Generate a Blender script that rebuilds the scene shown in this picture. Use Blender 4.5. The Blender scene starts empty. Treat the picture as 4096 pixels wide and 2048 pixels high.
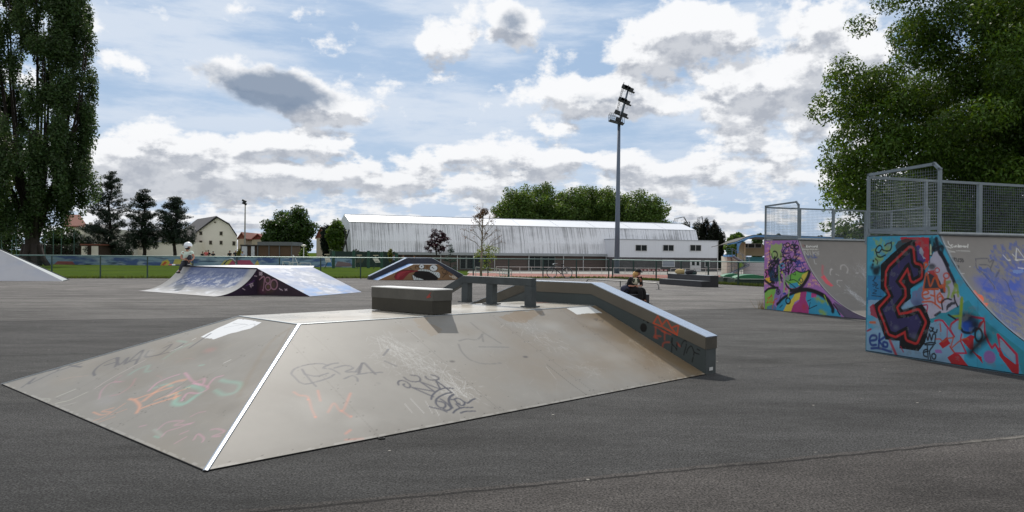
import bpy, bmesh, math, random
import numpy as np
from mathutils import Vector, Matrix, kdtree
random.seed(7); RNG = np.random.default_rng(7)
scene = bpy.context.scene
COL = scene.collection
PI = math.pi

# ------------------------------------------------------------------ camera
F = 3094.0; EYE = 1.6
ROLL = math.radians(.55); PITCH = math.atan(6/3094)
cd = bpy.data.cameras.new('camera'); cam = bpy.data.objects.new('camera', cd); COL.objects.link(cam)
cd.sensor_width = 36; cd.lens = 36*F/4096; cd.clip_end = 6000; cd.clip_start = .05
FW = np.array([0, math.cos(PITCH), -math.sin(PITCH)]); U0 = np.array([0, math.sin(PITCH), math.cos(PITCH)]); R0 = np.array([1., 0, 0])
RT = R0*math.cos(ROLL)+U0*math.sin(ROLL); UP = -R0*math.sin(ROLL)+U0*math.cos(ROLL)
CAM = np.array([0, 0, EYE])
cam.matrix_world = Matrix([[RT[i], UP[i], -FW[i], CAM[i]] for i in range(3)]+[[0, 0, 0, 1]])
scene.camera = cam
def ray(px, py):
    d = FW*F+RT*(px-2048)-UP*(py-1024); return d/np.linalg.norm(d)
def G(px, py, z=0.0):
    d = ray(px, py); return CAM+d*(z-EYE)/d[2]
def AT(px, py, y):
    d = ray(px, py); return CAM+d*(y/d[1])
def PR(V):
    q = np.asarray(V, float)-CAM; z = q@FW
    return np.stack([2048+F*(q@RT)/z, 1024-F*(q@UP)/z], -1)

# ------------------------------------------------------------------ light
SUN_AZ, SUN_EL = math.radians(-13), math.radians(44)
sd = Vector((math.sin(SUN_AZ)*math.cos(SUN_EL), math.cos(SUN_AZ)*math.cos(SUN_EL), math.sin(SUN_EL)))
ld = bpy.data.lights.new('sun', 'SUN'); ld.energy = 3.6; ld.angle = math.radians(.5); ld.color = (1, .94, .86)
sun = bpy.data.objects.new('sun', ld); COL.objects.link(sun); sun.rotation_euler = sd.to_track_quat('Z', 'Y').to_euler()
scene.view_settings.view_transform = 'Standard'; scene.view_settings.look = 'None'
scene.view_settings.exposure = 0.0; scene.view_settings.gamma = 1
scene.render.resolution_x = 1024; scene.render.resolution_y = 512
try:
    scene.cycles.max_bounces = 6; scene.cycles.transparent_max_bounces = 8
except Exception: pass

def lin(c):
    c = np.asarray(c, float)/255.; return np.where(c <= .04045, c/12.92, ((c+.055)/1.055)**2.4)
def L4(r, g, b): return tuple(lin((r, g, b)))+(1.,)

world = bpy.data.worlds.new('World'); scene.world = world; world.use_nodes = True
def build_world():
    nt = world.node_tree; N = nt.nodes; K = nt.links; N.clear()
    def nd(t, **kw):
        n = N.new(t)
        for k, v in kw.items(): setattr(n, k, v)
        return n
    def setin(n, i, v):
        if hasattr(v, 'links') or hasattr(v, 'is_linked'): K.new(v, n.inputs[i])
        else: n.inputs[i].default_value = v
    def M(op, a, b=None, c=None, clamp=False):
        n = nd('ShaderNodeMath', operation=op, use_clamp=clamp); setin(n, 0, a)
        if b is not None: setin(n, 1, b)
        if c is not None: setin(n, 2, c)
        return n.outputs[0]
    def mixc(f, a, b):
        n = nd('ShaderNodeMix', data_type='RGBA'); setin(n, 0, f); setin(n, 6, a); setin(n, 7, b); return n.outputs[2]
    def smooth(x, a, b):
        n = nd('ShaderNodeMapRange', interpolation_type='SMOOTHSTEP'); setin(n, 0, x); n.inputs[1].default_value = a; n.inputs[2].default_value = b; return n.outputs[0]
    tc = nd('ShaderNodeTexCoord'); sp = nd('ShaderNodeSeparateXYZ'); K.new(tc.outputs['Generated'], sp.inputs[0])
    az = M('ARCTAN2', sp.outputs[0], sp.outputs[1]); el = M('ARCSINE', sp.outputs[2])
    def comb(a, b):
        n = nd('ShaderNodeCombineXYZ'); setin(n, 0, a); setin(n, 1, b); return n.outputs[0]
    # display-pixel (2576 wide) blob list : cx, cy, rx, ry, rot, weight
    B = [(1085,110,110,75,0,1.1),(1200,45,150,80,0,1.1),(1290,75,85,85,0,1.1),(800,105,110,45,-8,.75),(690,222,290,72,10,1.35),
         (930,272,130,48,0,.75),(790,300,150,42,5,.6),(340,18,90,26,5,.6),(235,55,50,80,30,.8),(270,145,80,80,25,.8),(350,172,50,34,0,.6),
         (1020,212,190,30,0,.55),(1170,190,180,24,-8,.5),(1590,210,230,95,0,1.25),(1550,265,190,50,0,.8),(1700,95,210,90,0,1.15),(1860,55,260,80,0,.9),
         (1880,200,160,110,0,1.15),(2010,215,130,110,0,1.0),(2100,110,130,170,0,.95),(1940,325,230,62,0,.95),(1830,370,160,50,0,.6),
         (1420,325,95,44,0,.8),(1280,262,100,44,0,.55),(1420,135,200,44,0,.45),(1430,60,200,36,0,.35),(1380,200,120,70,0,.35),
         (550,365,400,50,0,.95),(340,430,300,85,0,.9),(760,360,250,40,0,.8),(620,440,360,60,0,.75),(1030,395,150,42,0,.9),(1260,395,230,56,0,1.05),
         (1500,400,190,48,0,.95),(1690,430,220,48,0,.95),(880,450,260,45,0,.7),(1180,460,300,45,0,.6),(2000,440,330,60,0,.75),(420,330,80,16,0,.35),(490,292,60,10,0,.4)]
    DK = [(690,226,230,62,10,1.3),(1285,65,60,60,0,.75),(1560,250,170,38,0,.5),(1680,105,110,50,0,.35),(1870,190,90,55,0,.3)]
    def eld(cx, cy):
        d = ray(cx*4096/2576, cy*4096/2576); return math.atan2(d[0], d[1]), math.asin(d[2])
    S = 4096/2576/F
    def blobs(v, lst):
        tot = None
        for cx, cy, rx, ry, rot, w in lst:
            a, e = eld(cx, cy)
            mp = nd('ShaderNodeMapping', vector_type='TEXTURE'); K.new(v, mp.inputs[0])
            mp.inputs[1].default_value = (a, e, 0); mp.inputs[2].default_value = (0, 0, -math.radians(rot)); mp.inputs[3].default_value = (rx*S, ry*S, 1)
            g = nd('ShaderNodeTexGradient', gradient_type='SPHERICAL'); K.new(mp.outputs[0], g.inputs[0])
            tot = M('MULTIPLY', g.outputs['Fac'], w) if tot is None else M('MULTIPLY_ADD', g.outputs['Fac'], w, tot)
        return tot
    def noise(v, scale, detail, rough, off=(0, 0, 0), sc=(1, 1, 1)):
        mp = nd('ShaderNodeMapping'); K.new(v, mp.inputs[0]); mp.inputs[1].default_value = off; mp.inputs[3].default_value = sc
        n = nd('ShaderNodeTexNoise', noise_dimensions='2D'); K.new(mp.outputs[0], n.inputs['Vector'])
        n.inputs['Scale'].default_value = scale; n.inputs['Detail'].default_value = detail; n.inputs['Roughness'].default_value = rough
        return n.outputs['Fac']
    def density(azv, elv):
        v = comb(azv, elv)
        # perspective-compressed coordinate: clouds are flatter and finer near the horizon
        ec = M('MAXIMUM', elv, 0.0); pv = comb(azv, M('LOGARITHM', M('ADD', ec, .035), 2.718))
        n1 = noise(v, 13, 8, .57, (1.3, 4.2, 0), (1, 1.5, 1)); n2 = noise(pv, 8.5, 8, .58, (7.7, 2.1, 0), (1, .42, 1))
        n3 = noise(v, 42, 4, .6, (0, 3, 0), (1, 1.3, 1))
        b = blobs(v, B)
        band = M('MULTIPLY', smooth(elv, .17, .06), .50)
        far = M('MULTIPLY', smooth(M('ABSOLUTE', azv), .9, 1.5), -.25)
        b2 = M('ADD', M('ADD', b, band), far)
        t = M('MULTIPLY_ADD', M('SUBTRACT', n1, .5), 2.0, M('MULTIPLY', b2, .85)); t = M('MULTIPLY_ADD', M('SUBTRACT', n2, .5), 2.1, t); t = M('MULTIPLY_ADD', M('SUBTRACT', n3, .5), .55, t)
        return M('SUBTRACT', t, .33)
    d0 = density(az, el); d1 = density(M('MULTIPLY_ADD', az, 1.0, -.004), M('MULTIPLY_ADD', el, 1.075, .0055))
    v0 = comb(az, el)
    alpha = smooth(d0, -.12, .30)
    bil = smooth(noise(v0, 30, 5, .6, (2, 2, 0), (1, 1.5, 1)), .36, .66); shade = M('MULTIPLY', smooth(M('MULTIPLY_ADD', d0, -.42, d1), .0, .46), M('MULTIPLY_ADD', bil, .35, .65)); dkb = blobs(v0, DK); dk = M('MULTIPLY_ADD', M('SUBTRACT', noise(v0, 12, 7, .6, (4, 1, 0), (1, 1.6, 1)), .5), M('MINIMUM', M('MULTIPLY', dkb, 5.), 1.6), dkb); dark = smooth(dk, .12, .8)
    sky = nd('ShaderNodeTexSky', sky_type='NISHITA', sun_disc=False, sun_elevation=SUN_EL, sun_rotation=SUN_AZ, altitude=100, air_density=1.0, dust_density=1.2, ozone_density=1.2)
    K.new(tc.outputs['Generated'], sky.inputs[0])
    sc = nd('ShaderNodeMix', data_type='RGBA', blend_type='MULTIPLY'); sc.inputs[0].default_value = 1; K.new(sky.outputs[0], sc.inputs[6]); sc.inputs[7].default_value = (.86, .88, .84, 1)
    bw = nd('ShaderNodeRGBToBW'); K.new(sc.outputs[2], bw.inputs[0]); skyn = mixc(.45, sc.outputs[2], bw.outputs[0])
    g = 10.0
    def cc(r, gg, b): c = lin((r, gg, b)); return (c[0]*g, c[1]*g, c[2]*g, 1)
    # thin veil of high cloud
    veil = smooth(noise(v0, 6, 7, .62, (3.4, 1, 0), (.5, 2.4, 1)), .36, .62)
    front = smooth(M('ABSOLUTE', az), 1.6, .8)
    base = mixc(M('MULTIPLY', front, M('MULTIPLY_ADD', veil, .15, .70)), skyn, cc(152, 186, 226))
    base = mixc(M('MULTIPLY', M('MULTIPLY', front, veil), .68), base, cc(232, 238, 246))
    base = mixc(M('MULTIPLY', smooth(el, .20, .02), .75), base, cc(186, 205, 228))
    base = mixc(M('MULTIPLY', M('SUBTRACT', 1., front), .85), base, cc(240, 242, 246))  # unseen sky behind the camera whitened to add fill on shaded faces
    cloud = mixc(M('MULTIPLY', shade, 1.), cc(250, 251, 253), cc(176, 182, 193))
    low = smooth(el, .16, .02)
    cloud = mixc(M('MULTIPLY', low, .20), cloud, cc(206, 210, 217))
    cloud = mixc(M('MULTIPLY', dark, .88), cloud, cc(126, 144, 168))
    alpha2 = M('MAXIMUM', alpha, M('MULTIPLY', dark, .96))
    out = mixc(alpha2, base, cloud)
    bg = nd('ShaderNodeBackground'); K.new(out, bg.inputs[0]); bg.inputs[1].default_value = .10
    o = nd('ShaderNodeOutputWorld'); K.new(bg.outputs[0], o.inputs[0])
build_world()
try:
    world.cycles.sampling_method = 'MANUAL'; world.cycles.sample_map_resolution = 256
except Exception: pass

# ------------------------------------------------------------------ materials
MATS = {}
def nodes(m): return m.node_tree.nodes, m.node_tree.links
def mat(name, col, rough=.7, metal=0., spec=.5, noise=None, bump=None, attr=False, coord='Object'):
    """noise: (scale, amount, stretch) brightness mottling; bump: (scale, strength)"""
    if name in MATS: return MATS[name]
    m = bpy.data.materials.new(name); m.use_nodes = True; N, K = nodes(m); p = N['Principled BSDF']
    p.inputs['Roughness'].default_value = rough; p.inputs['Metallic'].default_value = metal; p.inputs['Specular IOR Level'].default_value = spec
    c = lin(col); p.inputs['Base Color'].default_value = (*c, 1)
    src = None
    if attr:
        a = N.new('ShaderNodeAttribute'); a.attribute_name = 'paint'; src = a.outputs['Color']
        K.new(a.outputs['Alpha'], p.inputs['Roughness'])
    if noise or bump: tc = N.new('ShaderNodeTexCoord')
    if noise:
        sc, amt = noise[0], noise[1]; st = noise[2] if len(noise) > 2 else (1, 1, 1)
        mp = N.new('ShaderNodeMapping'); K.new(tc.outputs[coord], mp.inputs[0]); mp.inputs[3].default_value = st
        t = N.new('ShaderNodeTexNoise'); K.new(mp.outputs[0], t.inputs['Vector']); t.inputs['Scale'].default_value = sc; t.inputs['Detail'].default_value = 6; t.inputs['Roughness'].default_value = .65
        r = N.new('ShaderNodeMapRange'); K.new(t.outputs['Fac'], r.inputs[0]); r.inputs[1].default_value = .25; r.inputs[2].default_value = .75; r.inputs[3].default_value = 1-amt; r.inputs[4].default_value = 1+amt
        mx = N.new('ShaderNodeVectorMath'); mx.operation = 'SCALE'
        if src: K.new(src, mx.inputs[0])
        else: mx.inputs[0].default_value = tuple(c)
        K.new(r.outputs[0], mx.inputs['Scale']); src = mx.outputs[0]
    if src: K.new(src, p.inputs['Base Color'])
    if bump:
        t = N.new('ShaderNodeTexNoise'); K.new(tc.outputs[coord], t.inputs['Vector']); t.inputs['Scale'].default_value = bump[0]; t.inputs['Detail'].default_value = 4
        b = N.new('ShaderNodeBump'); b.inputs['Strength'].default_value = bump[1]; b.inputs['Distance'].default_value = .02; K.new(t.outputs['Fac'], b.inputs['Height']); K.new(b.outputs[0], p.inputs['Normal'])
    MATS[name] = m; return m

def leafmat(name, trans=.3):
    if name in MATS: return MATS[name]
    m = bpy.data.materials.new(name); m.use_nodes = True; N, K = nodes(m); N.clear()
    a = N.new('ShaderNodeAttribute'); a.attribute_name = 'paint'
    d = N.new('ShaderNodeBsdfPrincipled'); d.inputs['Roughness'].default_value = .5; d.inputs['Specular IOR Level'].default_value = .35; K.new(a.outputs['Color'], d.inputs['Base Color'])
    h = N.new('ShaderNodeHueSaturation'); h.inputs['Value'].default_value = 1.5; h.inputs['Hue'].default_value = .47; h.inputs['Saturation'].default_value = 1.1; K.new(a.outputs['Color'], h.inputs['Color'])
    t = N.new('ShaderNodeBsdfTranslucent'); K.new(h.outputs[0], t.inputs['Color'])
    x = N.new('ShaderNodeMixShader'); x.inputs[0].default_value = trans; K.new(d.outputs[0], x.inputs[1]); K.new(t.outputs[0], x.inputs[2])
    o = N.new('ShaderNodeOutputMaterial'); K.new(x.outputs[0], o.inputs[0]); MATS[name] = m; return m

# ------------------------------------------------------------------ object helpers
def tag(o, label=None, cat=None, group=None, kind=None):
    if label: o['label'] = label
    if cat: o['category'] = cat
    if group: o['group'] = group
    if kind: o['kind'] = kind
    return o
def thing(name, label, cat, loc=(0, 0, 0), group=None, rz=0):
    o = bpy.data.objects.new(name, None); COL.objects.link(o); o.location = loc; o.rotation_euler = (0, 0, rz); o.empty_display_size = .2
    return tag(o, label, cat, group)
class MB:
    def __init__(s): s.v = []; s.f = []; s.m = []; s.n = 0
    def add(s, V, Fs, mi=0):
        s.v.extend([tuple(map(float, p)) for p in V]); s.f.extend([tuple(i+s.n for i in f) for f in Fs]); s.m.extend([mi]*len(Fs)); s.n += len(V); return s
    def box(s, c, size, rz=0, mi=0, ax=None):
        hx, hy, hz = [q/2 for q in size]; V = []
        if ax is None: a = np.array([math.cos(rz), math.sin(rz), 0]); b = np.array([-math.sin(rz), math.cos(rz), 0]); u = np.array([0, 0, 1.])
        else: a, b, u = [np.asarray(q, float) for q in ax]
        for z in (-1, 1):
            for y in (-1, 1):
                for x in (-1, 1): V.append(np.asarray(c)+a*hx*x+b*hy*y+u*hz*z)
        return s.add(V, [(0, 2, 3, 1), (4, 5, 7, 6), (0, 1, 5, 4), (2, 6, 7, 3), (0, 4, 6, 2), (1, 3, 7, 5)], mi)
    def tube(s, pts, r, n=8, mi=0, cap=True):
        pts = [np.asarray(p, float) for p in pts]; rr = r if hasattr(r, '__len__') else [r]*len(pts); base = s.n; V = []
        pd = None
        for i, p in enumerate(pts):
            d = pts[min(i+1, len(pts)-1)]-pts[max(i-1, 0)]; d = d/(np.linalg.norm(d)+1e-9)
            ref = np.array([0, 0, 1.]) if abs(d[2]) < .9 else np.array([1., 0, 0])
            if pd is not None: ref = pd
            a = np.cross(d, ref); a /= np.linalg.norm(a)+1e-9; b = np.cross(d, a); pd = -b if False else np.cross(a, d)
            for k in range(n): t = 2*PI*k/n; V.append(p+(a*math.cos(t)+b*math.sin(t))*rr[i])
        Fs = []
        for i in range(len(pts)-1):
            for k in range(n): Fs.append((i*n+k, i*n+(k+1) % n, (i+1)*n+(k+1) % n, (i+1)*n+k))
        if cap: Fs.append(tuple(range(n))[::-1]); Fs.append(tuple((len(pts)-1)*n+k for k in range(n)))
        return s.add(V, Fs, mi)
    def prism(s, A, Bp, mi=0):
        """A, Bp: matching closed 3D polygons"""
        n = len(A); return s.add(list(A)+list(Bp), [tuple(range(n))[::-1], tuple(range(n, 2*n))]+[(i, (i+1) % n, n+(i+1) % n, n+i) for i in range(n)], mi)
    def ell(s, c, r, nu=12, nv=8, mi=0, zmin=-1., rz=0):
        V = []; Fs = []; c = np.asarray(c, float)
        for j in range(nv+1):
            ph = -PI/2+PI*j/nv; sz = max(math.sin(ph), zmin)
            cr = math.cos(ph) if math.sin(ph) >= zmin else math.sqrt(max(0, 1-zmin*zmin))*(j/nv)
            for i in range(nu):
                t = 2*PI*i/nu; x = r[0]*cr*math.cos(t); y = r[1]*cr*math.sin(t)
                V.append(c+np.array([x*math.cos(rz)-y*math.sin(rz), x*math.sin(rz)+y*math.cos(rz), r[2]*sz]))
        for j in range(nv):
            for i in range(nu): Fs.append((j*nu+i, j*nu+(i+1) % nu, (j+1)*nu+(i+1) % nu, (j+1)*nu+i))
        return s.add(V, Fs, mi)
    def build(s, name, mats, parent=None, smooth=False, bevel=0):
        me = bpy.data.meshes.new(name); off = np.array(parent.location) if parent is not None and not parent.get('_local') else None
        # vertices are given in world space and stored relative to the top-level thing
        root = parent
        while root is not None and root.parent is not None: root = root.parent
        V = s.v
        if root is not None:
            mw = Matrix.Translation(root.location) @ root.rotation_euler.to_matrix().to_4x4(); mi = mw.inverted(); V = [mi @ Vector(p) for p in V]
        me.from_pydata(V, [], s.f); me.validate(verbose=False)
        if not isinstance(mats, (list, tuple)): mats = [mats]
        for m in mats: me.materials.append(m)
        if len(mats) > 1 and len(me.polygons) == len(s.m): me.polygons.foreach_set('material_index', s.m)
        if smooth: me.polygons.foreach_set('use_smooth', [True]*len(me.polygons))
        bm = bmesh.new(); bm.from_mesh(me); bmesh.ops.recalc_face_normals(bm, faces=bm.faces); bm.to_mesh(me); bm.free()
        o = bpy.data.objects.new(name, me); COL.objects.link(o)
        if parent is not None: o.parent = parent
        if bevel:
            b = o.modifiers.new('bevel', 'BEVEL'); b.width = bevel; b.segments = 2; b.limit_method = 'ANGLE'
        return o
def dup(root, loc, rz=None, label=None, group=None):
    r = root.copy(); COL.objects.link(r); r.location = loc
    if rz is not None: r.rotation_euler = (0, 0, rz)
    if label: r['label'] = label
    if group: r['group'] = group
    for ch in list(root.children):
        c = ch.copy(); COL.objects.link(c); c.parent = r
        for g in ch.children:
            d = g.copy(); COL.objects.link(d); d.parent = c
    return r
def np_mesh(name, V, Q, m, parent=None, color=None, smooth=False, kind=None, domain='POINT'):
    V = np.asarray(V, float)
    root = parent
    while root is not None and root.parent is not None: root = root.parent
    if root is not None: V = V-np.array(root.location)
    me = bpy.data.meshes.new(name); me.vertices.add(len(V)); me.vertices.foreach_set('co', V.ravel().astype(np.float32))
    k = Q.shape[1]; me.loops.add(Q.size); me.loops.foreach_set('vertex_index', Q.ravel().astype(np.int32))
    me.polygons.add(len(Q)); me.polygons.foreach_set('loop_start', np.arange(0, Q.size, k, dtype=np.int32))
    try: me.polygons.foreach_set('loop_total', np.full(len(Q), k, dtype=np.int32))
    except Exception: pass
    me.update(calc_edges=True); me.materials.append(m)
    if color is not None:
        a = me.color_attributes.new('paint', 'FLOAT_COLOR', 'POINT'); a.data.foreach_set('color', color.astype(np.float32).ravel())
    if smooth: me.polygons.foreach_set('use_smooth', [True]*len(Q))
    o = bpy.data.objects.new(name, me); COL.objects.link(o)
    if parent is not None: o.parent = parent
    if kind: o['kind'] = kind
    return o
def grid_quads(nv, nu):
    i = np.arange(nv*nu).reshape(nv, nu); return np.stack([i[:-1, :-1], i[:-1, 1:], i[1:, 1:], i[1:, :-1]], -1).reshape(-1, 4)

# ------------------------------------------------------------------ painting on real surfaces (colour per vertex)
def _hash(ix, iy, seed):
    h = (ix*374761393+iy*668265263+seed*1442695041) & 0x7fffffff; h = (h ^ (h >> 13))*1274126177 & 0x7fffffff; return ((h ^ (h >> 16)) & 0xffff)/65535.
def vnoise(x, y, seed=0):
    ix = np.floor(x).astype(np.int64); iy = np.floor(y).astype(np.int64); fx = x-ix; fy = y-iy; fx = fx*fx*(3-2*fx); fy = fy*fy*(3-2*fy)
    a = _hash(ix, iy, seed); b = _hash(ix+1, iy, seed); c = _hash(ix, iy+1, seed); d = _hash(ix+1, iy+1, seed)
    return a+(b-a)*fx+(c-a)*fy+(a-b-c+d)*fx*fy
def fbm(x, y, seed=0, oct=5, g=.55):
    t = 0; a = 1; s = 0
    for k in range(oct): t = t+a*vnoise(x*2**k+k*17.3, y*2**k+k*5.1, seed+k); s += a; a *= g
    return t/s
def catmull(P, n=6):
    P = np.asarray(P, float)
    if len(P) < 3: return P
    Q = np.vstack([2*P[0]-P[1], P, 2*P[-1]-P[-2]]); out = []
    for i in range(1, len(Q)-2):
        for t in np.linspace(0, 1, n, endpoint=False):
            out.append(.5*((2*Q[i])+(-Q[i-1]+Q[i+1])*t+(2*Q[i-1]-5*Q[i]+4*Q[i+1]-Q[i+2])*t*t+(-Q[i-1]+3*Q[i]-3*Q[i+1]+Q[i+2])*t**3))
    out.append(P[-1]); return np.array(out)
class Paint:
    """colours for the vertices of a surface; marks are given where the photo shows them, then laid out in the surface's own metres"""
    def __init__(s, V, uv, base, rough=.5):
        s.V = V; s.uv = uv; s.c = np.empty((len(V), 4)); s.c[:, :3] = lin(base); s.c[:, 3] = rough
        s.px = PR(V); s.kt = kdtree.KDTree(len(V)); 
        for i, p in enumerate(s.px): s.kt.insert((p[0], p[1], 0), i)
        s.kt.balance()
        s.bent = False
    def loc(s, P):
        out = []
        for p in np.atleast_2d(P):
            near = s.kt.find_n((p[0], p[1], 0), 4); w = 0; q = np.zeros(2)
            if near[0][2] > 6:   # off the surface: extrapolate from local frame
                ids = [n[1] for n in s.kt.find_n((p[0], p[1], 0), 24)]
                A = np.c_[s.px[ids], np.ones(len(ids))]; sol, *_ = np.linalg.lstsq(A, s.uv[ids], rcond=None); out.append(np.array([p[0], p[1], 1])@sol); continue
            for co, i, d in near: k = 1/(d+.05); w += k; q += s.uv[i]*k
            out.append(q/w)
        return np.array(out)
    def wid(s, P, w):
        i = s.kt.find((P[0][0], P[0][1], 0))[1]; return w*np.linalg.norm(s.V[i]-CAM)/F
    def apply(s, m, col, a=1, rough=None):
        m = (m*a)[:, None]; s.c[:, :3] = s.c[:, :3]*(1-m)+lin(col)*m
        if rough is not None: s.c[:, 3] = s.c[:, 3]*(1-m[:, 0])+rough*m[:, 0]
    def mask_line(s, Q, w, soft):
        best = np.full(len(s.uv), 1e9)
        for a, b in zip(Q[:-1], Q[1:]):
            lo = np.minimum(a, b)-w-soft; hi = np.maximum(a, b)+w+soft
            k = np.where((s.uv[:, 0] > lo[0]) & (s.uv[:, 0] < hi[0]) & (s.uv[:, 1] > lo[1]) & (s.uv[:, 1] < hi[1]))[0]
            if not len(k): continue
            p = s.uv[k]-a; d = b-a; t = np.clip((p@d)/(d@d+1e-12), 0, 1); best[k] = np.minimum(best[k], np.linalg.norm(p-t[:, None]*d, axis=1))
        return np.clip((w/2+soft/2-best)/soft, 0, 1)
    def stroke(s, P, w, col, a=1, soft=.35, curve=True, rag=0, closed=False, rough=None):
        P = np.asarray(P, float)
        if closed: P = np.vstack([P, P[:1]])
        if curve and len(P) > 2: P = catmull(P)
        W = s.wid(P, w); Q = s.loc(P); m = s.mask_line(Q, W, max(W*soft, .008))
        if rag: m = m*np.clip((fbm(s.uv[:, 0]*30, s.uv[:, 1]*30, 5)-rag)*6, 0, 1)
        s.apply(m, col, a, rough)
    def poly(s, P, col, a=1, edge=0, rag=0, rough=None):
        Q = s.loc(P); x, y = s.uv[:, 0].copy(), s.uv[:, 1].copy()
        if edge: x += (fbm(s.uv[:, 0]*9, s.uv[:, 1]*9, 3)-.5)*edge; y += (fbm(s.uv[:, 0]*9+7, s.uv[:, 1]*9, 4)-.5)*edge
        ins = np.zeros(len(x), bool); n = len(Q)
        for i in range(n):
            x1, y1 = Q[i]; x2, y2 = Q[(i+1) % n]
            if abs(y1-y2) < 1e-12: continue
            c = ((y1 > y) != (y2 > y)) & (x < (x2-x1)*(y-y1)/(y2-y1)+x1); ins ^= c
        m = ins.astype(float)
        if rag: m = m*np.clip((fbm(s.uv[:, 0]*14, s.uv[:, 1]*14, 8)-rag)*5, 0, 1)
        s.apply(m, col, a, rough)
    def blob(s, p, r, col, a=1, sx=1, rag=0, hard=0.):
        q = s.loc([p])[0]; R = s.wid([p], r); d = s.uv-q; n = np.sqrt((d[:, 0]/sx)**2+d[:, 1]**2)/R
        if rag: n = n+(fbm(s.uv[:, 0]*6/R*.3, s.uv[:, 1]*6/R*.3, 9)-.5)*rag
        m = np.clip((1-n)/(1-hard+1e-3), 0, 1); s.apply(m*m*(3-2*m), col, a)
    def ring(s, p, r, w, col, a=1, sx=1, sy=1):
        t = np.linspace(0, 2*PI, 17); s.stroke([(p[0]+r*sx*math.cos(k), p[1]+r*sy*math.sin(k)) for k in t], w, col, a, curve=False)
    def mottle(s, f, amt, seed=0, st=(1, 1)):
        n = fbm(s.uv[:, 0]*f*st[0], s.uv[:, 1]*f*st[1], seed); s.c[:, :3] *= (1+(n-.5)*2*amt)[:, None]
    def scratches(s, p0, p1, spread, n, ln, col, a=.5, w=2, jit=.35, seed=1):
        r = random.Random(seed); q0, q1 = s.loc([p0, p1]); ax = q1-q0; L = np.linalg.norm(ax); ax /= L; nr = np.array([-ax[1], ax[0]]); W = s.wid([p0], w)
        for i in range(n):
            c = q0+ax*r.random()*L+nr*r.gauss(0, spread); an = r.gauss(0, jit) if r.random() < .7 else r.uniform(-PI, PI); l = ln*r.uniform(.2, 1)
            d = (ax*math.cos(an)+nr*math.sin(an))*l; m = s.mask_line(np.array([c, c+d*.5+nr*r.gauss(0, .01), c+d]), W*r.uniform(.3, .8), .006); s.apply(m, tuple(v*.86 for v in col), a*r.uniform(.25, .85))
def Z(ox, oy, sc):
    return lambda pts: [(ox+x/sc, oy+y/sc) for x, y in pts]

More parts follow.
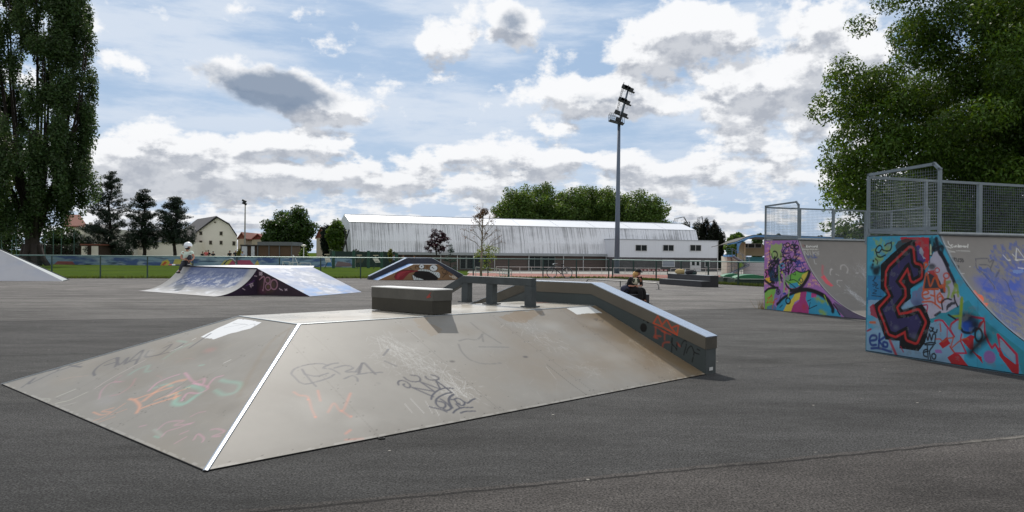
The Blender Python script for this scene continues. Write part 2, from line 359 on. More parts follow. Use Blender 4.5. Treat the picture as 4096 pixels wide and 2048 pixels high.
# ================================================================== GROUND
FN = np.array([7., 54.4]); N1 = np.array([-.309, .951]); N2 = np.array([.893, .45])
def ss(x, a, b): t = np.clip((x-a)/(b-a), 0, 1); return t*t*(3-2*t)
def zt(x, y):
    x = np.asarray(x, float); y = np.asarray(y, float)
    d = np.maximum(N1[0]*(x-FN[0])+N1[1]*(y-FN[1]), N2[0]*(x-FN[0])+N2[1]*(y-FN[1]))
    a = x/np.maximum(y, 1.)
    return -.03+(-1.17)*ss(d, 1., 9.)*ss(a, -.17, -.055)
def ZT(x, y): return float(zt(x, y))
def asphalt_mat():
    m = bpy.data.materials.new('asphalt'); m.use_nodes = True; N, K = nodes(m); p = N['Principled BSDF']
    def nd(t, **kw):
        n = N.new(t)
        for k, v in kw.items(): setattr(n, k, v)
        return n
    def M(op, a, b=None, c=None):
        n = nd('ShaderNodeMath', operation=op)
        for i, v in enumerate((a, b, c)):
            if v is None: continue
            if isinstance(v, (int, float)): n.inputs[i].default_value = v
            else: K.new(v, n.inputs[i])
        return n.outputs[0]
    def MR(x, a, b, c, d):
        n = nd('ShaderNodeMapRange'); K.new(x, n.inputs[0])
        for i, v in enumerate((a, b, c, d)): n.inputs[i+1].default_value = v
        return n.outputs[0]
    tc = nd('ShaderNodeTexCoord'); sp = nd('ShaderNodeSeparateXYZ'); K.new(tc.outputs['Object'], sp.inputs[0])
    def noise(s, d=5, r=.6, st=(1, 1, 1), rot=0):
        mp = nd('ShaderNodeMapping'); K.new(tc.outputs['Object'], mp.inputs[0]); mp.inputs[3].default_value = st; mp.inputs[2].default_value = (0, 0, rot)
        n = nd('ShaderNodeTexNoise'); K.new(mp.outputs[0], n.inputs['Vector']); n.inputs['Scale'].default_value = s; n.inputs['Detail'].default_value = d; n.inputs['Roughness'].default_value = r; return n.outputs['Fac']
    th = math.radians(19.5)
    w = M('ADD', M('MULTIPLY', sp.outputs[0], -math.sin(th)), M('MULTIPLY', sp.outputs[1], math.cos(th)))
    w = M('ADD', w, M('MULTIPLY', M('SUBTRACT', noise(1.2, 6, .7), .5), .16))
    ramp = nd('ShaderNodeValToRGB'); ramp.color_ramp.interpolation = 'CONSTANT'
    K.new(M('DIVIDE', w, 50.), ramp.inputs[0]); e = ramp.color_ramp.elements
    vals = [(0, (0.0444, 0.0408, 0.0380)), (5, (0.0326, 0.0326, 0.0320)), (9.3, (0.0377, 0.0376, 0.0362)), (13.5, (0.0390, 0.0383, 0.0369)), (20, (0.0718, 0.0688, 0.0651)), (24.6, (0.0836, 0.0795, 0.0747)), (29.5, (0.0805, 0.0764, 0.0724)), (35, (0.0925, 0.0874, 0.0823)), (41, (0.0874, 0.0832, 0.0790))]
    e[0].position = 0; e[0].color = (*vals[0][1], 1); e[1].position = vals[1][0]/50; e[1].color = (*vals[1][1], 1)
    for pz, c in vals[2:]: q = e.new(pz/50); q.color = (*c, 1)
    tone = M('MULTIPLY', MR(noise(.30, 6, .7, (1, 2.6, 1), -th), .32, .68, .6, 1.5), MR(noise(2.2, 6, .75, (1, 1.8, 1), -th), .25, .75, .78, 1.22))
    sp1 = MR(noise(62, 2, .7), .36, .66, .25, 2.1); sp2 = MR(noise(17, 4, .8), .3, .7, .70, 1.3)
    tone = M('MULTIPLY', tone, M('MULTIPLY', sp1, sp2))
    # seams
    crack = None
    for wv, hw in ((5.0, .018), (13.5, .010), (20.0, .02), (9.3, .004), (24.6, .02), (29.5, .02), (35, .03)):
        d = M('ABSOLUTE', M('SUBTRACT', w, wv)); c = MR(d, hw*.5, hw*1.6, .25, 1.); crack = c if crack is None else M('MULTIPLY', crack, c)
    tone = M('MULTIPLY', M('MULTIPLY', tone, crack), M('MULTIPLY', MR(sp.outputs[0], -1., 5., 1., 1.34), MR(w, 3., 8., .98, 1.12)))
    # worn pale strip and tiny pale specks / litter
    vs = nd('ShaderNodeTexVoronoi', feature='F1'); K.new(tc.outputs['Object'], vs.inputs['Vector']); vs.inputs['Scale'].default_value = 2.0; vs.inputs['Randomness'].default_value = 1
    speck = MR(vs.outputs['Distance'], .022, .036, 1., 0.)
    vs2 = nd('ShaderNodeTexVoronoi', feature='F1'); K.new(tc.outputs['Object'], vs2.inputs['Vector']); vs2.inputs['Scale'].default_value = 30
    spk2 = M('MULTIPLY', MR(vs2.outputs['Distance'], .10, .17, 1., 0.), MR(noise(9, 2, .5), .52, .60, 0., .55))
    line = M('MULTIPLY', MR(M('ABSOLUTE', M('SUBTRACT', w, 5.03)), .006, .045, .5, 0.), M('MULTIPLY', MR(noise(1.4, 4, .7), .5, .6, 0., 1.), MR(sp.outputs[0], 1.2, 2.2, 0., 1.)))
    li = M('MAXIMUM', M('MAXIMUM', M('MULTIPLY', speck, .8), M('MULTIPLY', spk2, .5)), M('MULTIPLY', line, .55))
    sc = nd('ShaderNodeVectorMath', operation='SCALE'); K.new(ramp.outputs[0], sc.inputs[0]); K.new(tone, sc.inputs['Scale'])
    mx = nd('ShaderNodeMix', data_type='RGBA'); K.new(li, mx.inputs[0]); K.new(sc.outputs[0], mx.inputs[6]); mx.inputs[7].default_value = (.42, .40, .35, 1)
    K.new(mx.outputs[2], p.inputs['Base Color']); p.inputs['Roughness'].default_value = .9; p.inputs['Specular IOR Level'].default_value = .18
    b = nd('ShaderNodeBump'); b.inputs['Strength'].default_value = 1.; b.inputs['Distance'].default_value = .012; K.new(noise(70, 3, .7), b.inputs['Height']); K.new(b.outputs[0], p.inputs['Normal'])
    return m
def grass_mat():
    m = bpy.data.materials.new('grass'); m.use_nodes = True; N, K = nodes(m); p = N['Principled BSDF']; p.inputs['Roughness'].default_value = 1.; p.inputs['Specular IOR Level'].default_value = .0
    tc = N.new('ShaderNodeTexCoord'); a = N.new('ShaderNodeTexNoise'); a.inputs['Scale'].default_value = .35; a.inputs['Detail'].default_value = 8; a.inputs['Roughness'].default_value = .7; K.new(tc.outputs['Object'], a.inputs['Vector'])
    r = N.new('ShaderNodeValToRGB'); K.new(a.outputs['Fac'], r.inputs[0]); r.color_ramp.elements[0].position = .3; r.color_ramp.elements[0].color = (.046, .074, .014, 1); r.color_ramp.elements[1].position = .72; r.color_ramp.elements[1].color = (.074, .108, .020, 1)
    K.new(r.outputs[0], p.inputs['Base Color']); t = N.new('ShaderNodeBsdfTranslucent'); t.inputs[0].default_value = (.14, .22, .03, 1)
    mx = N.new('ShaderNodeMixShader'); mx.inputs[0].default_value = .1; K.new(p.outputs[0], mx.inputs[1]); K.new(t.outputs[0], mx.inputs[2]); K.new(mx.outputs[0], N['Material Output'].inputs[0]); return m
GRASS = grass_mat(); ASPH = asphalt_mat()
xs = np.concatenate([-np.geomspace(2600, 75, 22), np.linspace(-70, 70, 141), np.geomspace(75, 2600, 22)])
ys = np.concatenate([-np.geomspace(600, 26, 10), np.linspace(-20, 130, 151), np.geomspace(135, 3500, 24)])
gx, gy = np.meshgrid(xs, ys); gz = zt(gx, gy)
np_mesh('ground', np.stack([gx, gy, gz], -1).reshape(-1, 3), grid_quads(len(ys), len(xs)), GRASS, smooth=True, kind='structure')
mb = MB(); pad = [(-62, -16), (42, -16), (42, 14.5), (26.9, 14.9), (7.2, 54.8), (-62, 32.4)]
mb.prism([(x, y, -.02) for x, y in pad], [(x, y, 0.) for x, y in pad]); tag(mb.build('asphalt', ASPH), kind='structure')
TRACKM = mat('track_red', (146, 88, 76), .85, noise=(3, .12)); PATHM = mat('path_grey', (150, 147, 140), .9, noise=(2, .12))
mb = MB(); mb.prism([(x, y, -1.21) for x, y in [(-5.8, 97), (60, 97), (60, 114), (-6.2, 114)]], [(x, y, -1.19) for x, y in [(-5.8, 97), (60, 97), (60, 114), (-6.2, 114)]]); tag(mb.build('running_track', TRACKM), kind='structure')
mb = MB(); pp = [(-6.6, 114.3), (62, 114.3), (62, 170), (-8, 150)]
mb.prism([(x, y, -1.21) for x, y in pp], [(x, y, -1.186) for x, y in pp]); tag(mb.build('path', PATHM), kind='structure')

# ================================================================== FUN BOX (near pyramid ramp)
STEEL = mat('galvanised_steel', (142, 148, 150), .42, .75, noise=(9, .22), bump=(60, .05))
STEELD = mat('dull_steel', (62, 68, 70), .55, .3, noise=(5, .3), bump=(40, .06))
BRIGHT = mat('polished_steel', (205, 208, 212), .3, .95, noise=(30, .12, (1, 1, 1)))
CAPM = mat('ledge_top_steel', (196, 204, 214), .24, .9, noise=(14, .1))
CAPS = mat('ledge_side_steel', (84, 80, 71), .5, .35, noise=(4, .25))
PLYD = mat('ply_side_dark', (52, 49, 40), .75, noise=(5, .18))
BLUEG = mat('ledge_board_bluegrey', (66, 72, 72), .6, noise=(3, .25))
GAP = mat('shadow_gap', (14, 14, 14), .9)
RUB = mat('black_rubber', (22, 22, 22), .8)
surf_mat = mat('painted_board', (0, 0, 0), .5, attr=True, spec=.35)
S_ = 4096/2576
Fp = G(517*S_, 1187*S_); Lp = G(5*S_, 968*S_); Rp = G(1775*S_, 943*S_); HB = .83
T1 = G(752*S_, 818*S_, HB); T2 = G(603*S_, 797*S_, HB)
bh = (Rp-Fp)/np.linalg.norm(Rp-Fp); ah = (Lp-Fp)/np.linalg.norm(Lp-Fp); up3 = np.array([0, 0, 1.])
T3 = Rp+(T1-Fp)-bh*((T1-Fp)@bh); T3[2] = HB
T4 = T3+(T2-T1); BLp = Lp; BRp = Rp+(Lp-Fp)
fb = thing('fun_box', 'large grey pyramid ramp in the foreground topped with a box and a rail', 'skate ramp', tuple(Fp))
def quad_grid(a, b, c, d, nu, nv, lift=0):
    u = np.linspace(0, 1, nu)[None, :, None]; v = np.linspace(0, 1, nv)[:, None, None]
    return ((1-u)*(1-v)*a+u*(1-v)*b+u*v*c+(1-u)*v*d).reshape(-1, 3)+np.array([0, 0, lift])
def plane_uv(V, o, a, n):
    a = a/np.linalg.norm(a); b = np.cross(n, a); return np.stack([(V-o)@a, (V-o)@b], -1)
# --- front slope
V = quad_grid(Fp, Rp, T3, T1, 620, 185, .012); n_ = np.cross(Rp-Fp, T1-Fp); n_ /= np.linalg.norm(n_)
P = Paint(V, plane_uv(V, Fp, Rp-Fp, n_), (131, 128, 121), .56); P.mottle(1.3, .10, 3); P.mottle(9, .05, 9)
uu = P.uv[:, 0]; vv = P.uv[:, 1]
st = np.clip((fbm(uu*1.1, vv*1.6, 31)-.42)*3, 0, 1)*np.clip((uu-2.2)/2.5, 0, 1)
P.apply(st*.5, (128, 112, 88), 1, .3)
P.apply(np.clip(1.15-abs(uu-(6.6-.05*vv))/.85+(fbm(uu*2, vv*2, 91)-.5)*.8, 0, 1)*.8, (112, 93, 64), 1, .4)
z8 = Z(1400, 1050, 1.7173); zF = Z(1100, 1250, 1.9815); zT = Z(1540, 1480, 6.44)
P.poly(z8([(1130, 330), (1330, 330), (1180, 420), (1020, 380)]), (120, 98, 66), .55, edge=.15)
P.poly(z8([(430, 395), (520, 380), (640, 470), (560, 500)]), (128, 108, 80), .4, edge=.2)
# worn pale scuffs
P.scratches(zF([(800, 170)])[0], zF([(1500, 660)])[0], .10, 230, .34, (226, 225, 220), .75, 2.4, .35, 3)
P.scratches(zF([(820, 300)])[0], zF([(1150, 480)])[0], .16, 150, .12, (214, 212, 207), .55, 2.6, 1.2, 4)
P.scratches(zF([(1900, 60)])[0], zF([(2250, 290)])[0], .13, 130, .2, (205, 203, 198), .5, 3, .5, 5)
P.scratches(zF([(2380, 420)])[0], zF([(2560, 470)])[0], .1, 60, .2, (205, 203, 198), .4, 2.6, 1., 6)
P.scratches(z8([(1930, 520)])[0], z8([(2260, 800)])[0], .07, 90, .25, (196, 188, 172), .5, 2.2, .4, 7)
P.scratches(zF([(1100, 300)])[0], zF([(2300, 900)])[0], 1.0, 170, .22, (200, 198, 193), .28, 1.8, .9, 8)
P.scratches(zF([(300, 700)])[0], zF([(2300, 650)])[0], .7, 60, .6, (120, 116, 110), .25, 1.8, .5, 12)
for a_, b_, al in (((1070, 680), (1185, 800), .9), ((1030, 725), (1085, 790), .8), ((1190, 700), (1250, 800), .7), ((1255, 740), (1300, 815), .8), ((1310, 450), (1480, 640), .8), ((1370, 480), (1500, 665), .8), ((2150, 430), (2230, 530), .5), ((950, 60), (1150, 210), .5)):
    P.stroke(zF([a_, b_]), 2., (200, 198, 194), al*.8)
for k in range(26):
    x = random.uniform(100, 2300); y = random.uniform(120, 900); P.stroke(zF([(x, y), (x+4, y+1)]), 3.2, (60, 56, 52), .8)
NAVY = (40, 44, 60)
for s_ in ([(350,385),(335,330),(370,280),(450,270),(560,310),(640,380),(650,430),(600,460),(520,430),(470,375),(500,355)],
           [(490,185),(560,245),(680,295),(830,300),(905,270),(900,210),(820,150),(670,130)], [(1040,165),(1080,215),(1180,255),(1320,255),(1390,225),(1350,175),(1260,140),(1190,125)],
           [(1250,690),(690,445),(1270,555),(910,300),(1430,490),(1300,260),(1720,580)], [(1190,760),(1215,660),(1310,560),(1450,490),(1600,465),(1760,475)], [(1620,500),(1300,255)],
           [(1720,578),(1560,610),(1400,690),(1310,780),(1320,870),(1400,960),(1500,975),(1560,930),(1540,860),(1450,820),(1350,800)], [(1430,745),(1560,830),(1690,960),(1680,1010),(1600,1040),(1500,1000)],
           [(1770,620),(1680,680),(1640,790),(1690,900),(1740,980)], [(1700,760),(1790,770),(1870,860),(1910,860)], [(1770,760),(1870,725),(1980,780),(2050,850),(2030,905),(1960,910),(1880,870)], [(2040,820),(2130,850),(2230,780),(2320,740)],
           [(1830,880),(1950,985)], [(1150,945),(1330,990),(1480,1030),(1590,1080)], [(1750,1105),(1850,1020),(2000,970),(2260,965)], [(1950,1105),(2080,1070),(2320,1055)]):
    P.stroke(zT(s_), 8.6, NAVY, .95, curve=len(s_) > 2 and s_[0] != (1250, 690))
P.stroke(zT([(1750,640),(1660,720),(1650,820),(1720,960)]), 11, NAVY, .8)
G1 = (92, 94, 98)
for s_ in ([(140,500),(130,480),(160,445),(250,415),(360,405),(420,420)], [(215,450),(250,500),(300,560),(325,585)], [(150,505),(200,555),(270,565),(420,520),(470,490)], [(240,490),(330,505),(420,480)], [(500,400),(440,410),(380,440),(450,450),(520,490)], [(470,440),(560,420),(620,440),(560,470),(640,470)], [(640,470),(700,400),(740,430),(800,490)], [(650,490),(730,480),(850,475)], [(690,410),(670,480)], [(550,525),(610,500),(650,520),(655,545)], [(900,290),(860,340)], [(870,385),(960,425)]):
    P.stroke(zF(s_), 9, (78, 80, 86), .8, rag=.2)
P.stroke(zF([(690,400),(660,480)]), 9, (50, 52, 62), .75); P.stroke(zF([(215,450),(235,490)]), 9, (70, 72, 80), .7); P.stroke(zF([(700,400),(790,490)]), 6, (56, 58, 66), .7)
for s_ in ([(1550,80),(1640,150),(1790,245)], [(1460,225),(1520,210),(1600,215),(1650,170)], [(1455,250),(1480,310),(1540,370),(1620,400),(1700,408),(1790,400)], [(1640,175),(1650,230)], [(1620,272),(1850,275)]):
    P.stroke(zF(s_), 9, (96, 94, 92), .65, rag=.25)
for q in ((1405, 388), (1985, 352)): P.blob(zF([q])[0], 12, (66, 62, 60), .8, 1.6, hard=.3)
P.blob(zF([(820, 560)])[0], 16, (110, 108, 104), .5); P.blob(z8([(1690, 395)])[0], 12, (60, 55, 45), .7)
for s_ in ([(1670,390),(1700,385),(1690,400)], [(1710,400),(1740,395),(1730,412)]): P.stroke(z8(s_), 3, (60, 54, 44), .8)
OR = (236, 120, 80)
for s_ in ([(150,630),(190,655),(260,670),(290,760),(320,830)], [(340,620),(360,700)], [(420,790),(470,720),(530,785),(600,640)], [(530,780),(600,830)], [(560,960),(600,930)], [(700,1000),(560,1010)]): P.stroke(zF(s_), 9, OR, .30, soft=1.)
for q in ((525, 778), (320, 828), (262, 690), (605, 822)): P.blob(zF([q])[0], 8, OR, .7)
# panel seams
P.stroke(zF([(210, 105), (400, 270), (560, 420), (640, 500)]), 1.8, (110, 104, 96), .7, curve=False); P.stroke(zF([(640, 500), (860, 740)]), 1.6, (128, 122, 114), .5, curve=False)
P.stroke(z8([(1350, 700), (1520, 835), (1640, 920)]), 2.4, (60, 56, 50), .85, curve=False); P.stroke(z8([(820, 360), (1350, 700)]), 1.4, (140, 135, 126), .5, curve=False)
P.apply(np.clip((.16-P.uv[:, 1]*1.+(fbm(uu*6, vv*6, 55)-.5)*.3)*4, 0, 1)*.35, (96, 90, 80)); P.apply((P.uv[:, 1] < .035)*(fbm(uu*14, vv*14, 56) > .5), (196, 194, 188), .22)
H_s = P.uv[:, 1].max()
for us in (1.52, 3.02, 4.52, 5.9):
    P.apply(np.clip(1-abs(uu-us)/.006, 0, 1), (74, 70, 64), .55)
    for k in range(9):
        for o in (-.035, .035):
            d = np.hypot(uu-us-o, vv-.1-k*(H_s-.2)/8); P.apply(np.clip((.011-d)/.005, 0, 1), (58, 54, 50), .8)
for k in range(26):
    d = np.hypot(uu-.2-k*.26, vv-.05); P.apply(np.clip((.011-d)/.005, 0, 1), (58, 54, 50), .8)
for k in range(14):
    ax_, ay_ = random.uniform(.5, 6.3), random.uniform(.1, H_s-.2); n_q = fbm(uu*3, vv*3, 200+k); d = np.hypot((uu-ax_)/1.6, vv-ay_)/random.uniform(.12, .4)+(n_q-.5)*1.4; P.apply(np.clip(1-d, 0, 1)*.3, random.choice([(96, 90, 80), (166, 164, 158), (112, 98, 76)]))
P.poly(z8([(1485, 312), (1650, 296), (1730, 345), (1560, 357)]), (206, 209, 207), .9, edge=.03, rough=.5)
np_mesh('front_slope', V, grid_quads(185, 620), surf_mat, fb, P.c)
# --- left slope
V = quad_grid(Lp, Fp, T1, T2, 470, 200, .012); n_ = np.cross(Fp-Lp, T2-Lp); n_ /= np.linalg.norm(n_)
P = Paint(V, plane_uv(V, Lp, Fp-Lp, n_), (129, 126, 119), .56); P.mottle(1.2, .10, 5); P.mottle(10, .05, 2)
zL = Z(0, 1200, 1.7171)
P.apply(np.clip((fbm(P.uv[:, 0]*.9, P.uv[:, 1]*1.5, 44)-.5)*2.5, 0, 1)*.35, (132, 118, 96))
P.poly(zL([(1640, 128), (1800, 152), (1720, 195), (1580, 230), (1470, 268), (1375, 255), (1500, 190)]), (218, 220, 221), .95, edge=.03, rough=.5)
for s_ in ([(1540,190),(1620,175),(1680,165)], [(1600,160),(1700,170)], [(1640,195),(1740,165),(1750,180)]): P.stroke(zL(s_), 3, (120, 120, 125), .6)
for s_ in ([(650,520),(645,490),(700,440),(810,395),(790,460)], [(720,450),(790,430)], [(800,400),(820,445),(880,395),(860,440),(980,345),(930,440)], [(870,430),(960,400)], [(1020,350),(1000,390),(1100,370),(1180,305),(1120,330)], [(1080,380),(1170,355)], [(1300,330),(1445,232)], [(1190,345),(1260,300)]): P.stroke(zL(s_), 10, (84, 84, 88), .85)
for s_ in ([(150,600),(240,535),(200,575),(300,530)], [(320,520),(390,490),(400,480)], [(340,485),(410,470)], [(420,480),(560,435)], [(480,450),(560,460)]): P.stroke(zL(s_), 9, (80, 80, 84), .75, rag=.2)
MINT = (126, 200, 178); PINK = (220, 150, 180); ORG = (238, 158, 116)
for s_, c_, w_, a_ in (([(890,510),(940,480),(1020,450),(1000,490),(1030,490)], MINT, 16, .35), ([(1130,400),(1210,345),(1310,300)], MINT, 18, .3), ([(1280,290),(1220,280)], MINT, 14, .35), ([(1060,605),(1130,580),(1180,590)], MINT, 16, .45),
    ([(1210,680),(1200,710),(1260,715),(1330,670),(1390,620),(1330,590),(1290,600)], MINT, 26, .75), ([(1520,550),(1560,560),(1650,575),(1620,630),(1540,650),(1480,620)], MINT, 22, .5), ([(1150,660),(1230,640)], MINT, 14, .6), ([(1370,450),(1400,445)], MINT, 10, .6),
    ([(1020,625),(1080,570),(1170,530),(1230,510)], PINK, 10, .75), ([(1270,500),(1330,560),(1400,540),(1390,580),(1330,570)], PINK, 12, .7), ([(1330,570),(1430,600),(1370,640),(1290,640),(1250,690)], PINK, 11, .75), ([(1420,600),(1470,540),(1530,520)], PINK, 11, .7), ([(1150,660),(1230,600)], PINK, 12, .5),
    ([(890,680),(930,690),(960,730),(940,775),(980,740),(1230,660)], ORG, 13, .8), ([(930,680),(1050,640),(1180,600)], ORG, 12, .7), ([(990,690),(1100,610),(1210,560),(1270,550)], ORG, 20, .7), ([(1060,690),(1300,600)], ORG, 10, .7), ([(1160,660),(1210,640),(1200,680)], ORG, 14, .7),
    ([(640,770),(700,790),(760,770),(700,765),(780,740)], ORG, 7, .65), ([(640,830),(720,800),(860,710)], ORG, 6, .6), ([(680,840),(790,800)], ORG, 5, .5), ([(760,790),(870,750)], ORG, 5, .6),
    ([(650,610),(760,540),(1000,410)], (206, 190, 186), 6, .7), ([(680,680),(700,620),(760,570),(830,560)], PINK, 8, .45), ([(760,660),(830,640),(900,590),(930,540)], (206, 120, 140), 10, .45), ([(830,520),(790,560),(850,560)], (186, 120, 140), 12, .35),
    ([(290,680),(340,680),(330,700)], (198, 204, 190), 8, .4), ([(390,665),(450,640),(520,612)], (208, 212, 196), 7, .7), ([(380,710),(470,690),(540,660),(600,632)], (208, 210, 190), 6, .7), ([(420,730),(520,705)], (208, 208, 196), 4, .5),
    ([(1080,890),(1150,840),(1260,830),(1200,860),(1310,850)], PINK, 10, .45), ([(1110,940),(1150,900),(1220,880),(1330,840)], PINK, 9, .5), ([(1200,985),(1280,940)], PINK, 7, .6), ([(1240,920),(1290,900)], PINK, 10, .5), ([(1330,960),(1360,920),(1400,950),(1390,975)], PINK, 9, .55), ([(1450,890),(1500,885),(1540,905),(1460,935),(1510,935)], PINK, 10, .55), ([(1310,800),(1360,775),(1410,765)], PINK, 8, .45), ([(960,870),(1000,860)], PINK, 9, .5), ([(1060,890),(1110,930)], (170, 184, 172), 16, .5), ([(1060,935),(1090,945)], MINT, 10, .6),
    ([(1040,600),(1110,540),(1080,520)], (196, 130, 136), 8, .25), ([(1210,430),(1290,400),(1340,410)], (200, 130, 130), 4, .35), ([(410,550),(500,530),(600,520)], (206, 160, 140), 4, .4)): P.stroke(zL(s_), w_/1.25, c_, a_*.52, soft=1.)
P.blob(zL([(1440, 345)])[0], 34, (188, 130, 124), .45, 1.6); P.blob(zL([(730, 690)])[0], 60, (150, 148, 150), .3, 1.6)
for s_ in ([(995,725),(1130,650),(1280,560)], [(665,605),(820,535)], [(702,880),(770,845)]): P.stroke(zL(s_), 1.8, (70, 58, 52), .85)
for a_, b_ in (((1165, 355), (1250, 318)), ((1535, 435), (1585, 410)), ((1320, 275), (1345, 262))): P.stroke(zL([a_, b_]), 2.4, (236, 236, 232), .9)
P.stroke(zL([(2010, 180), (1850, 300), (1690, 560), (1640, 660)]), 16, (124, 108, 84), .35, soft=1.2); P.stroke(zL([(1990, 200), (1920, 330), (1860, 430)]), 7, (112, 96, 74), .4, soft=1.2)
P.scratches(zL([(400, 700)])[0], zL([(1700, 500)])[0], .5, 150, .3, (196, 192, 186), .3, 1.8, .8, 21)
for k in range(24):
    x = random.uniform(300, 1600); y = random.uniform(400, 1000); P.stroke(zL([(x, y), (x+4, y+1)]), 3, (60, 56, 52), .8)
uu, vv = P.uv.T; P.apply((abs(vv) < .03)*(fbm(uu*14, vv*14, 56) > .5), (190, 188, 182), .22); vv = abs(vv)
for us in (1.7, 3.4):
    P.apply(np.clip(1-abs(uu-us)/.005, 0, 1), (74, 70, 64), .5)
    for k in range(9):
        for o in (-.035, .035): d = np.hypot(uu-us-o, vv-.1-k*.21); P.apply(np.clip((.011-d)/.005, 0, 1), (58, 54, 50), .8)
for k in range(12):
    ax_, ay_ = random.uniform(.5, 4.6), random.uniform(.1, 1.6); d = np.hypot((uu-ax_)/1.6, vv-ay_)/random.uniform(.12, .4)+(fbm(uu*3, vv*3, 300+k)-.5)*1.4; P.apply(np.clip(1-d, 0, 1)*.3, random.choice([(96, 90, 80), (160, 158, 152), (112, 98, 76)]))
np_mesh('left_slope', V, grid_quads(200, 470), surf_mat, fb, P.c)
# --- deck
V = quad_grid(T1, T3, T4, T2, 300, 90, .012); P = Paint(V, plane_uv(V, T1, T3-T1, up3), (170, 166, 156), .22); P.mottle(2., .14, 7)
P.apply(np.clip((fbm(P.uv[:, 0]*1.3, P.uv[:, 1]*2, 61)-.5)*3, 0, 1)*.35, (150, 128, 92), 1, .2)
P.c[:, 3] = np.clip(.13+.3*fbm(P.uv[:, 0]*3, P.uv[:, 1]*3, 70), .08, .6)
P.blob(z8([(1320, 275)])[0], 40, (196, 96, 66), .5, 2.5, rag=.6); P.blob(z8([(1240, 262)])[0], 25, (190, 110, 80), .35, 2)
for q in (.035, .115): P.apply(np.clip(1-abs(P.uv[:, 1]-q)/.007, 0, 1), (70, 68, 64), .8)
P.apply((P.uv[:, 1] < .03)*1., (196, 196, 192), .8, .3)
np_mesh('deck', V, grid_quads(90, 300), surf_mat, fb, P.c)
# back slopes + body under the boards
mb = MB(); L_ = lambda p, z=0: np.asarray(p)+np.array([0, 0, z])
mb.prism([L_(BLp, .012), L_(Lp, .012), L_(T2, .012)], [L_(BLp, 0), L_(Lp, -.0), L_(T2, -.0)])
mb.v = []; mb.f = []; mb.m = []; mb.n = 0
mb.add([BRp, BLp+(0, 0, 0), T2, T4], [(0, 1, 2, 3)]); mb.build('back_slope', mat('back_board', (158, 153, 144), .42, noise=(3, .12)), fb)
mb = MB(); mb.add([Rp-bh*.01, BRp-bh*.01, T4-bh*.01, T3-bh*.01], [(0, 1, 2, 3)]); mb.build('end_wall', PLYD, fb)
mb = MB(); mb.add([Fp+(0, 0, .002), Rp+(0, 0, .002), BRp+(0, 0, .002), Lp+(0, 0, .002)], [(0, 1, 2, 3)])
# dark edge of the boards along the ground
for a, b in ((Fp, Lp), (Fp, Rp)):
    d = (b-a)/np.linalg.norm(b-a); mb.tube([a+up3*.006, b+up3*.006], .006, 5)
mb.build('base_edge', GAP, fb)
# hip bars
def bar(a, b, w, name, m, lift=.018):
    q = MB(); d = (b-a)/np.linalg.norm(b-a); s = np.cross(d, up3); s /= np.linalg.norm(s); u = np.cross(s, d); ring = []
    for k in range(9):
        t = PI*k/8; ring.append(s*math.cos(t)*w+u*(math.sin(t)*w*.42))
    A = [a+u*lift+r for r in ring]; Bq = [b+u*lift+r for r in ring]; q.prism(A, Bq); return q.build(name, m, fb, smooth=False)
bar(Fp, T1, .022, 'hip_bar', BRIGHT, .008); bar(Lp, T2, .02, 'hip_bar', STEEL, .008)
bar(T1, T2, .018, 'edge_strip', STEEL, .008); bar(T1, T1+bh*4.9, .016, 'edge_strip', STEEL, .008)
# steel washer left at the foot of the ramp
wz = zF([(845, 985)])[0]; wp = G(*wz, .02)
mb = MB(); mb.tube([wp+np.array([.026*math.cos(t), .026*math.sin(t), -.012]) for t in np.linspace(0, 2*PI, 13)], .007, 6); tag(mb.build('washer', RUB, None, True), 'small black ring lying at the foot of the big pyramid ramp', 'ring')
# --- box on the deck
Bb = [G(*p, HB+.02) for p in ((1487, 1237.5), (1729, 1258), (1806, 1254))]; B4 = Bb[0]+(Bb[2]-Bb[1])
bs = MB(); lo = [Bb[1], Bb[2], B4, Bb[0]]; bs.prism([p for p in lo], [p+up3*.165 for p in lo]); gb = bs.build('grind_box', PLYD, fb)
c_ = sum(lo)/4; lo2 = [c_+(p-c_)*1.012 for p in lo]; bs = MB(); bs.prism([p+up3*.165 for p in lo2], [p+up3*.298 for p in lo2]); bs.build('side_band', mat('box_band', (84, 82, 76), .55, .2, noise=(5, .2)), gb)
bs = MB(); lo3 = [c_+(p-c_)*1.022 for p in lo]; bs.prism([p+up3*.298 for p in lo3], [p+up3*.31 for p in lo3]); bs.build('top_plate', mat('plate', (222, 222, 218), .3), gb)  # near-white base colour stands in for sun glare on the box top
# red mark on the band
e1 = lo2[1]-lo2[0]; e1 /= np.linalg.norm(e1); e0 = lo2[3]-lo2[0]; e0 /= np.linalg.norm(e0); nn = np.cross(e0, up3); nn = nn if nn@(CAM-lo2[0]) > 0 else -nn
q = lo2[0]+nn*.004; mb = MB(); mb.add([q+e0*.02+up3*.28, q+e0*.11+up3*.21, q+e0*.10+up3*.195, q+e0*.025+up3*.215, q+e0*.05+up3*.235], [(0, 1, 2, 3, 4)]); mb.build('red_mark', mat('red_mark', (150, 60, 48), .7), gb)
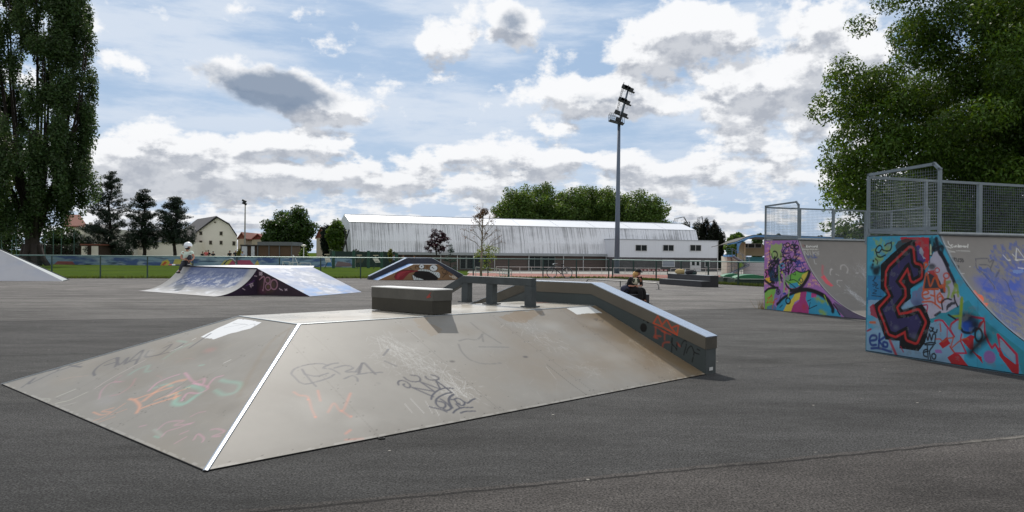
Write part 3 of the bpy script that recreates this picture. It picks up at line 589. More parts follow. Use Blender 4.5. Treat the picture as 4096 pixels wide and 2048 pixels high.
# --- kinked rail
rn = G(2121, 1232, HB); rf = G(1867, 1213, HB); rm = G(1991, 1219, HB); rd = (rf-rn); rl = np.linalg.norm(rd); rd /= rl; sdv = np.cross(rd, up3)
zt_ = 1.262
rail = MB()
def beam(mbx, a, b, w, h):
    d = (b-a); l = np.linalg.norm(d); d /= l; s = np.cross(d, up3); s /= np.linalg.norm(s); u = np.cross(s, d); mbx.box((a+b)/2, (l, w, h), ax=(d, s, u))
a = np.array([*rn[:2], zt_-.055]); b = np.array([*rf[:2], zt_-.055])+rd*.03
zb = zt_-.055
pr0 = []; 
prof = [(-.07, 0), (rl+.05, 0), (rl+.05+2.05, -.92), (rl+.05+2.05, -1.04), (rl+.0, -.115), (-.07, -.115)]
for sgn in (-1, 1): pr0.append([np.array([*rn[:2], zt_])+rd*s+up3*z+sdv*.05*sgn for s, z in prof])
rail.prism(pr0[0], pr0[1]); gr = rail.build('grind_rail', STEELD, fb, bevel=.008)
for p_, off in ((rn, 0), (rm, 0), (rf, 0)):
    t = (p_-rn)@rd; pp_ = np.array([*(rn+rd*t)[:2], 0]); q = MB(); q.box(pp_+up3*((HB+.012+zt_-.115)/2), (.14, .1, zt_-.115-HB-.012), ax=(rd, sdv, up3)); q.box(pp_+up3*(HB+.024), (.2, .2, .016), ax=(rd, sdv, up3)); q.build('post', STEELD, gr)
# --- hubba ledge beside the deck
W_ = .26; co = np.linspace(0, 1, 2); ac = (BRp-Rp)/np.linalg.norm(BRp-Rp); sdl = bh
prof = [(0., .0), (0., .515), (1.93, 1.18), (3.27, 1.18), (5.2, .515), (5.2, 0.)]
def lp(c, z, s): return Rp+ac*c+up3*z+sdl*s
def ledge_strip(mbx, top, bot, s0, s1): mbx.prism([lp(c, z, s0) for c, z in top]+[lp(c, z, s0) for c, z in bot[::-1]], [lp(c, z, s1) for c, z in top]+[lp(c, z, s1) for c, z in bot[::-1]])
mb = MB(); ledge_strip(mb, [(c, z-.17) for c, z in prof[1:5]], [(0, 0), (1.93, 0), (3.27, 0), (5.2, 0)], 0, W_); hl = None
# painted board: near face as its own painted grid
hl = thing('hubba_ledge', '', ''); bpy.data.objects.remove(hl)
body = mb.build('hubba_ledge', BLUEG, fb)
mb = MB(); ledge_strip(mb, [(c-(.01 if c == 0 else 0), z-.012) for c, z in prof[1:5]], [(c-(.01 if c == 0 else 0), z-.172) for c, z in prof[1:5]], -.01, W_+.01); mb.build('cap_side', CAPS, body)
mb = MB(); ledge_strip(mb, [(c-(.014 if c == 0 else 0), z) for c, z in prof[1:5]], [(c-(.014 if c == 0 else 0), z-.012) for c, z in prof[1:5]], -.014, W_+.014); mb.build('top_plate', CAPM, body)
# graffiti on the face that looks at the camera
cc = np.linspace(0.0, 3.2, 330); tt = np.linspace(0, 1, 60); zt2 = np.interp(cc, [0, 1.93, 3.27], [.515, 1.18, 1.18]); zb2 = np.clip(np.interp(cc, [0, 1.86, 3.2], [0, .83, .83]), 0, 9)+.012
CC, TT = np.meshgrid(cc, tt); ZZ = zb2[None]+(zt2-.174-zb2)[None]*TT; V = Rp[None, None]+ac*CC[..., None]+up3*ZZ[..., None]-sdl*.004
V = V.reshape(-1, 3); uv = np.stack([CC.ravel(), ZZ.ravel()], -1); P = Paint(V, uv, (64, 72, 72), .6); P.mottle(2, .2, 4)
zE = Z(2500, 1200, 3.7875); RO = (196, 74, 40)
P.blob(zE([(282, 418)])[0], 20, (12, 12, 12), .98, .9, hard=.75); P.blob(zE([(348, 332)])[0], 7, (12, 12, 12), .95, hard=.6); P.blob(zE([(285, 302)])[0], 4.5, (12, 12, 12), .95, hard=.6)
for s_ in ([(450,400),(500,420),(620,500)], [(465,410),(460,570)], [(450,540),(540,550)], [(600,480),(600,600)], [(560,470),(690,520)], [(565,720),(580,660),(620,640),(670,640)], [(790,650),(830,700)], [(440,560),(490,580)]): P.stroke(zE(s_), 6, RO, .5, soft=1)
for s_ in ([(705,790),(715,580),(700,640)], [(715,670),(780,740)], [(790,650),(780,760)], [(850,700),(880,630),(925,620),(925,700),(890,830)], [(930,800),(960,730),(1010,700),(1050,790),(1120,820)], [(1050,790),(1015,940)], [(1095,745),(1130,765)]): P.stroke(zE(s_), 5, (14, 15, 16), .85, rag=.2)
np_mesh('painted_face', V, grid_quads(60, 330), surf_mat, body, P.c)
TT2 = (zt2-.172)[None]+(.160*TT); V = (Rp[None, None]+ac*CC[..., None]+up3*TT2[..., None]-sdl*.0125).reshape(-1, 3)
P = Paint(V, np.stack([CC.ravel(), TT2.ravel()], -1), (94, 89, 79), .5); P.mottle(2, .2, 14)
for s_ in ([(430,350),(500,240),(560,380),(640,280),(700,420),(815,370),(790,530)], [(430,350),(560,400),(790,530)], [(700,420),(790,530)]): P.stroke(zE(s_), 6, RO, .8, curve=False)
np_mesh('painted_band', V, grid_quads(60, 330), surf_mat, body, P.c)
mb = MB(); e = lp(-.006, .07, .08); mb.box(e+sdl*.05, (.004, .09, .045), ax=(ac, sdl, up3)); mb.build('label_plate', mat('label_white', (190, 192, 190), .5), body)

# ================================================================== QUARTER PIPES
RAILM = mat('railing_steel', (120, 130, 136), .5, .5, noise=(4, .2))
def quarter(name_label, B0, T, paint_side, paint_face, gl):
    B0 = np.array([*B0, 0.]); s = np.array([.345, -.939, 0]); t = np.array([.939, .345, 0]); Hq = gl['H']; s0 = gl['s0']; s1 = gl['s1']
    run = s1-s0; R = (Hq*Hq+run*run)/(2*Hq)
    r = thing('quarter_pipe', name_label, 'skate ramp', tuple(B0))
    zf = lambda x: np.where(x < s0, Hq, np.maximum(R-np.sqrt(np.maximum(R*R-(s1-x)**2, 0)), .0))
    Wp = lambda a, b, z: B0+s*a+t*b+up3*z
    # side panel: painted grid on the outside plus solid board
    ns, nz = gl['ns'], gl['nz']; sx = np.concatenate([np.linspace(0, s0, int(ns*.3), endpoint=False), np.linspace(s0, s1+.02, ns-int(ns*.3))]); zz = np.linspace(0, 1, nz)
    SX, ZZ = np.meshgrid(sx, zz); top = zf(SX)+.012; Zv = .01+(top-.01)*ZZ
    V = (B0+s*SX[..., None]+up3*Zv[..., None]-t*.032).reshape(-1, 3); P = Paint(V, np.stack([SX.ravel(), Zv.ravel()], -1), (120, 110, 130), .6); paint_side(P)
    np_mesh('side_panel', V, grid_quads(nz, ns), surf_mat, r, P.c)
    for b0, nm in ((-.03, 'side_board'), (T, 'side_board')):
        q = MB(); prof = [(x, float(zf(x))) for x in np.concatenate([[0, s0], np.linspace(s0, s1, 14)[1:]])]+[(s1, 0.), (0, 0.)]
        q.prism([Wp(a, b0, max(z, 0)) for a, z in prof], [Wp(a, b0+.03, max(z, 0)) for a, z in prof]); q.build(nm, gl['edge'], r)
    # transition
    th1 = math.asin(run/R); nu, nv = gl['nu'], gl['nv']; th = np.linspace(0, th1, nv); bx = np.linspace(0.0, T, nu)
    TH, BX = np.meshgrid(th, bx, indexing='ij'); SS = s1-R*np.sin(TH); ZZ2 = R-R*np.cos(TH)+.014
    V = (B0+s*SS[..., None]+t*BX[..., None]+up3*ZZ2[..., None]).reshape(-1, 3); P = Paint(V, np.stack([BX.ravel(), (R*TH).ravel()], -1), (120, 116, 111), .42); paint_face(P)
    np_mesh('transition', V, grid_quads(nv, nu), surf_mat, r, P.c, smooth=True)
    q = MB(); q.prism([Wp(0, 0, Hq), Wp(s0, 0, Hq), Wp(s0, T, Hq), Wp(0, T, Hq)], [Wp(0, 0, Hq+.03), Wp(s0, 0, Hq+.03), Wp(s0, T, Hq+.03), Wp(0, T, Hq+.03)]); q.build('deck', STEELD, r)
    q = MB(); q.tube([Wp(s0+.01, -.03, Hq+.035), Wp(s0+.01, T+.03, Hq+.035)], .03, 10); q.build('coping', STEEL, r, True)
    q = MB(); q.box(Wp(-.02, T/2, Hq-.04), (T+.06, .05, .16), ax=(t, s, up3)); q.build('back_beam', RAILM, r)
    q = MB(); q.add([Wp(-.001, 0, 0), Wp(-.001, T, 0), Wp(-.001, T, Hq-.13), Wp(-.001, 0, Hq-.13)], [(0, 1, 2, 3)]); q.build('back_panel', gl['edge'], r)
    # railings
    Zr = Hq+1.07
    def panel(p0, p1, z0, z1, nm, pitch=.05, chamfer=False):
        p0 = np.asarray(p0); p1 = np.asarray(p1); d = p1-p0; l = np.linalg.norm(d[:2]); d = d/np.linalg.norm(d); q = MB(); n = int(l/pitch)
        for k in range(1, n+1):
            a = p0+d*(l*k/(n+1)); q.tube([[a[0], a[1], z0], [a[0], a[1], z1]], .0028, 3, cap=False)
        n = int((z1-z0)/pitch)
        for k in range(1, n+1):
            z = z0+(z1-z0)*k/(n+1); q.tube([[p0[0], p0[1], z], [p1[0], p1[1], z]], .0028, 3, cap=False)
        return q.build('wire_mesh', RAILM, gp)
    sides = [(0, 1), (T, -1)]
    for b0, sg in sides:
        q = MB(); P0 = Wp(.0, b0, Zr); pts = [Wp(.0, b0, Hq-.05), Wp(.0, b0, Zr), Wp(s0-.12, b0, Zr+.05), Wp(s0-.02, b0, Zr-.04), Wp(s0-.02, b0, Hq-.1)]
        for a_, b_ in zip(pts[:-1], pts[1:]):
            dd = b_-a_; l = np.linalg.norm(dd); dd /= l; u_ = np.cross(t, dd); q.box((a_+b_)/2, (l+.045, .045, .045), ax=(dd, t, u_))
        q.box(Wp(s0/2, b0, Hq+.12), (s0-.06, .04, .05), ax=(s, t, up3)); gp = q.build('side_guard', RAILM, r)
        panel(Wp(.03, b0, 0), Wp(s0-.04, b0, 0), Hq+.14, Zr-.01, 'x')
    q = MB(); q.box(Wp(0, T/2, Zr-.04), (T-.05, .045, .045), ax=(t, s, up3)); q.box(Wp(0, T/2, Hq+.10), (T-.05, .045, .06), ax=(t, s, up3)); br = q.build('back_guard', RAILM, r)
    k = 1.3; cuts = [0.]
    while k < T-.5: cuts.append(k); k += 1.3
    cuts.append(T)
    for i, c in enumerate(cuts[1:-1]):
        q = MB(); w = .085 if i % 2 else .05; q.box(Wp(.0, c, (Hq-.1+Zr-.04)/2), (w, .05, Zr-Hq+.06), ax=(t, s, up3)); q.build('post', RAILM, br)
    gp = br
    for a, b in zip(cuts[:-1], cuts[1:]): panel(Wp(0, a+.03, 0), Wp(0, b-.03, 0), Hq+.13, Zr-.06, 'x')
    return r, Wp
BLK = (16, 16, 20)
def side_near(P):
    zA = Z(3460, 940, 4.294); zB = Z(3460, 1200, 4.294); zC = Z(3740, 940, 4.292); zD = Z(3740, 1200, 3.902)
    TEAL = (58, 160, 180); SKY_ = (70, 178, 214); PALE = (150, 186, 216); RED_ = (206, 50, 66); FL = (200, 196, 216)
    P.apply(np.ones(len(P.c)), SKY_)
    P.poly(zA([(60, 700), (330, 700), (330, 1180), (40, 1180)]), (46, 120, 178), .8, edge=.1)
    P.poly(zA([(100, 100), (300, 60), (560, 60), (520, 250), (400, 330), (300, 420), (120, 400), (110, 260)]), (150, 186, 96), .8, edge=.3, rag=.42); P.blob(zA([(200, 450)])[0], 28, (150, 190, 110), .8); P.blob(zA([(420, 230)])[0], 26, (160, 186, 80), .7)
    P.blob(zA([(250, 290)])[0], 18, (110, 170, 210), .8); P.blob(zA([(190, 620)])[0], 26, (18, 20, 26), .95, 1., hard=.3); P.blob(zA([(120, 560)])[0], 16, (20, 20, 26), .9); P.blob(zA([(240, 560)])[0], 18, (20, 20, 26), .9)
    P.poly(zB([(60, 0), (1700, 0), (1700, 1300), (0, 900)]), PALE, .9); P.poly(zB([(40, 260), (180, 260), (230, 480), (60, 520)]), SKY_, .8, edge=.05)
    P.poly(zB([(1100, 260), (1300, 140), (1400, 330), (1300, 340), (1130, 400)]), TEAL, 1); P.blob(zB([(180, 400)])[0], 28, (170, 176, 186), .7)
    P.poly(zA([(600, 40), (1100, 40), (1110, 300), (1090, 480), (960, 460), (840, 300), (830, 120), (640, 140)]), RED_, 1, edge=.02); P.poly(zA([(520, 190), (560, 110), (700, 60), (900, 90), (700, 210), (540, 260)]), (64, 70, 70), .9)
    P.poly(zA([(870, 200), (930, 180), (1040, 430), (1000, 470), (870, 460)]), (50, 70, 150), .9, edge=.05); P.poly(zA([(960, 205), (1015, 290), (990, 350), (1040, 400), (1010, 410), (970, 350), (930, 310), (930, 240)]), (190, 200, 220), .9, edge=.03)
    # pale fluffy figure with ragged black outline
    P.poly(zA([(1100, 420), (1180, 290), (1260, 240), (1400, 400), (1500, 700), (1560, 900), (1640, 1060), (1600, 1350), (1300, 1380), (1080, 1440), (1000, 1200), (1000, 900), (1080, 700)]), FL, 1, edge=.06)
    P.poly(zA([(800, 960), (990, 860), (1000, 1130), (860, 1250), (780, 1150)]), (120, 134, 176), .9, edge=.1); P.blob(zA([(900, 1170)])[0], 24, (70, 84, 130), .7, 1.5)
    P.poly(zA([(1120, 50), (1250, 60), (1500, 420), (1400, 200), (1200, 240), (1120, 330)]), (40, 120, 140), 1); 
    for s_ in ([(1130, 120), (1190, 180), (1170, 260)], [(1200, 260), (1330, 200), (1300, 330)], [(1300, 300), (1380, 460), (1420, 520)]): P.stroke(zA(s_), 14, (22, 26, 38), .9, rag=.1)
    for s_ in ([(20, 60), (60, 260), (110, 330)], [(80, 300), (150, 400), (190, 490), (215, 560), (250, 640), (300, 740), (350, 860)]): P.stroke(zC(s_), 13, (26, 28, 44), .95, rag=.12)
    P.poly(zA([(1040, 700), (1130, 640), (1260, 740), (1330, 860), (1260, 960), (1010, 930), (1020, 820)]), (30, 26, 28), .92, edge=.05); P.poly(zA([(1280, 900), (1380, 880), (1380, 1000), (1300, 990)]), (20, 20, 24), .9)
    P.blob(zA([(1150, 540)])[0], 16, (60, 62, 70), .9, 1.4, hard=.3); P.poly(zA([(1060, 620), (1180, 600), (1250, 720), (1260, 780), (1150, 680)]), (206, 70, 70), .95)
    P.blob(zA([(1140, 300)])[0], 5, (30, 30, 36), .9); P.stroke(zA([(1128, 175), (1125, 340)]), 7, (214, 222, 180), .95); P.stroke(zA([(1160, 170), (1150, 345), (1110, 345)]), 4, BLK, .9); P.stroke(zA([(1105, 60), (1110, 480)]), 4, BLK, .9)
    P.stroke(zA([(1150, 40), (1150, 170)]), 9, (50, 130, 150), .95)
    # lower right : red outlines over pale blue, teal above
    P.poly(zD([(0, 270), (60, 200), (170, 200), (520, 0), (700, 240), (900, 420), (1389, 800), (1400, 1260), (1280, 900), (1180, 760), (980, 530), (990, 760), (930, 680), (880, 750), (800, 560), (780, 330), (740, 290), (500, 240), (360, 300), (230, 430), (150, 330), (0, 310)]), TEAL, 1)
    MG = (206, 50, 84)
    for s_, w_ in (([(0, 325), (60, 310), (120, 325), (200, 430), (300, 570)], 7), ([(190, 450), (190, 590)], 3), ([(235, 440), (260, 370), (340, 310), (380, 300)], 7), ([(230, 440), (280, 540)], 6), ([(500, 245), (620, 270), (760, 290), (780, 520), (830, 650), (890, 750), (940, 690), (1000, 790)], 8), ([(980, 540), (1020, 740), (1000, 800)], 8), ([(985, 550), (1270, 850), (1290, 1100)], 9), ([(400, 640), (490, 830), (310, 830), (240, 740)], 6), ([(415, 530), (395, 640)], 5), ([(590, 800), (640, 850), (720, 900)], 5)): P.stroke(zD(s_), w_, MG, 1, curve=False)
    for pl in ([(770, 300), (790, 360), (660, 480), (620, 520), (700, 350)], [(560, 540), (610, 560), (600, 770), (550, 780), (420, 630)], [(180, 580), (240, 680), (120, 760), (60, 680)], [(290, 830), (380, 850), (550, 1070), (290, 1040), (190, 900)], [(600, 820), (720, 890), (750, 1000)], [(1020, 760), (1080, 870), (1250, 1000), (1300, 1000), (1310, 1160), (1200, 1130), (1000, 860)]): P.poly(zD(pl), (196, 42, 52), 1)
    P.poly(zD([(1010, 590), (1060, 640), (1240, 850), (1260, 1000), (1100, 850), (1020, 740)]), (150, 180, 206), 1); P.poly(zD([(760, 350), (765, 520), (700, 500), (690, 450)]), (160, 190, 210), 1)
    P.blob(zD([(850, 890)])[0], 26, (160, 110, 180), .95, 1, hard=.7); P.poly(zD([(0, 790), (90, 770), (120, 830), (10, 830)]), (160, 120, 190), .9); P.poly(zB([(1200, 850), (1280, 850), (1330, 915), (1210, 910)]), (170, 120, 190), .9)
    P.blob(zD([(510, 390)])[0], 46, (36, 84, 180), 1, hard=.3); P.blob(zD([(630, 380)])[0], 34, (16, 24, 50), .95, hard=.1); P.blob(zD([(500, 270)])[0], 26, (16, 26, 46), .95, 2.2, hard=.2)
    P.stroke(zD([(400, 440), (450, 500), (560, 510), (640, 440)]), 9, (20, 26, 50), .95); P.stroke(zD([(560, 820), (640, 720), (800, 580)]), 26, (20, 22, 26), .95, soft=.9); P.ring(zD([(680, 545)])[0], 26, 8, (20, 22, 26), .95, .55); P.blob(zD([(690, 545)])[0], 14, (140, 170, 190), .9)
    YG = (150, 178, 50)
    P.stroke(zC([(460, 1080), (455, 1280)]), 10, YG, .9); P.stroke(zD([(415, 0), (400, 250), (385, 440)]), 12, YG, .9, curve=False); P.stroke(zD([(265, 255), (390, 250)]), 9, YG, .9)
    P.stroke(zC([(190, 810), (260, 800), (180, 860), (230, 900), (240, 1000), (220, 1080)]), 9, YG, .8); P.stroke(zC([(350, 850), (340, 930), (290, 1060)]), 11, YG, .8); P.stroke(zC([(380, 860), (400, 1050)]), 9, YG, .8); P.stroke(zC([(310, 1000), (400, 980)]), 8, YG, .8)
    # the big figure : nested outlines
    pur = [(780, 270), (800, 480), (840, 545), (925, 570), (920, 690), (830, 745), (790, 600), (750, 480), (690, 540), (530, 800), (640, 940), (645, 1030), (490, 1231), (560, 1426), (740, 1400), (900, 1346), (985, 1496), (860, 1796), (750, 1756), (720, 1576), (520, 1686), (440, 1656), (290, 1276), (485, 1060), (400, 860), (410, 650), (450, 580)]
    pp_ = zA(pur); P.poly(pp_, (56, 56, 110), 1)
    out_ = zA([(820, 80), (640, 170), (480, 310), (270, 510), (270, 930), (380, 1020), (130, 1216), (210, 1396), (350, 1796), (590, 1820), (590, 1946), (920, 1996), (1030, 1850), (1130, 1496), (1060, 1300), (980, 1186), (650, 1290), (600, 1220), (790, 1090), (780, 930), (1000, 740), (1010, 500), (880, 450), (860, 100)])
    P.poly(out_, BLK, 1)
    P.stroke(pp_, 54, BLK, 1, curve=False, closed=True, soft=.15)
    P.stroke(pp_, 36, (204, 52, 50), 1, curve=False, closed=True, soft=.1); P.stroke(pp_, 19, BLK, 1, curve=False, closed=True, soft=.1)
    P.poly(zA([(700, 690), (730, 760), (740, 840), (640, 780)]), BLK, 1); P.poly(pp_, (60, 54, 104), 1); P.stroke(pp_, 5, BLK, 1, curve=False, closed=True)
    # small tags
    for s_ in ([(340,185),(380,150),(440,135)], [(450,120),(455,200),(430,260),(370,275),(300,250),(285,200),(250,180),(200,220),(185,280),(240,300),(280,250)], [(195,310),(215,365),(270,380),(350,345)]): P.stroke(zA(s_), 5.5, BLK, .95)
    P.stroke(zA([(180, 410), (215, 450), (210, 500)]), 5, BLK, .9); P.blob(zA([(145, 445)])[0], 6, BLK, .95, hard=.5); P.blob(zA([(135, 510)])[0], 7, BLK, .9, hard=.4)
    for s_ in ([(130, 790), (180, 740), (170, 720), (150, 800), (200, 830), (130, 850)], [(140, 880), (220, 850), (180, 900), (230, 920)], [(150, 940), (200, 960), (130, 1000), (190, 1010)], [(120, 1040), (290, 1060)]): P.stroke(zA(s_), 3, (16, 24, 40), .9)
    for s_ in ([(85, 700), (190, 680), (190, 620), (120, 610), (80, 680), (110, 770), (190, 770)], [(250, 580), (235, 800)], [(240, 700), (330, 640)], [(240, 700), (310, 800)], [(330, 720), (380, 740), (380, 800), (330, 800), (310, 740), (340, 720)], [(110, 830), (250, 830), (450, 890)]): P.stroke(zB(s_), 9, (20, 54, 140), .9)
    for s_ in ([(1000, 900), (1080, 880), (1060, 850), (1010, 870), (1010, 950), (1060, 975)], [(1070, 790), (1085, 1010)], [(1170, 790), (1110, 880), (1130, 1020)], [(1180, 920), (1215, 950), (1200, 1010), (1160, 1000), (1150, 940), (1190, 915)], [(960, 1045), (1080, 1035), (1220, 1070)], [(1060, 620), (1080, 690), (1110, 580), (1140, 690), (1170, 590), (1210, 600), (1200, 730)], [(1030, 750), (1120, 730), (1210, 740)], [(1030, 770), (1190, 765)], [(1130, 470), (1170, 500), (1130, 540), (1110, 510)], [(1170, 480), (1160, 530), (1220, 560), (1240, 510)]): P.stroke(zB(s_), 5.5, BLK, .95)
    OG = (222, 100, 50)
    for s_ in ([(1000, 930), (1060, 650), (1120, 880), (1200, 730), (1290, 900), (1380, 850)], [(1000, 935), (1260, 925)], [(985, 1030), (1090, 1000), (1060, 950), (1000, 970), (985, 1050), (1040, 1100), (1120, 1080)], [(1190, 960), (1210, 1190)], [(1130, 1030), (1200, 1050)], [(1280, 1000), (1330, 1060), (1310, 1140), (1260, 1140), (1240, 1050), (1290, 990)], [(990, 1150), (1150, 1150), (1300, 1260)], [(1040, 560), (1080, 500), (1020, 480), (1030, 580)]): P.stroke(zA(s_), 6.5, OG, .92)
    P.ring(zA([(1240, 605)])[0], 9, 4, (214, 80, 70), .95); P.ring(zC([(195, 700)])[0], 11, 5, (220, 80, 50), .95); P.stroke(zC([(170, 770), (160, 860), (165, 960)]), 9, OG, .95); P.stroke(zC([(0, 660), (40, 720), (70, 870), (140, 850)]), 6, OG, .95); P.ring(zC([(100, 1110)])[0], 13, 5, OG, .9)
    for s_ in ([(80, 370), (90, 490)], [(20, 610), (80, 610), (120, 650), (200, 600), (270, 590), (290, 570)], [(250, 720), (290, 580)], [(270, 740), (400, 630), (500, 600), (520, 620)], [(230, 720), (300, 820)]): P.stroke(zD(s_), 5, (206, 90, 60), .9)
    for s_ in ([(130, 1280), (120, 1150), (200, 1095), (280, 1110)], [(330, 1040), (340, 1120), (390, 1230)]): P.stroke(zC(s_), 6, (16, 16, 24), .95)
    P.poly(zC([(200, 1280), (230, 1180), (340, 1130), (340, 1200), (260, 1260)]), (20, 24, 40), .9, edge=.1); P.stroke(zD([(210, 230), (320, 300)]), 7, (22, 30, 40), .95); P.stroke(zD([(0, 240), (80, 190)]), 9, (22, 26, 40), .9, rag=.2)
    P.stroke(zB([(430, 700), (540, 960)]), 11, (196, 50, 66), .9); P.stroke(zB([(610, 800), (660, 890)]), 5, (170, 50, 80), .9); P.poly(zB([(80, 110), (150, 60), (220, 320), (100, 260)]), (176, 40, 60), .9); P.stroke(zB([(90, 385), (170, 385)]), 9, (220, 110, 50), .9); P.stroke(zB([(40, 530), (100, 500)]), 7, (180, 40, 60), .9)
    P.stroke(zA([(1005, 1205), (1070, 1205), (1065, 1310)]), 5, (200, 40, 90), .95)
    r = random.Random(77)
    for k in range(26):
        x, y = r.uniform(250, 1250), r.uniform(300, 1700); P.stroke(zA([(x, y), (x+r.uniform(-4, 4), y+r.uniform(60, 200))]), 1.8, r.choice([BLK, (204, 52, 50), (60, 54, 104)]), .4)
    for k in range(22): P.blob(zA([(r.uniform(60, 2500), r.uniform(100, 1900))])[0], r.uniform(8, 26), r.choice([(40, 44, 54), (150, 160, 170), (90, 90, 96)]), .28, 1.3)
    P.apply((fbm(P.uv[:, 0]*9, P.uv[:, 1]*9, 66) > .66)*1., (130, 134, 136), .3)
    P.apply(np.clip(1-abs(P.uv[:, 0]-2.1)/.006, 0, 1), (20, 24, 28), .7)
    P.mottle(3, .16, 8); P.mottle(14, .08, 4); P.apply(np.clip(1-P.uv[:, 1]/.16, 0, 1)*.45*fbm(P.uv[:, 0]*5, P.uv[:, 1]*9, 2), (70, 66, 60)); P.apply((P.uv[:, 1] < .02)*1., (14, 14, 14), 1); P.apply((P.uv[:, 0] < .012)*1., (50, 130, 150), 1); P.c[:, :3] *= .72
def face_near(P):
    zC = Z(3740, 940, 4.292); zD = Z(3740, 1200, 3.902); BL = (40, 74, 156)
    P.mottle(1.5, .12, 2); P.mottle(8, .06, 3)
    for pl, a_ in (([(1000, 200), (1528, 150), (1600, 1500), (1300, 1300), (900, 1000), (760, 850), (700, 600), (1000, 520)], .62), ([(680, 560), (900, 640), (1500, 1400), (1600, 2000), (1100, 1400), (800, 900)], .55)): P.poly(zC(pl), BL, a_, edge=.35, rag=.36)
    P.poly(zC([(1300, 500), (1700, 400), (1700, 1300), (1400, 1100), (1250, 800)]), (36, 78, 170), .5, edge=.3, rag=.33)
    for q, r_ in (((800, 770), 30), ((870, 880), 40), ((1000, 960), 30), ((1230, 1100), 40), ((1380, 900), 60), ((1450, 600), 40)): P.blob(zC([q])[0], r_, (30, 70, 180), .6, 2, rag=.5)
    P.poly(zC([(600, 990), (690, 950), (740, 1020), (820, 1040), (830, 1150), (915, 1170), (860, 1240), (760, 1250), (700, 1170), (640, 1140), (620, 1060), (570, 1020)]), (232, 98, 50), .92, edge=.05)
    P.blob(zC([(720, 1020)])[0], 5, (150, 90, 70), .8)
    for s_ in ([(700, 410), (900, 405), (930, 470), (990, 430)], [(700, 410), (715, 560), (830, 660), (1000, 860), (1020, 930)], [(760, 505), (920, 525), (970, 620)], [(1110, 600), (1040, 730)], [(1160, 740), (1240, 820), (1300, 1000), (1370, 1130)], [(1010, 430), (960, 560)]): P.stroke(zC(s_), 5, (44, 46, 66), .6, rag=.2)
    W = (206, 206, 200)
    for s_ in ([(1400, 230), (1390, 420), (1420, 430)], [(1420, 240), (1528, 390)], [(1380, 430), (1528, 425)], [(1170, 345), (1250, 430), (1290, 430)], [(1330, 330), (1360, 360)], [(1430, 565), (1528, 575)]): P.stroke(zC(s_), 4.5, W, .75)
    P.poly(zC([(1340, 600), (1500, 590), (1520, 650), (1360, 650)]), (110, 140, 190), .7, edge=.1)
    # maker's lettering and stencils
    for s_ in ([(300, 165), (275, 185), (285, 210), (310, 205)], [(320, 190), (335, 205), (350, 190)], [(360, 205), (360, 185), (375, 190)], [(400, 165), (402, 208), (385, 200)], [(415, 185), (417, 208)], [(430, 208), (432, 188), (450, 190), (452, 208)], [(465, 190), (480, 200), (495, 190), (498, 210)], [(510, 190), (515, 210), (535, 190)], [(545, 195), (560, 212), (568, 160)], [(225, 110), (235, 150), (265, 180)], [(120, 125), (160, 155), (130, 160)], [(150, 195), (270, 225)]): P.stroke(zC(s_), 3.6, (206, 206, 200), .9)
    for s_ in ([(150, 262), (190, 280)], [(200, 265), (345, 290)], [(365, 272), (380, 272)], [(395, 270), (600, 278)], [(160, 290), (340, 292)]): P.stroke(zC(s_), 3.6, (190, 190, 184), .55, rag=.25)
    for s_ in ([(245, 385), (265, 440), (285, 390)], [(300, 390), (310, 445)], [(330, 445), (328, 395), (350, 400), (335, 420), (355, 450)], [(370, 400), (380, 450), (405, 450), (405, 405)], [(450, 405), (425, 415), (455, 435), (440, 460), (425, 455)], [(480, 410), (465, 430), (490, 440), (475, 465)], [(310, 530), (310, 570), (340, 570)], [(345, 530), (370, 530), (350, 570), (375, 570)], [(390, 530), (410, 530), (400, 575)]): P.stroke(zC(s_), 4.5, (40, 38, 38), .9)
    for s_ in ([(300, 580), (370, 590)], [(330, 640), (350, 660), (500, 660)], [(380, 700), (400, 720)], [(410, 765), (480, 790)], [(590, 545), (610, 540)]): P.stroke(zC(s_), 3.5, (196, 192, 186), .6)
    P.blob(zD([(1200, 530)])[0], 26, (216, 150, 130), .7, 1.6, rag=.4); P.poly(zD([(1130, 480), (1389, 620), (1500, 760), (1250, 620)]), (214, 150, 132), .5, edge=.1); P.stroke(zD([(750, 150), (800, 205)]), 7, (50, 110, 200), .7)
    P.scratches(zD([(900, 0)])[0], zD([(1389, 700)])[0], .25, 160, .4, (190, 194, 200), .35, 2.2, .4, 31); P.apply(np.clip(1-P.uv[:, 0]/.05, 0, 1), (150, 165, 175), .8, .3)
quarter('near quarter pipe with purple angular graffiti outlined in red and a wire guard rail', G(3468, 1405)[:2], 4.6, side_near, face_near,
        dict(H=1.95, s0=1.43, s1=4.5, ns=440, nz=260, nu=420, nv=300, edge=mat('edge_blue', (70, 104, 120), .6)))
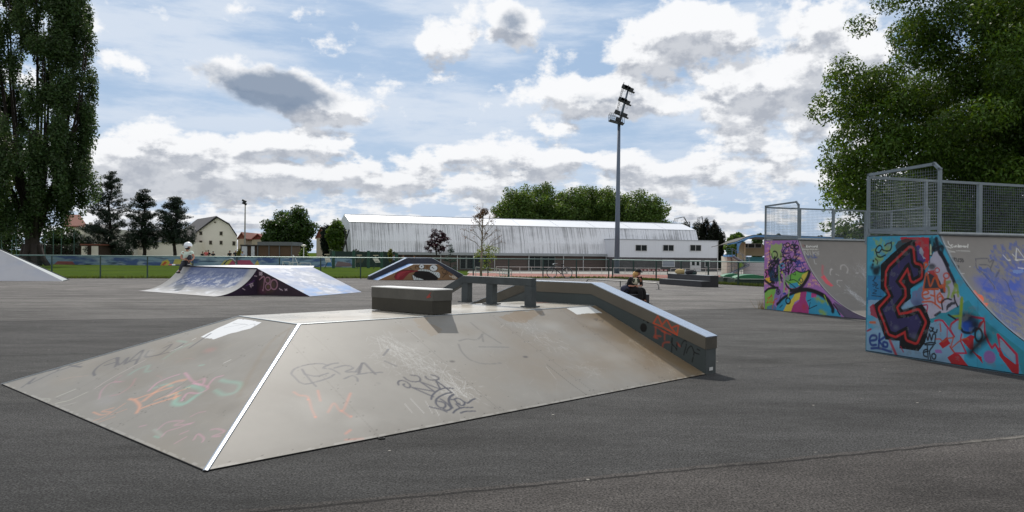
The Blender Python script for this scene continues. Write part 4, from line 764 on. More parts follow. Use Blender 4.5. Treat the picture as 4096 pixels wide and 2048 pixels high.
def side_far(P):
    z5 = Z(3040, 940, 3.788); z6 = Z(3200, 940, 3.577)
    P.apply(np.ones(len(P.c)), (176, 122, 190)); r = random.Random(5)
    for k in range(150):
        x = r.choice([r.uniform(85, 180), r.uniform(300, 620), r.uniform(600, 900)]); y = r.uniform(110, 860); c = (x, y); s_ = [(x+r.uniform(-28, 28), y+r.uniform(-20, 20)) for _ in range(4)]
        P.stroke(z5(s_), 3.2, r.choice([(232, 162, 180), (236, 176, 160), (226, 150, 196), (236, 196, 140)]), .8)
    GR = (134, 196, 74); CY = (60, 160, 196); YE = (226, 206, 84); MA = (178, 64, 128)
    P.poly(z5([(160, 150), (320, 130), (330, 330), (310, 380), (180, 370), (150, 250)]), (164, 196, 96), .8, edge=.2)
    P.poly(z5([(70, 870), (130, 800), (240, 810), (240, 950), (180, 1130), (70, 1130)]), GR, .95, edge=.03)
    P.poly(z5([(240, 830), (340, 830), (400, 880), (300, 1000), (200, 1000)]), (150, 120, 190), .9, edge=.04); P.poly(z5([(110, 1080), (210, 1050), (280, 1160), (100, 1150)]), (90, 130, 170), .9)
    P.poly(z5([(250, 1080), (330, 960), (430, 900), (540, 880), (500, 980), (400, 1060), (350, 1160), (240, 1150)]), CY, 1, edge=.03)
    P.poly(z5([(540, 880), (620, 850), (600, 970), (520, 1020), (480, 1160), (355, 1160), (400, 1060), (470, 990)]), YE, 1, edge=.03)
    P.poly(z5([(620, 850), (710, 850), (690, 980), (740, 1080), (740, 1200), (470, 1170), (500, 1060), (590, 1000)]), MA, 1, edge=.03); P.blob(z5([(670, 1090)])[0], 22, (190, 60, 70), .7)
    P.poly(z5([(710, 850), (860, 870), (985, 960), (1200, 1180), (1250, 1290), (735, 1200), (740, 1080), (690, 970)]), CY, 1, edge=.02); P.poly(z5([(780, 880), (870, 890), (850, 950), (780, 950)]), (190, 70, 140), 1, edge=.03)
    for q in ((870, 970), (950, 1010), (930, 1160), (980, 1200)): P.blob(z5([q])[0], 14, (150, 180, 60), .9, 1.6, rag=.9)
    P.poly(z5([(390, 640), (430, 610), (560, 540), (640, 560), (740, 540), (700, 650), (620, 760), (520, 810), (430, 760), (385, 700)]), (120, 190, 80), 1, edge=.03); P.poly(z5([(640, 600), (735, 550), (700, 640), (640, 740), (580, 760)]), YE, 1); P.poly(z5([(440, 740), (560, 720), (600, 770), (520, 810), (450, 800)]), CY, 1, edge=.03); P.blob(z5([(420, 650)])[0], 20, (150, 150, 160), .9)
    P.poly(z5([(80, 660), (140, 610), (160, 700), (180, 740), (110, 720)]), (236, 186, 60), 1, edge=.03); P.poly(z5([(80, 540), (150, 530), (150, 640), (90, 650)]), (186, 80, 150), .9)
    for s_, w_ in (([(75, 860), (130, 815), (220, 800), (270, 800)], 9), ([(260, 1050), (360, 950), (480, 890), (600, 850), (720, 830), (850, 860), (985, 920)], 11), ([(460, 840), (560, 830), (640, 770), (720, 650), (750, 560)], 15), ([(380, 720), (420, 790), (480, 840)], 8), ([(740, 530), (680, 560), (600, 560), (530, 520)], 5), ([(75, 690), (140, 740), (220, 790)], 10), ([(80, 530), (150, 525)], 5), ([(80, 560), (105, 600), (80, 640)], 6)): P.stroke(z5(s_), w_, BLK, .97)
    P.stroke(z6([(0, 780), (120, 785), (260, 830), (380, 910), (460, 1030), (470, 1090)]), 16, BLK, .97); P.stroke(z6([(480, 990), (540, 1070)]), 7, BLK, .9); P.stroke(z6([(560, 1060), (640, 1160)]), 9, (70, 70, 110), .9); P.stroke(z6([(345, 860), (400, 1000)]), 5, (150, 180, 60), .9, rag=.2); P.stroke(z6([(540, 1090), (570, 1140)]), 6, BLK, .9)
    P.poly(z6([(480, 950), (700, 1070), (990, 1160), (990, 1240), (640, 1200), (560, 1100)]), (96, 92, 110), .9)
    # dense scribbles
    for k in range(48):
        x = r.uniform(155, 300); y = r.uniform(380, 720); s_ = [(x+r.uniform(-40, 40), y+r.uniform(-60, 60)) for _ in range(5)]; P.stroke(z5(s_), r.uniform(3, 6), r.choice([BLK, BLK, (24, 30, 80), (20, 60, 90)]), .9)
    for k in range(56):
        x = r.uniform(330, 570); y = r.uniform(130, 560); s_ = [(x+r.uniform(-40, 40), y+r.uniform(-50, 50)) for _ in range(4)]; P.stroke(z5(s_), r.uniform(2.5, 4.5), r.choice([BLK, (24, 30, 90), (24, 80, 110), (40, 20, 60)]), .85)
    for s_ in ([(150, 230), (150, 330), (170, 420), (160, 560)], [(200, 380), (240, 400), (270, 370)], [(385, 400), (390, 540)], [(440, 420), (430, 560)], [(500, 440), (450, 520), (430, 600)], [(350, 390), (440, 370), (540, 410)], [(545, 260), (540, 420)], [(330, 550), (380, 530), (440, 580)], [(270, 480), (280, 600)], [(460, 680), (470, 590), (500, 520)]): P.stroke(z5(s_), 4.5, BLK, .95)
    P.ring(z5([(222, 300)])[0], 11, 6, BLK, .97, 1, 1.3); P.blob(z5([(222, 345)])[0], 10, BLK, .95, hard=.4); P.ring(z5([(425, 998)])[0], 10, 6, BLK, .97, .9, 1.2); P.blob(z5([(275, 860)])[0], 9, (36, 30, 60), .97, hard=.5); P.ring(z5([(275, 860)])[0], 8, 4, BLK, .95, 1, 1.3)
    for q in ((490, 175), (418, 150), (556, 185)): P.ring(z5([q])[0], 8, 5, BLK, .95)
    P.blob(z5([(490, 180)])[0], 5, (236, 150, 130), .9)
    for s_ in ([(530, 420), (600, 400), (560, 470), (620, 480)], [(600, 380), (640, 540)], [(640, 420), (660, 470)], [(545, 440), (680, 410)], [(640, 540), (680, 500), (690, 530), (650, 560)], [(550, 290), (610, 290)]): P.stroke(z5(s_), 4.5, (40, 60, 150), .9)
    for s_ in ([(290, 470), (290, 640), (300, 760)], [(360, 590), (370, 760), (360, 860)], [(440, 840), (430, 930)], [(180, 200), (200, 330)]): P.stroke(z5(s_), 8, (150, 196, 110), .75)
    P.ring(z5([(335, 465)])[0], 9, 5, (60, 150, 190), .9); P.blob(z5([(335, 570)])[0], 7, (216, 216, 60), .9, hard=.4); P.stroke(z5([(580, 690), (620, 650), (650, 690), (620, 720), (600, 680)]), 4, (20, 70, 80), .9); P.stroke(z5([(390, 690), (480, 750), (550, 810)]), 3.5, BLK, .9); P.stroke(z5([(440, 690), (520, 680), (620, 750)]), 3.5, BLK, .9)
    for s_ in ([(100, 1030), (160, 930), (180, 910), (175, 990), (110, 1030)], [(160, 1030), (220, 1010), (200, 1050)], [(190, 1110), (210, 1000), (260, 960)], [(110, 960), (170, 930)]): P.stroke(z5(s_), 3.6, (206, 90, 50), .9)
    for s_ in ([(320, 910), (300, 980), (270, 1050)], [(300, 1100), (340, 1060)], [(720, 1000), (770, 980)], [(760, 1020), (740, 1120)], [(740, 1120), (860, 1065)]): P.stroke(z5(s_), 3.4, (20, 40, 60), .9)
    P.poly(z5([(365, 870), (395, 870), (390, 910), (340, 895)]), (40, 70, 170), .9); P.blob(z5([(388, 818)])[0], 6, (220, 80, 70), .9, hard=.5); P.blob(z5([(135, 245)])[0], 6, (222, 60, 50), .9)
    P.mottle(4, .14, 8); P.c[:, :3] *= .86; P.apply((P.uv[:, 1] < .02)*1., (14, 14, 14), 1)
def face_far(P):
    z6 = Z(3200, 940, 3.577); P.mottle(1.5, .1, 2); P.mottle(8, .05, 3)
    for s_ in ([(100, 150), (90, 170), (105, 175)], [(115, 160), (130, 172), (145, 160)], [(155, 160), (175, 172)], [(185, 160), (200, 172), (215, 160)], [(225, 160), (245, 175), (246, 148)]): P.stroke(z6(s_), 3.4, (206, 206, 200), .9)
    for s_ in ([(30, 203), (125, 207)], [(140, 203), (260, 206)]): P.stroke(z6(s_), 3.2, (200, 198, 188), .7, rag=.2)
    P.stroke(z6([(62, 145), (80, 162)]), 3.5, (20, 18, 18), .9); P.blob(z6([(45, 155)])[0], 10, (150, 60, 50), .4)
    for s_ in ([(70, 290), (65, 230), (115, 290), (110, 220)], [(140, 230), (160, 290)], [(180, 225), (190, 290)], [(225, 240), (190, 260), (235, 285)], [(230, 245), (275, 240)], [(240, 265), (270, 262)], [(245, 285), (275, 282)], [(200, 350), (215, 410), (240, 410)]): P.stroke(z6(s_), 2.6, (190, 190, 188), .6)
    for s_ in ([(95, 290), (120, 330), (135, 300)], [(160, 300), (180, 325), (240, 320)], [(200, 280), (215, 320)]): P.stroke(z6(s_), 6, (60, 76, 130), .7, rag=.2)
    P.stroke(z6([(325, 440), (320, 540), (340, 600)]), 7, (190, 50, 70), .5, soft=1); P.poly(z6([(300, 600), (350, 580), (410, 660), (480, 725), (440, 735), (360, 680)]), (214, 56, 76), .75, edge=.04)
    for s_ in ([(450, 480), (430, 540), (440, 570)], [(580, 490), (590, 440), (640, 430), (685, 490), (670, 545)], [(530, 680), (540, 650), (600, 650)], [(535, 700), (575, 740)], [(430, 500), (465, 490)], [(800, 545), (840, 540)], [(515, 560), (550, 575)]): P.stroke(z6(s_), 5, (180, 176, 172), .5, rag=.15)
    P.scratches(z6([(650, 720)])[0], z6([(970, 1000)])[0], .06, 110, .3, (210, 212, 214), .5, 3, .2, 41); P.scratches(z6([(820, 420)])[0], z6([(990, 640)])[0], .12, 80, .3, (200, 202, 206), .4, 2.4, .3, 42); P.scratches(z6([(700, 400)])[0], z6([(980, 900)])[0], .3, 90, .25, (190, 190, 190), .3, 2.4, .5, 43)
    P.apply(np.clip(1-P.uv[:, 0]/.06, 0, 1), (170, 165, 170), .8, .3)
quarter('far quarter pipe covered in multicoloured scribbled graffiti, beside the blue grandstand', G(3059, 1237)[:2], 5.0, side_far, face_far,
        dict(H=2.08, s0=1.47, s1=4.6, ns=330, nz=200, nu=260, nv=200, edge=mat('edge_grey', (96, 96, 104), .6)))

# ================================================================== MID PARK
# funbox with quarter pipe and bank
C0 = np.array([-9.48, 28.8, 0]); qa = np.array([-.785, .62, 0]); qn = np.array([-.62, -.785, 0]); ba = np.array([.33, .944, 0]); bn = np.array([.944, -.33, 0]); Hm = .98
mr = thing('corner_ramp', 'low white and blue corner ramp with a dark 180 mural', 'skate ramp', tuple(C0))
Rm = (Hm**2+1.75**2)/(2*Hm); th = np.linspace(0, math.asin(1.75/Rm), 50); bx = np.linspace(0, 5.5, 200); TH, BX = np.meshgrid(th, bx, indexing='ij')
V = (C0+qn*(1.75-Rm*np.sin(TH))[..., None]+qa*BX[..., None]+up3*(Rm-Rm*np.cos(TH)+.012)[..., None]).reshape(-1, 3); uv = np.stack([BX.ravel(), (Rm*TH).ravel()], -1)
P = Paint(V, uv, (160, 159, 157), .42); z2 = Z(500, 750, 2.576); BLU = (84, 98, 136)
u_, v_ = P.uv.T; msk = np.clip((v_-.75)*2.2, 0, 1)*np.clip((u_-.35)*4, 0, 1)*np.clip((4.75-u_+.25*fbm(u_*2, v_*2, 3))*4, 0, 1)
P.apply(msk*np.clip((fbm(u_*1.5, v_*4, 7)+.25*(v_-.9)-.30)*5, 0, 1), BLU, .95)
P.apply(msk*np.clip((fbm(u_*7+v_*5, v_*9, 17)-.50)*10, 0, 1)*np.clip(2.1-v_, 0, 1), (196, 198, 202), .9); P.apply(np.clip((fbm(u_*3+v_*3, v_*7, 27)-.52)*8, 0, 1)*np.clip((v_-.1)*3, 0, 1)*np.clip((.9-v_)*3, 0, 1), (202, 204, 208), .8)
P.apply(np.clip(1-abs(u_-5.35)/.15, 0, 1), (140, 136, 130), .4)
np_mesh('curved_face', V, grid_quads(50, 200), surf_mat, mr, P.c, smooth=True)
A_ = C0+qn*0; V = quad_grid(C0+bn*2.3, C0+bn*2.3+ba*3.65, C0+ba*3.6+up3*Hm, C0+up3*Hm, 110, 90, .012); P = Paint(V, plane_uv(V, C0+bn*2.3, ba, np.cross(ba, (up3*Hm-bn*2.3))/2.5), (166, 170, 180), .42)
u_ = P.uv[:, 0]; v_ = abs(P.uv[:, 1]); P.apply(np.clip((fbm(u_*1.2, v_*2.2, 12)-.42)*4, 0, 1), (126, 142, 174), .8); P.apply(np.clip((fbm(u_*5+v_*4, v_*8, 14)-.50)*9, 0, 1)*np.clip(1.4-abs(u_-1.8)/1.0, 0, 1), (202, 204, 210), .9); P.apply(np.clip((.9-v_)*3, 0, 1)*np.clip((fbm(u_*2, v_*5, 15)-.40)*5, 0, 1), (96, 146, 204), .6)
np_mesh('bank_face', V, grid_quads(90, 110), surf_mat, mr, P.c)
Qp = C0+qa*5.5; Fp1 = np.array([-13.0, 36.6, 0]); Rp1 = C0+ba*3.6
deckm = mat('white_deck', (226, 227, 228), .3, noise=(1.5, .06))
q = MB(); dk = [C0, Rp1, np.array([-9.3, 36.4, 0]), Fp1, Qp]; q.prism([p+up3*(Hm-.03) for p in dk], [p+up3*Hm for p in dk]); q.build('deck', deckm, mr)
q = MB(); q.tube([C0+up3*(Hm+.005)+qn*.01, Qp+up3*(Hm+.005)+qn*.01], .028, 8); q.build('coping', mat('coping_dark', (40, 42, 52), .5, .4), mr, True)
q = MB(); q.prism([p for p in (Rp1, dk[2], Fp1, Qp)], [p+up3*(Hm-.03) for p in (Rp1, dk[2], Fp1, Qp)]); q.build('body', PLYD, mr)
# far back bank on the left side and dark mural walls
def wall_poly(nm, pts, base, paintf, parent, nz=70, lift=None):
    """pts: bottom line a->b and top heights along it, painted"""
# side wall below quarter (profile) and below the bank (triangle), forming the inner corner
sx = np.linspace(0, 1.75, 90); zz = np.linspace(0, 1, 60); SX, ZZ = np.meshgrid(sx, zz); tp = np.maximum(Rm-np.sqrt(np.maximum(Rm*Rm-(1.75-SX)**2, 0)), .0)+.004
V = (C0+qn*SX[..., None]-qa*.004+up3*(tp*ZZ)[..., None]).reshape(-1, 3); P = Paint(V, np.stack([SX.ravel(), (tp*ZZ).ravel()], -1), (46, 30, 52), .7); P.mottle(4, .3, 3)
PKD = (150, 112, 132)
for s_ in ([(1300,990),(1320,1010),(1290,1015)], [(1280,1000),(1320,985)], [(1210,1040),(1235,1055)], [(1335,910),(1360,915)], [(1290,1000),(1300,1030)]): P.stroke(z2(s_), 3, (190, 170, 180), .9)
P.stroke(z2([(1250, 1010), (1330, 960)]), 5, (90, 50, 110), .6)
np_mesh('dark_side_panel', V, grid_quads(60, 90), surf_mat, mr, P.c)
sx = np.linspace(0, 2.3, 120); SX, ZZ = np.meshgrid(sx, zz); tp = Hm*(1-SX/2.3)+.004; V = (C0+bn*SX[..., None]-ba*.004+up3*(tp*ZZ)[..., None]).reshape(-1, 3)
P = Paint(V, np.stack([SX.ravel(), (tp*ZZ).ravel()], -1), (50, 34, 46), .7); P.mottle(4, .3, 3); P.blob(z2([(1480, 1010)])[0], 40, (120, 96, 60), .5, 1.2); P.blob(z2([(1420, 1060)])[0], 25, (110, 50, 80), .5)
for w_, c_ in ((9, (30, 16, 26)), (4.5, (150, 110, 124))):
    for s_ in ([(1405, 925), (1435, 925), (1425, 1055), (1415, 1055)], [(1385, 950), (1420, 920)]): P.stroke(z2(s_), w_, c_, .95)
    P.ring(z2([(1470, 955)])[0], 10, w_, c_, .95, 1, 1.2); P.ring(z2([(1475, 1025)])[0], 11, w_, c_, .95, 1, 1.15); P.ring(z2([(1535, 1000)])[0], 17, w_+1, c_, .95, .8, 1.15)
for s_ in ([(1385, 872), (1385, 900), (1392, 900)], [(1415, 872), (1400, 874), (1400, 900), (1415, 900)], [(1400, 886), (1412, 886)], [(1590, 1040), (1605, 1055)], [(1610, 1050), (1622, 1062)], [(1645, 1045), (1670, 1060)], [(1650, 1062), (1668, 1045)]): P.stroke(z2(s_), 3, (196, 176, 186), .9)
np_mesh('mural_panel', V, grid_quads(60, 120), surf_mat, mr, P.c)
# left pale bank at the edge of the frame
lr = thing('bank_ramp', 'pale flat bank ramp cut off by the left edge of the photo', 'skate ramp', tuple(G(254, 1125)))
a0 = G(254, 1125); a1 = G(275, 1119); 
lx = a0+np.array([-12.5, -1.2, 0]); t0 = AT(0, 998, 40.6); dirt = (t0-a1)/np.linalg.norm(t0-a1); tA = a1+(t0-a1)*1.12; tB = tA+np.array([-3.5, .2, 0])
V = quad_grid(lx, a0, tA, tB, 160, 80); P = Paint(V, plane_uv(V, a0, a0-lx, np.array([0, -.6, .8])), (182, 184, 190), .42); u_, v_ = P.uv.T
P.apply(np.clip((fbm(u_*.8, v_*2, 3)-.5)*4, 0, 1), (166, 174, 190), .7); P.apply(np.clip((fbm(u_*2, v_*5, 13)-.6)*6, 0, 1), (176, 178, 184), .5)
np_mesh('slope', V, grid_quads(80, 160), surf_mat, lr, P.c)
q = MB(); q.add([a0, a1, tA+up3*.0], [(0, 1, 2)]); q.add([a1, a1+np.array([-12, 3, 0]), tB+np.array([0, 1.5, 0]), tA], [(0, 1, 2, 3)]); q.build('side_face', mat('bank_side', (120, 132, 136), .5), lr)
q = MB(); q.tube([a1+up3*.02, tA+up3*.02], .03, 6); q.tube([a0+up3*.015, a1+up3*.015], .03, 6); q.build('edge_strip', STEELD, lr)

# monster ledge ramp
mp0 = G(1513, 1121.5); mp1 = G(1828, 1120); dy = mp0[1]; md = (mp1-mp0); ml = np.linalg.norm(md); md /= ml; mn = np.cross(md, up3); mn = mn if mn[1] > 0 else -mn
def onp(px, py, off):
    d = ray(px, py); return CAM+d*(((mp0+mn*off-CAM)@mn)/(d@mn))
mt0 = onp(1656, 1057, 0); mt1 = onp(1754, 1057, 0); Hk = mt0[2]; tx0 = (mt0-mp0)@md; tx1 = (mt1-mp0)@md
ms = thing('mural_ramp', 'low trapezoid ramp with a painted face, big teeth and a red tongue', 'skate ramp', tuple((mp0+mp1)/2))
pr_ = [(0, 0), (tx0, Hk), (tx1, Hk), (ml+.25, 0)]; MP = lambda a, z, d: mp0+md*a+up3*z+mn*d
q = MB(); q.prism([MP(a, z, .01) for a, z in pr_], [MP(a, z, 1.3) for a, z in pr_]); q.build('body', mat('pale_board', (190, 200, 214), .4, noise=(2, .08)), ms)
V = quad_grid(MP(-.02, .012, 0), MP(-.02, .012, 1.28), MP(tx0, Hk+.012, 1.28), MP(tx0, Hk+.012, 0), 40, 120); P = Paint(V, plane_uv(V, MP(0, 0, 0), mn, np.cross(mn, MP(tx0, Hk, 0)-MP(0, 0, 0))/2.5), (96, 138, 190), .4)
u_, v_ = P.uv.T; P.apply(np.clip((fbm(u_*3, v_*6, 3)-.5)*6, 0, 1), (170, 190, 214), .7); P.apply((u_ < .14)*1., (206, 208, 210), .9); np_mesh('slope', V, grid_quads(120, 40), surf_mat, ms, P.c)
sx = np.linspace(0, ml+.25, 380); SX, ZZ = np.meshgrid(sx, np.linspace(0, 1, 110)); tp = np.interp(SX, [0, tx0, tx1, ml+.25], [0, Hk, Hk, 0.]); V = MP(0, 0, 0)+md*SX[..., None]+up3*(tp*ZZ)[..., None]; V = V.reshape(-1, 3)
P = Paint(V, np.stack([SX.ravel(), (tp*ZZ).ravel()], -1), (132, 104, 76), .65); P.mottle(2, .22, 3); zM = Z(1450, 1000, 5.152)
P.blob(zM([(520, 540)])[0], 30, (160, 110, 76), .5, 2); P.blob(zM([(1850, 480)])[0], 40, (110, 82, 56), .6, 1.4)
P.poly(zM([(1030, 520), (1100, 440), (1250, 420), (1400, 450), (1500, 520), (1560, 570), (1540, 620), (1100, 620), (1050, 590)]), (24, 20, 20), 1, edge=.02)
P.poly(zM([(655, 560), (700, 480), (780, 430), (900, 410), (1060, 420), (1170, 430), (1060, 450), (960, 480), (880, 560), (840, 610), (760, 620), (680, 610)]), (132, 40, 50), 1); P.poly(zM([(720, 500), (800, 450), (1000, 430), (880, 480), (740, 590), (700, 600)]), (170, 62, 70), .7, edge=.02); P.stroke(zM([(655, 560), (700, 480), (790, 425), (1000, 412), (1060, 425)]), 2.2, (30, 16, 16), .9); P.stroke(zM([(750, 580), (840, 490), (1000, 440)]), 2, (110, 40, 44), .9)
TW = (206, 214, 214)
P.poly(zM([(1135, 420), (1180, 400), (1260, 395), (1350, 405), (1420, 430), (1500, 450), (1570, 460), (1600, 500), (1590, 570), (1560, 575), (1500, 520), (1440, 480), (1370, 445), (1260, 432), (1180, 432)]), TW, 1); P.poly(zM([(1030, 515), (1060, 530), (1110, 570), (1160, 580), (1260, 610), (1240, 622), (1060, 622), (1040, 580)]), TW, 1)
for x0, y0, x1, y1 in ((1185, 400, 1185, 432), (1215, 398, 1215, 434), (1250, 396, 1250, 434), (1285, 398, 1285, 436), (1320, 402, 1320, 442), (1355, 408, 1350, 446), (1400, 424, 1385, 455), (1440, 440, 1420, 475), (1480, 450, 1455, 490), (1520, 455, 1490, 515), (1560, 480, 1520, 545), (1590, 505, 1545, 565), (1075, 530, 1060, 590), (1110, 565, 1100, 620), (1150, 580, 1145, 620)): P.stroke(zM([(x0, y0), (x1, y1)]), 1.6, (50, 50, 56), .9)
for c_, rx, ry in (((1218, 342), 56, 48), ((1466, 372), 82, 68)):
    t = np.linspace(0, 2*PI, 20); P.poly(zM([(c_[0]+rx*math.cos(k), c_[1]+ry*math.sin(k)) for k in t[:-1]]), (216, 222, 224), 1); P.stroke(zM([(c_[0]+rx*math.cos(k), c_[1]+ry*math.sin(k)) for k in t]), 2.4, (26, 24, 26), .95, curve=False)
P.blob(zM([(1218, 338)])[0], 3.4, (14, 14, 16), 1, hard=.5); P.blob(zM([(1440, 362)])[0], 3.4, (14, 14, 16), 1, hard=.5); P.blob(zM([(1468, 380)])[0], 2.8, (14, 14, 16), 1, hard=.5); P.blob(zM([(1335, 350)])[0], 8, (100, 74, 54), .9, 1, hard=.5)
for s_ in ([(1620, 390), (1680, 370), (1750, 400), (1760, 470), (1690, 520), (1650, 570)], [(1660, 410), (1710, 400), (1735, 440), (1700, 490), (1660, 480), (1640, 440)], [(1100, 380), (1085, 350), (1110, 330), (1145, 345)], [(970, 370), (1010, 390)], [(1020, 520), (1040, 590)]): P.stroke(zM(s_), 2.6, (44, 32, 26), .9)
for s_ in ([(1800,545),(1795,525),(1830,560),(1850,530),(1860,590)], [(1880,495),(1890,590),(1850,560)], [(1870,560),(1930,520),(1900,580),(1940,570),(1910,600)], [(1860,530),(1880,560),(1930,560)]): P.stroke(zM(s_), 1.8, (206, 200, 186), .9)
P.stroke(zM([(0, 622), (2100, 622)]), 2, (40, 34, 30), .7)
np_mesh('mural_panel', V, grid_quads(110, 380), surf_mat, ms, P.c)
lpz = lambda X_, y_: onp(X_, y_, 1.3)
pts_ = [(1475, 1119), (1477, 1106), (1629, 1032), (1728, 1033.5), (1858, 1103), (1868, 1120)]; T_ = [lpz(*p) for p in pts_]; T_[0][2] = T_[-1][2] = 0.; T_[3][2] = T_[2][2]
for p in T_: p[2] = max(p[2], .0)
q = MB(); q.prism([p for p in T_], [p+mn*.4 for p in T_]); lb = q.build('ledge', mat('ledge_navy', (40, 44, 56), .6, noise=(3, .3)), ms)
q = MB()
for a, b in zip(T_[1:-2], T_[2:-1]): q.prism([a+up3*.004-mn*.01, b+up3*.004-mn*.01, b+up3*.03-mn*.01, a+up3*.03-mn*.01], [a+up3*.004+mn*.41, b+up3*.004+mn*.41, b+up3*.03+mn*.41, a+up3*.03+mn*.41])
q.build('top_plate', CAPM, lb)

# flat rail
fr0 = G(2635, 1158); fr1 = np.array([4.05, 41.9, 0.]); fd = fr1-fr0; fl = np.linalg.norm(fd); fd /= fl; zr = .30
fr = thing('flat_rail', 'low curved-end steel grind rail behind the seated woman', 'grind rail', tuple(fr0))
q = MB(); arc = [fr0+fd*(.0)+up3*.0]+[fr0+fd*(.22-.22*math.cos(k))+up3*(zr-.22+.22*math.sin(k)) for k in np.linspace(0, PI/2, 7)]+[fr1-fd*(.22-.22*math.cos(k))+up3*(zr-.22+.22*math.sin(k)) for k in np.linspace(PI/2, 0, 7)]+[fr1]
q.tube(arc, .026, 10); q.build('tube', mat('rail_tube', (112, 112, 110), .45, .7), fr, True)
for k in (0, .5, 1):
    q = MB(); p = fr0+fd*fl*k; q.box(p+up3*.006, (.3, .14, .012), ax=(fd, np.cross(fd, up3), up3)); 
    if k == .5: q.tube([p, p+up3*(zr-.02)], .025, 8)
    q.build('foot', STEELD, fr)
# stepped ledge
s0_ = G(2805, 1149); sD = np.array([-.338, .941, 0]); sW = np.array([.941, .338, 0])
LM = mat('ledge_dark', (46, 46, 50), .6, noise=(3, .3)); LT = mat('ledge_plate', (150, 154, 158), .3, .7, noise=(5, .15))
sl = thing('stepped_ledge', 'dark two-step grind ledge with bags on top, in front of the right fence', 'grind ledge', tuple(s0_))
q = MB(); q.box(s0_+sW*.27+sD*2.1+up3*.15, (4.2, .54, .30), ax=(sD, sW, up3)); q.build('lower_step', LM, sl)
q = MB(); q.box(s0_+sW*.79+sD*2.1+up3*.295, (4.2, .50, .59), ax=(sD, sW, up3)); q.build('upper_step', LM, sl)
q = MB(); q.box(s0_+sW*.265+sD*2.1+up3*.306, (4.22, .56, .012), ax=(sD, sW, up3)); q.build('top_plate', LT, sl)
q = MB(); q.box(s0_+sW*.79+sD*2.1+up3*.596, (4.22, .52, .012), ax=(sD, sW, up3)); q.build('top_plate', LT, sl)
def blobmesh(c, r, seed, n=(14, 10), amp=.18, flat=True):
    q = MB(); q.ell(c, r, n[0], n[1]); V = np.array(q.v); rr = random.Random(seed); o = rr.uniform(0, 50); D = V-np.asarray(c)
    k = 1+amp*(fbm(D[:, 0]/max(r)*2+o, D[:, 2]/max(r)*2+D[:, 1]/max(r)*3, seed)-.5)*2; V = np.asarray(c)+D*k[:, None]
    if flat: V[:, 2] = np.maximum(V[:, 2], c[2]-r[2]*.75)
    q.v = [tuple(p) for p in V]; return q
bz = .602
def onled(px, off): 
    for k in np.linspace(0, 4.2, 300):
        p = s0_+sW*off+sD*k; 
        if PR([p+up3*.6])[0][0] <= px: return p
    return p
b1 = onled(2722, .75); q = blobmesh(b1+up3*(bz+.12), (.34, .17, .16), 3); tag(q.build('bag', mat('mustard_cloth', (168, 148, 104), .9, noise=(20, .15)), None, True), 'crumpled mustard yellow bag lying on the dark stepped ledge', 'bag')
b2 = onled(2762, .78); q = blobmesh(b2+up3*(bz+.11), (.32, .19, .15), 9); bgr = q.build('backpack', mat('black_cloth', (34, 36, 42), .9, noise=(20, .2)), None, True); tag(bgr, 'black bag slumped on the right end of the dark stepped ledge', 'bag')
q = MB(); q.tube([b2+np.array([.05, -.1, bz+.1]), b2+np.array([.2, -.1, bz+.32]), b2+np.array([.34, -.05, bz+.1])], .015, 6); q.build('strap', mat('black_cloth', (34, 36, 42)), bgr, True)
b3 = onled(2742, .72); q = MB(); q.tube([b3+up3*bz, b3+up3*(bz+.2), b3+up3*(bz+.24), b3+up3*(bz+.28)], [.045, .045, .02, .02], 10); tag(q.build('bottle', mat('clear_plastic', (190, 200, 205), .2), None, True), 'pale water bottle standing between the two bags on the ledge', 'bottle')
q = blobmesh(onled(2776, .9)+up3*(bz+.07), (.16, .1, .09), 12); tag(q.build('shoe_bag', mat('dark_teal', (40, 60, 60), .9), None, True), 'small dark pouch beside the black bag on the ledge', 'pouch')
# low box the woman sits on
w0 = G(2597, 1215); wb = thing('low_box', 'small dark steel-edged box the woman sits on', 'skate box', tuple(w0))
q = MB(); q.box(w0+np.array([-.55, .28, .15]), (1.1, .5, .30), rz=.05); q.build('body', LM, wb, bevel=.01); q = MB(); q.box(w0+np.array([-.55, .28, .306]), (1.13, .53, .014), rz=.05); q.build('top_plate', LT, wb)

# ================================================================== FENCES
GREENM = mat('fence_green', (44, 66, 62), .5, .2, noise=(6, .2)); FRAIL = mat('fence_rail', (96, 120, 116), .45, .4, noise=(6, .2))
def fence(label, pts, h=1.3, pitch=.055, name='park_fence'):
    f = thing(name, label, 'fence', (*pts[0][:2], 0)); tot = 0
    pts = [np.array([*p[:2], 0.]) for p in pts]
    for a, b in zip(pts[:-1], pts[1:]):
        L = np.linalg.norm(b-a); d = (b-a)/L; n = max(1, round(L/2.5)); st = L/n; nrm = np.cross(d, up3)
        q = MB(); q.tube([a+up3*h, b+up3*h], .032, 8); q.build('top_rail', FRAIL, f)
        for i in range(n+1):
            p = a+d*st*i; q = MB(); q.box(p+up3*(h/2), (.07, .06, h), ax=(d, nrm, up3)); q.box(p+up3*.36, (.09, .08, .03), ax=(d, nrm, up3)); q.build('post', GREENM, f)
        for i in range(n):
            q = MB(); p0 = a+d*(st*i+.04); p1 = a+d*(st*(i+1)-.04); w = st-.08; k = int(w/pitch)
            for j in range(k+1): x = p0+d*(w*j/k); q.box(x+up3*(h/2-.02), (.005, .005, h-.14), ax=(d, nrm, up3))
            for z in (.06, .25, .45, .65, .85, 1.05, h-.08): q.box((p0+p1)/2+up3*z, (w, .008, .007), ax=(d, nrm, up3))
            q.build('mesh_panel', GREENM, f)
    return f
fdir = np.array([.951, .309])
fA = FN-fdir*47; fence('long green wire mesh fence with a round top rail along the lawn at the back', [fA, FN-fdir*.2])
fdir2 = np.array([.45, -.893]); fence('green wire mesh fence running forward on the right towards the quarter pipes', [FN+fdir2*.15, FN+fdir2*20])

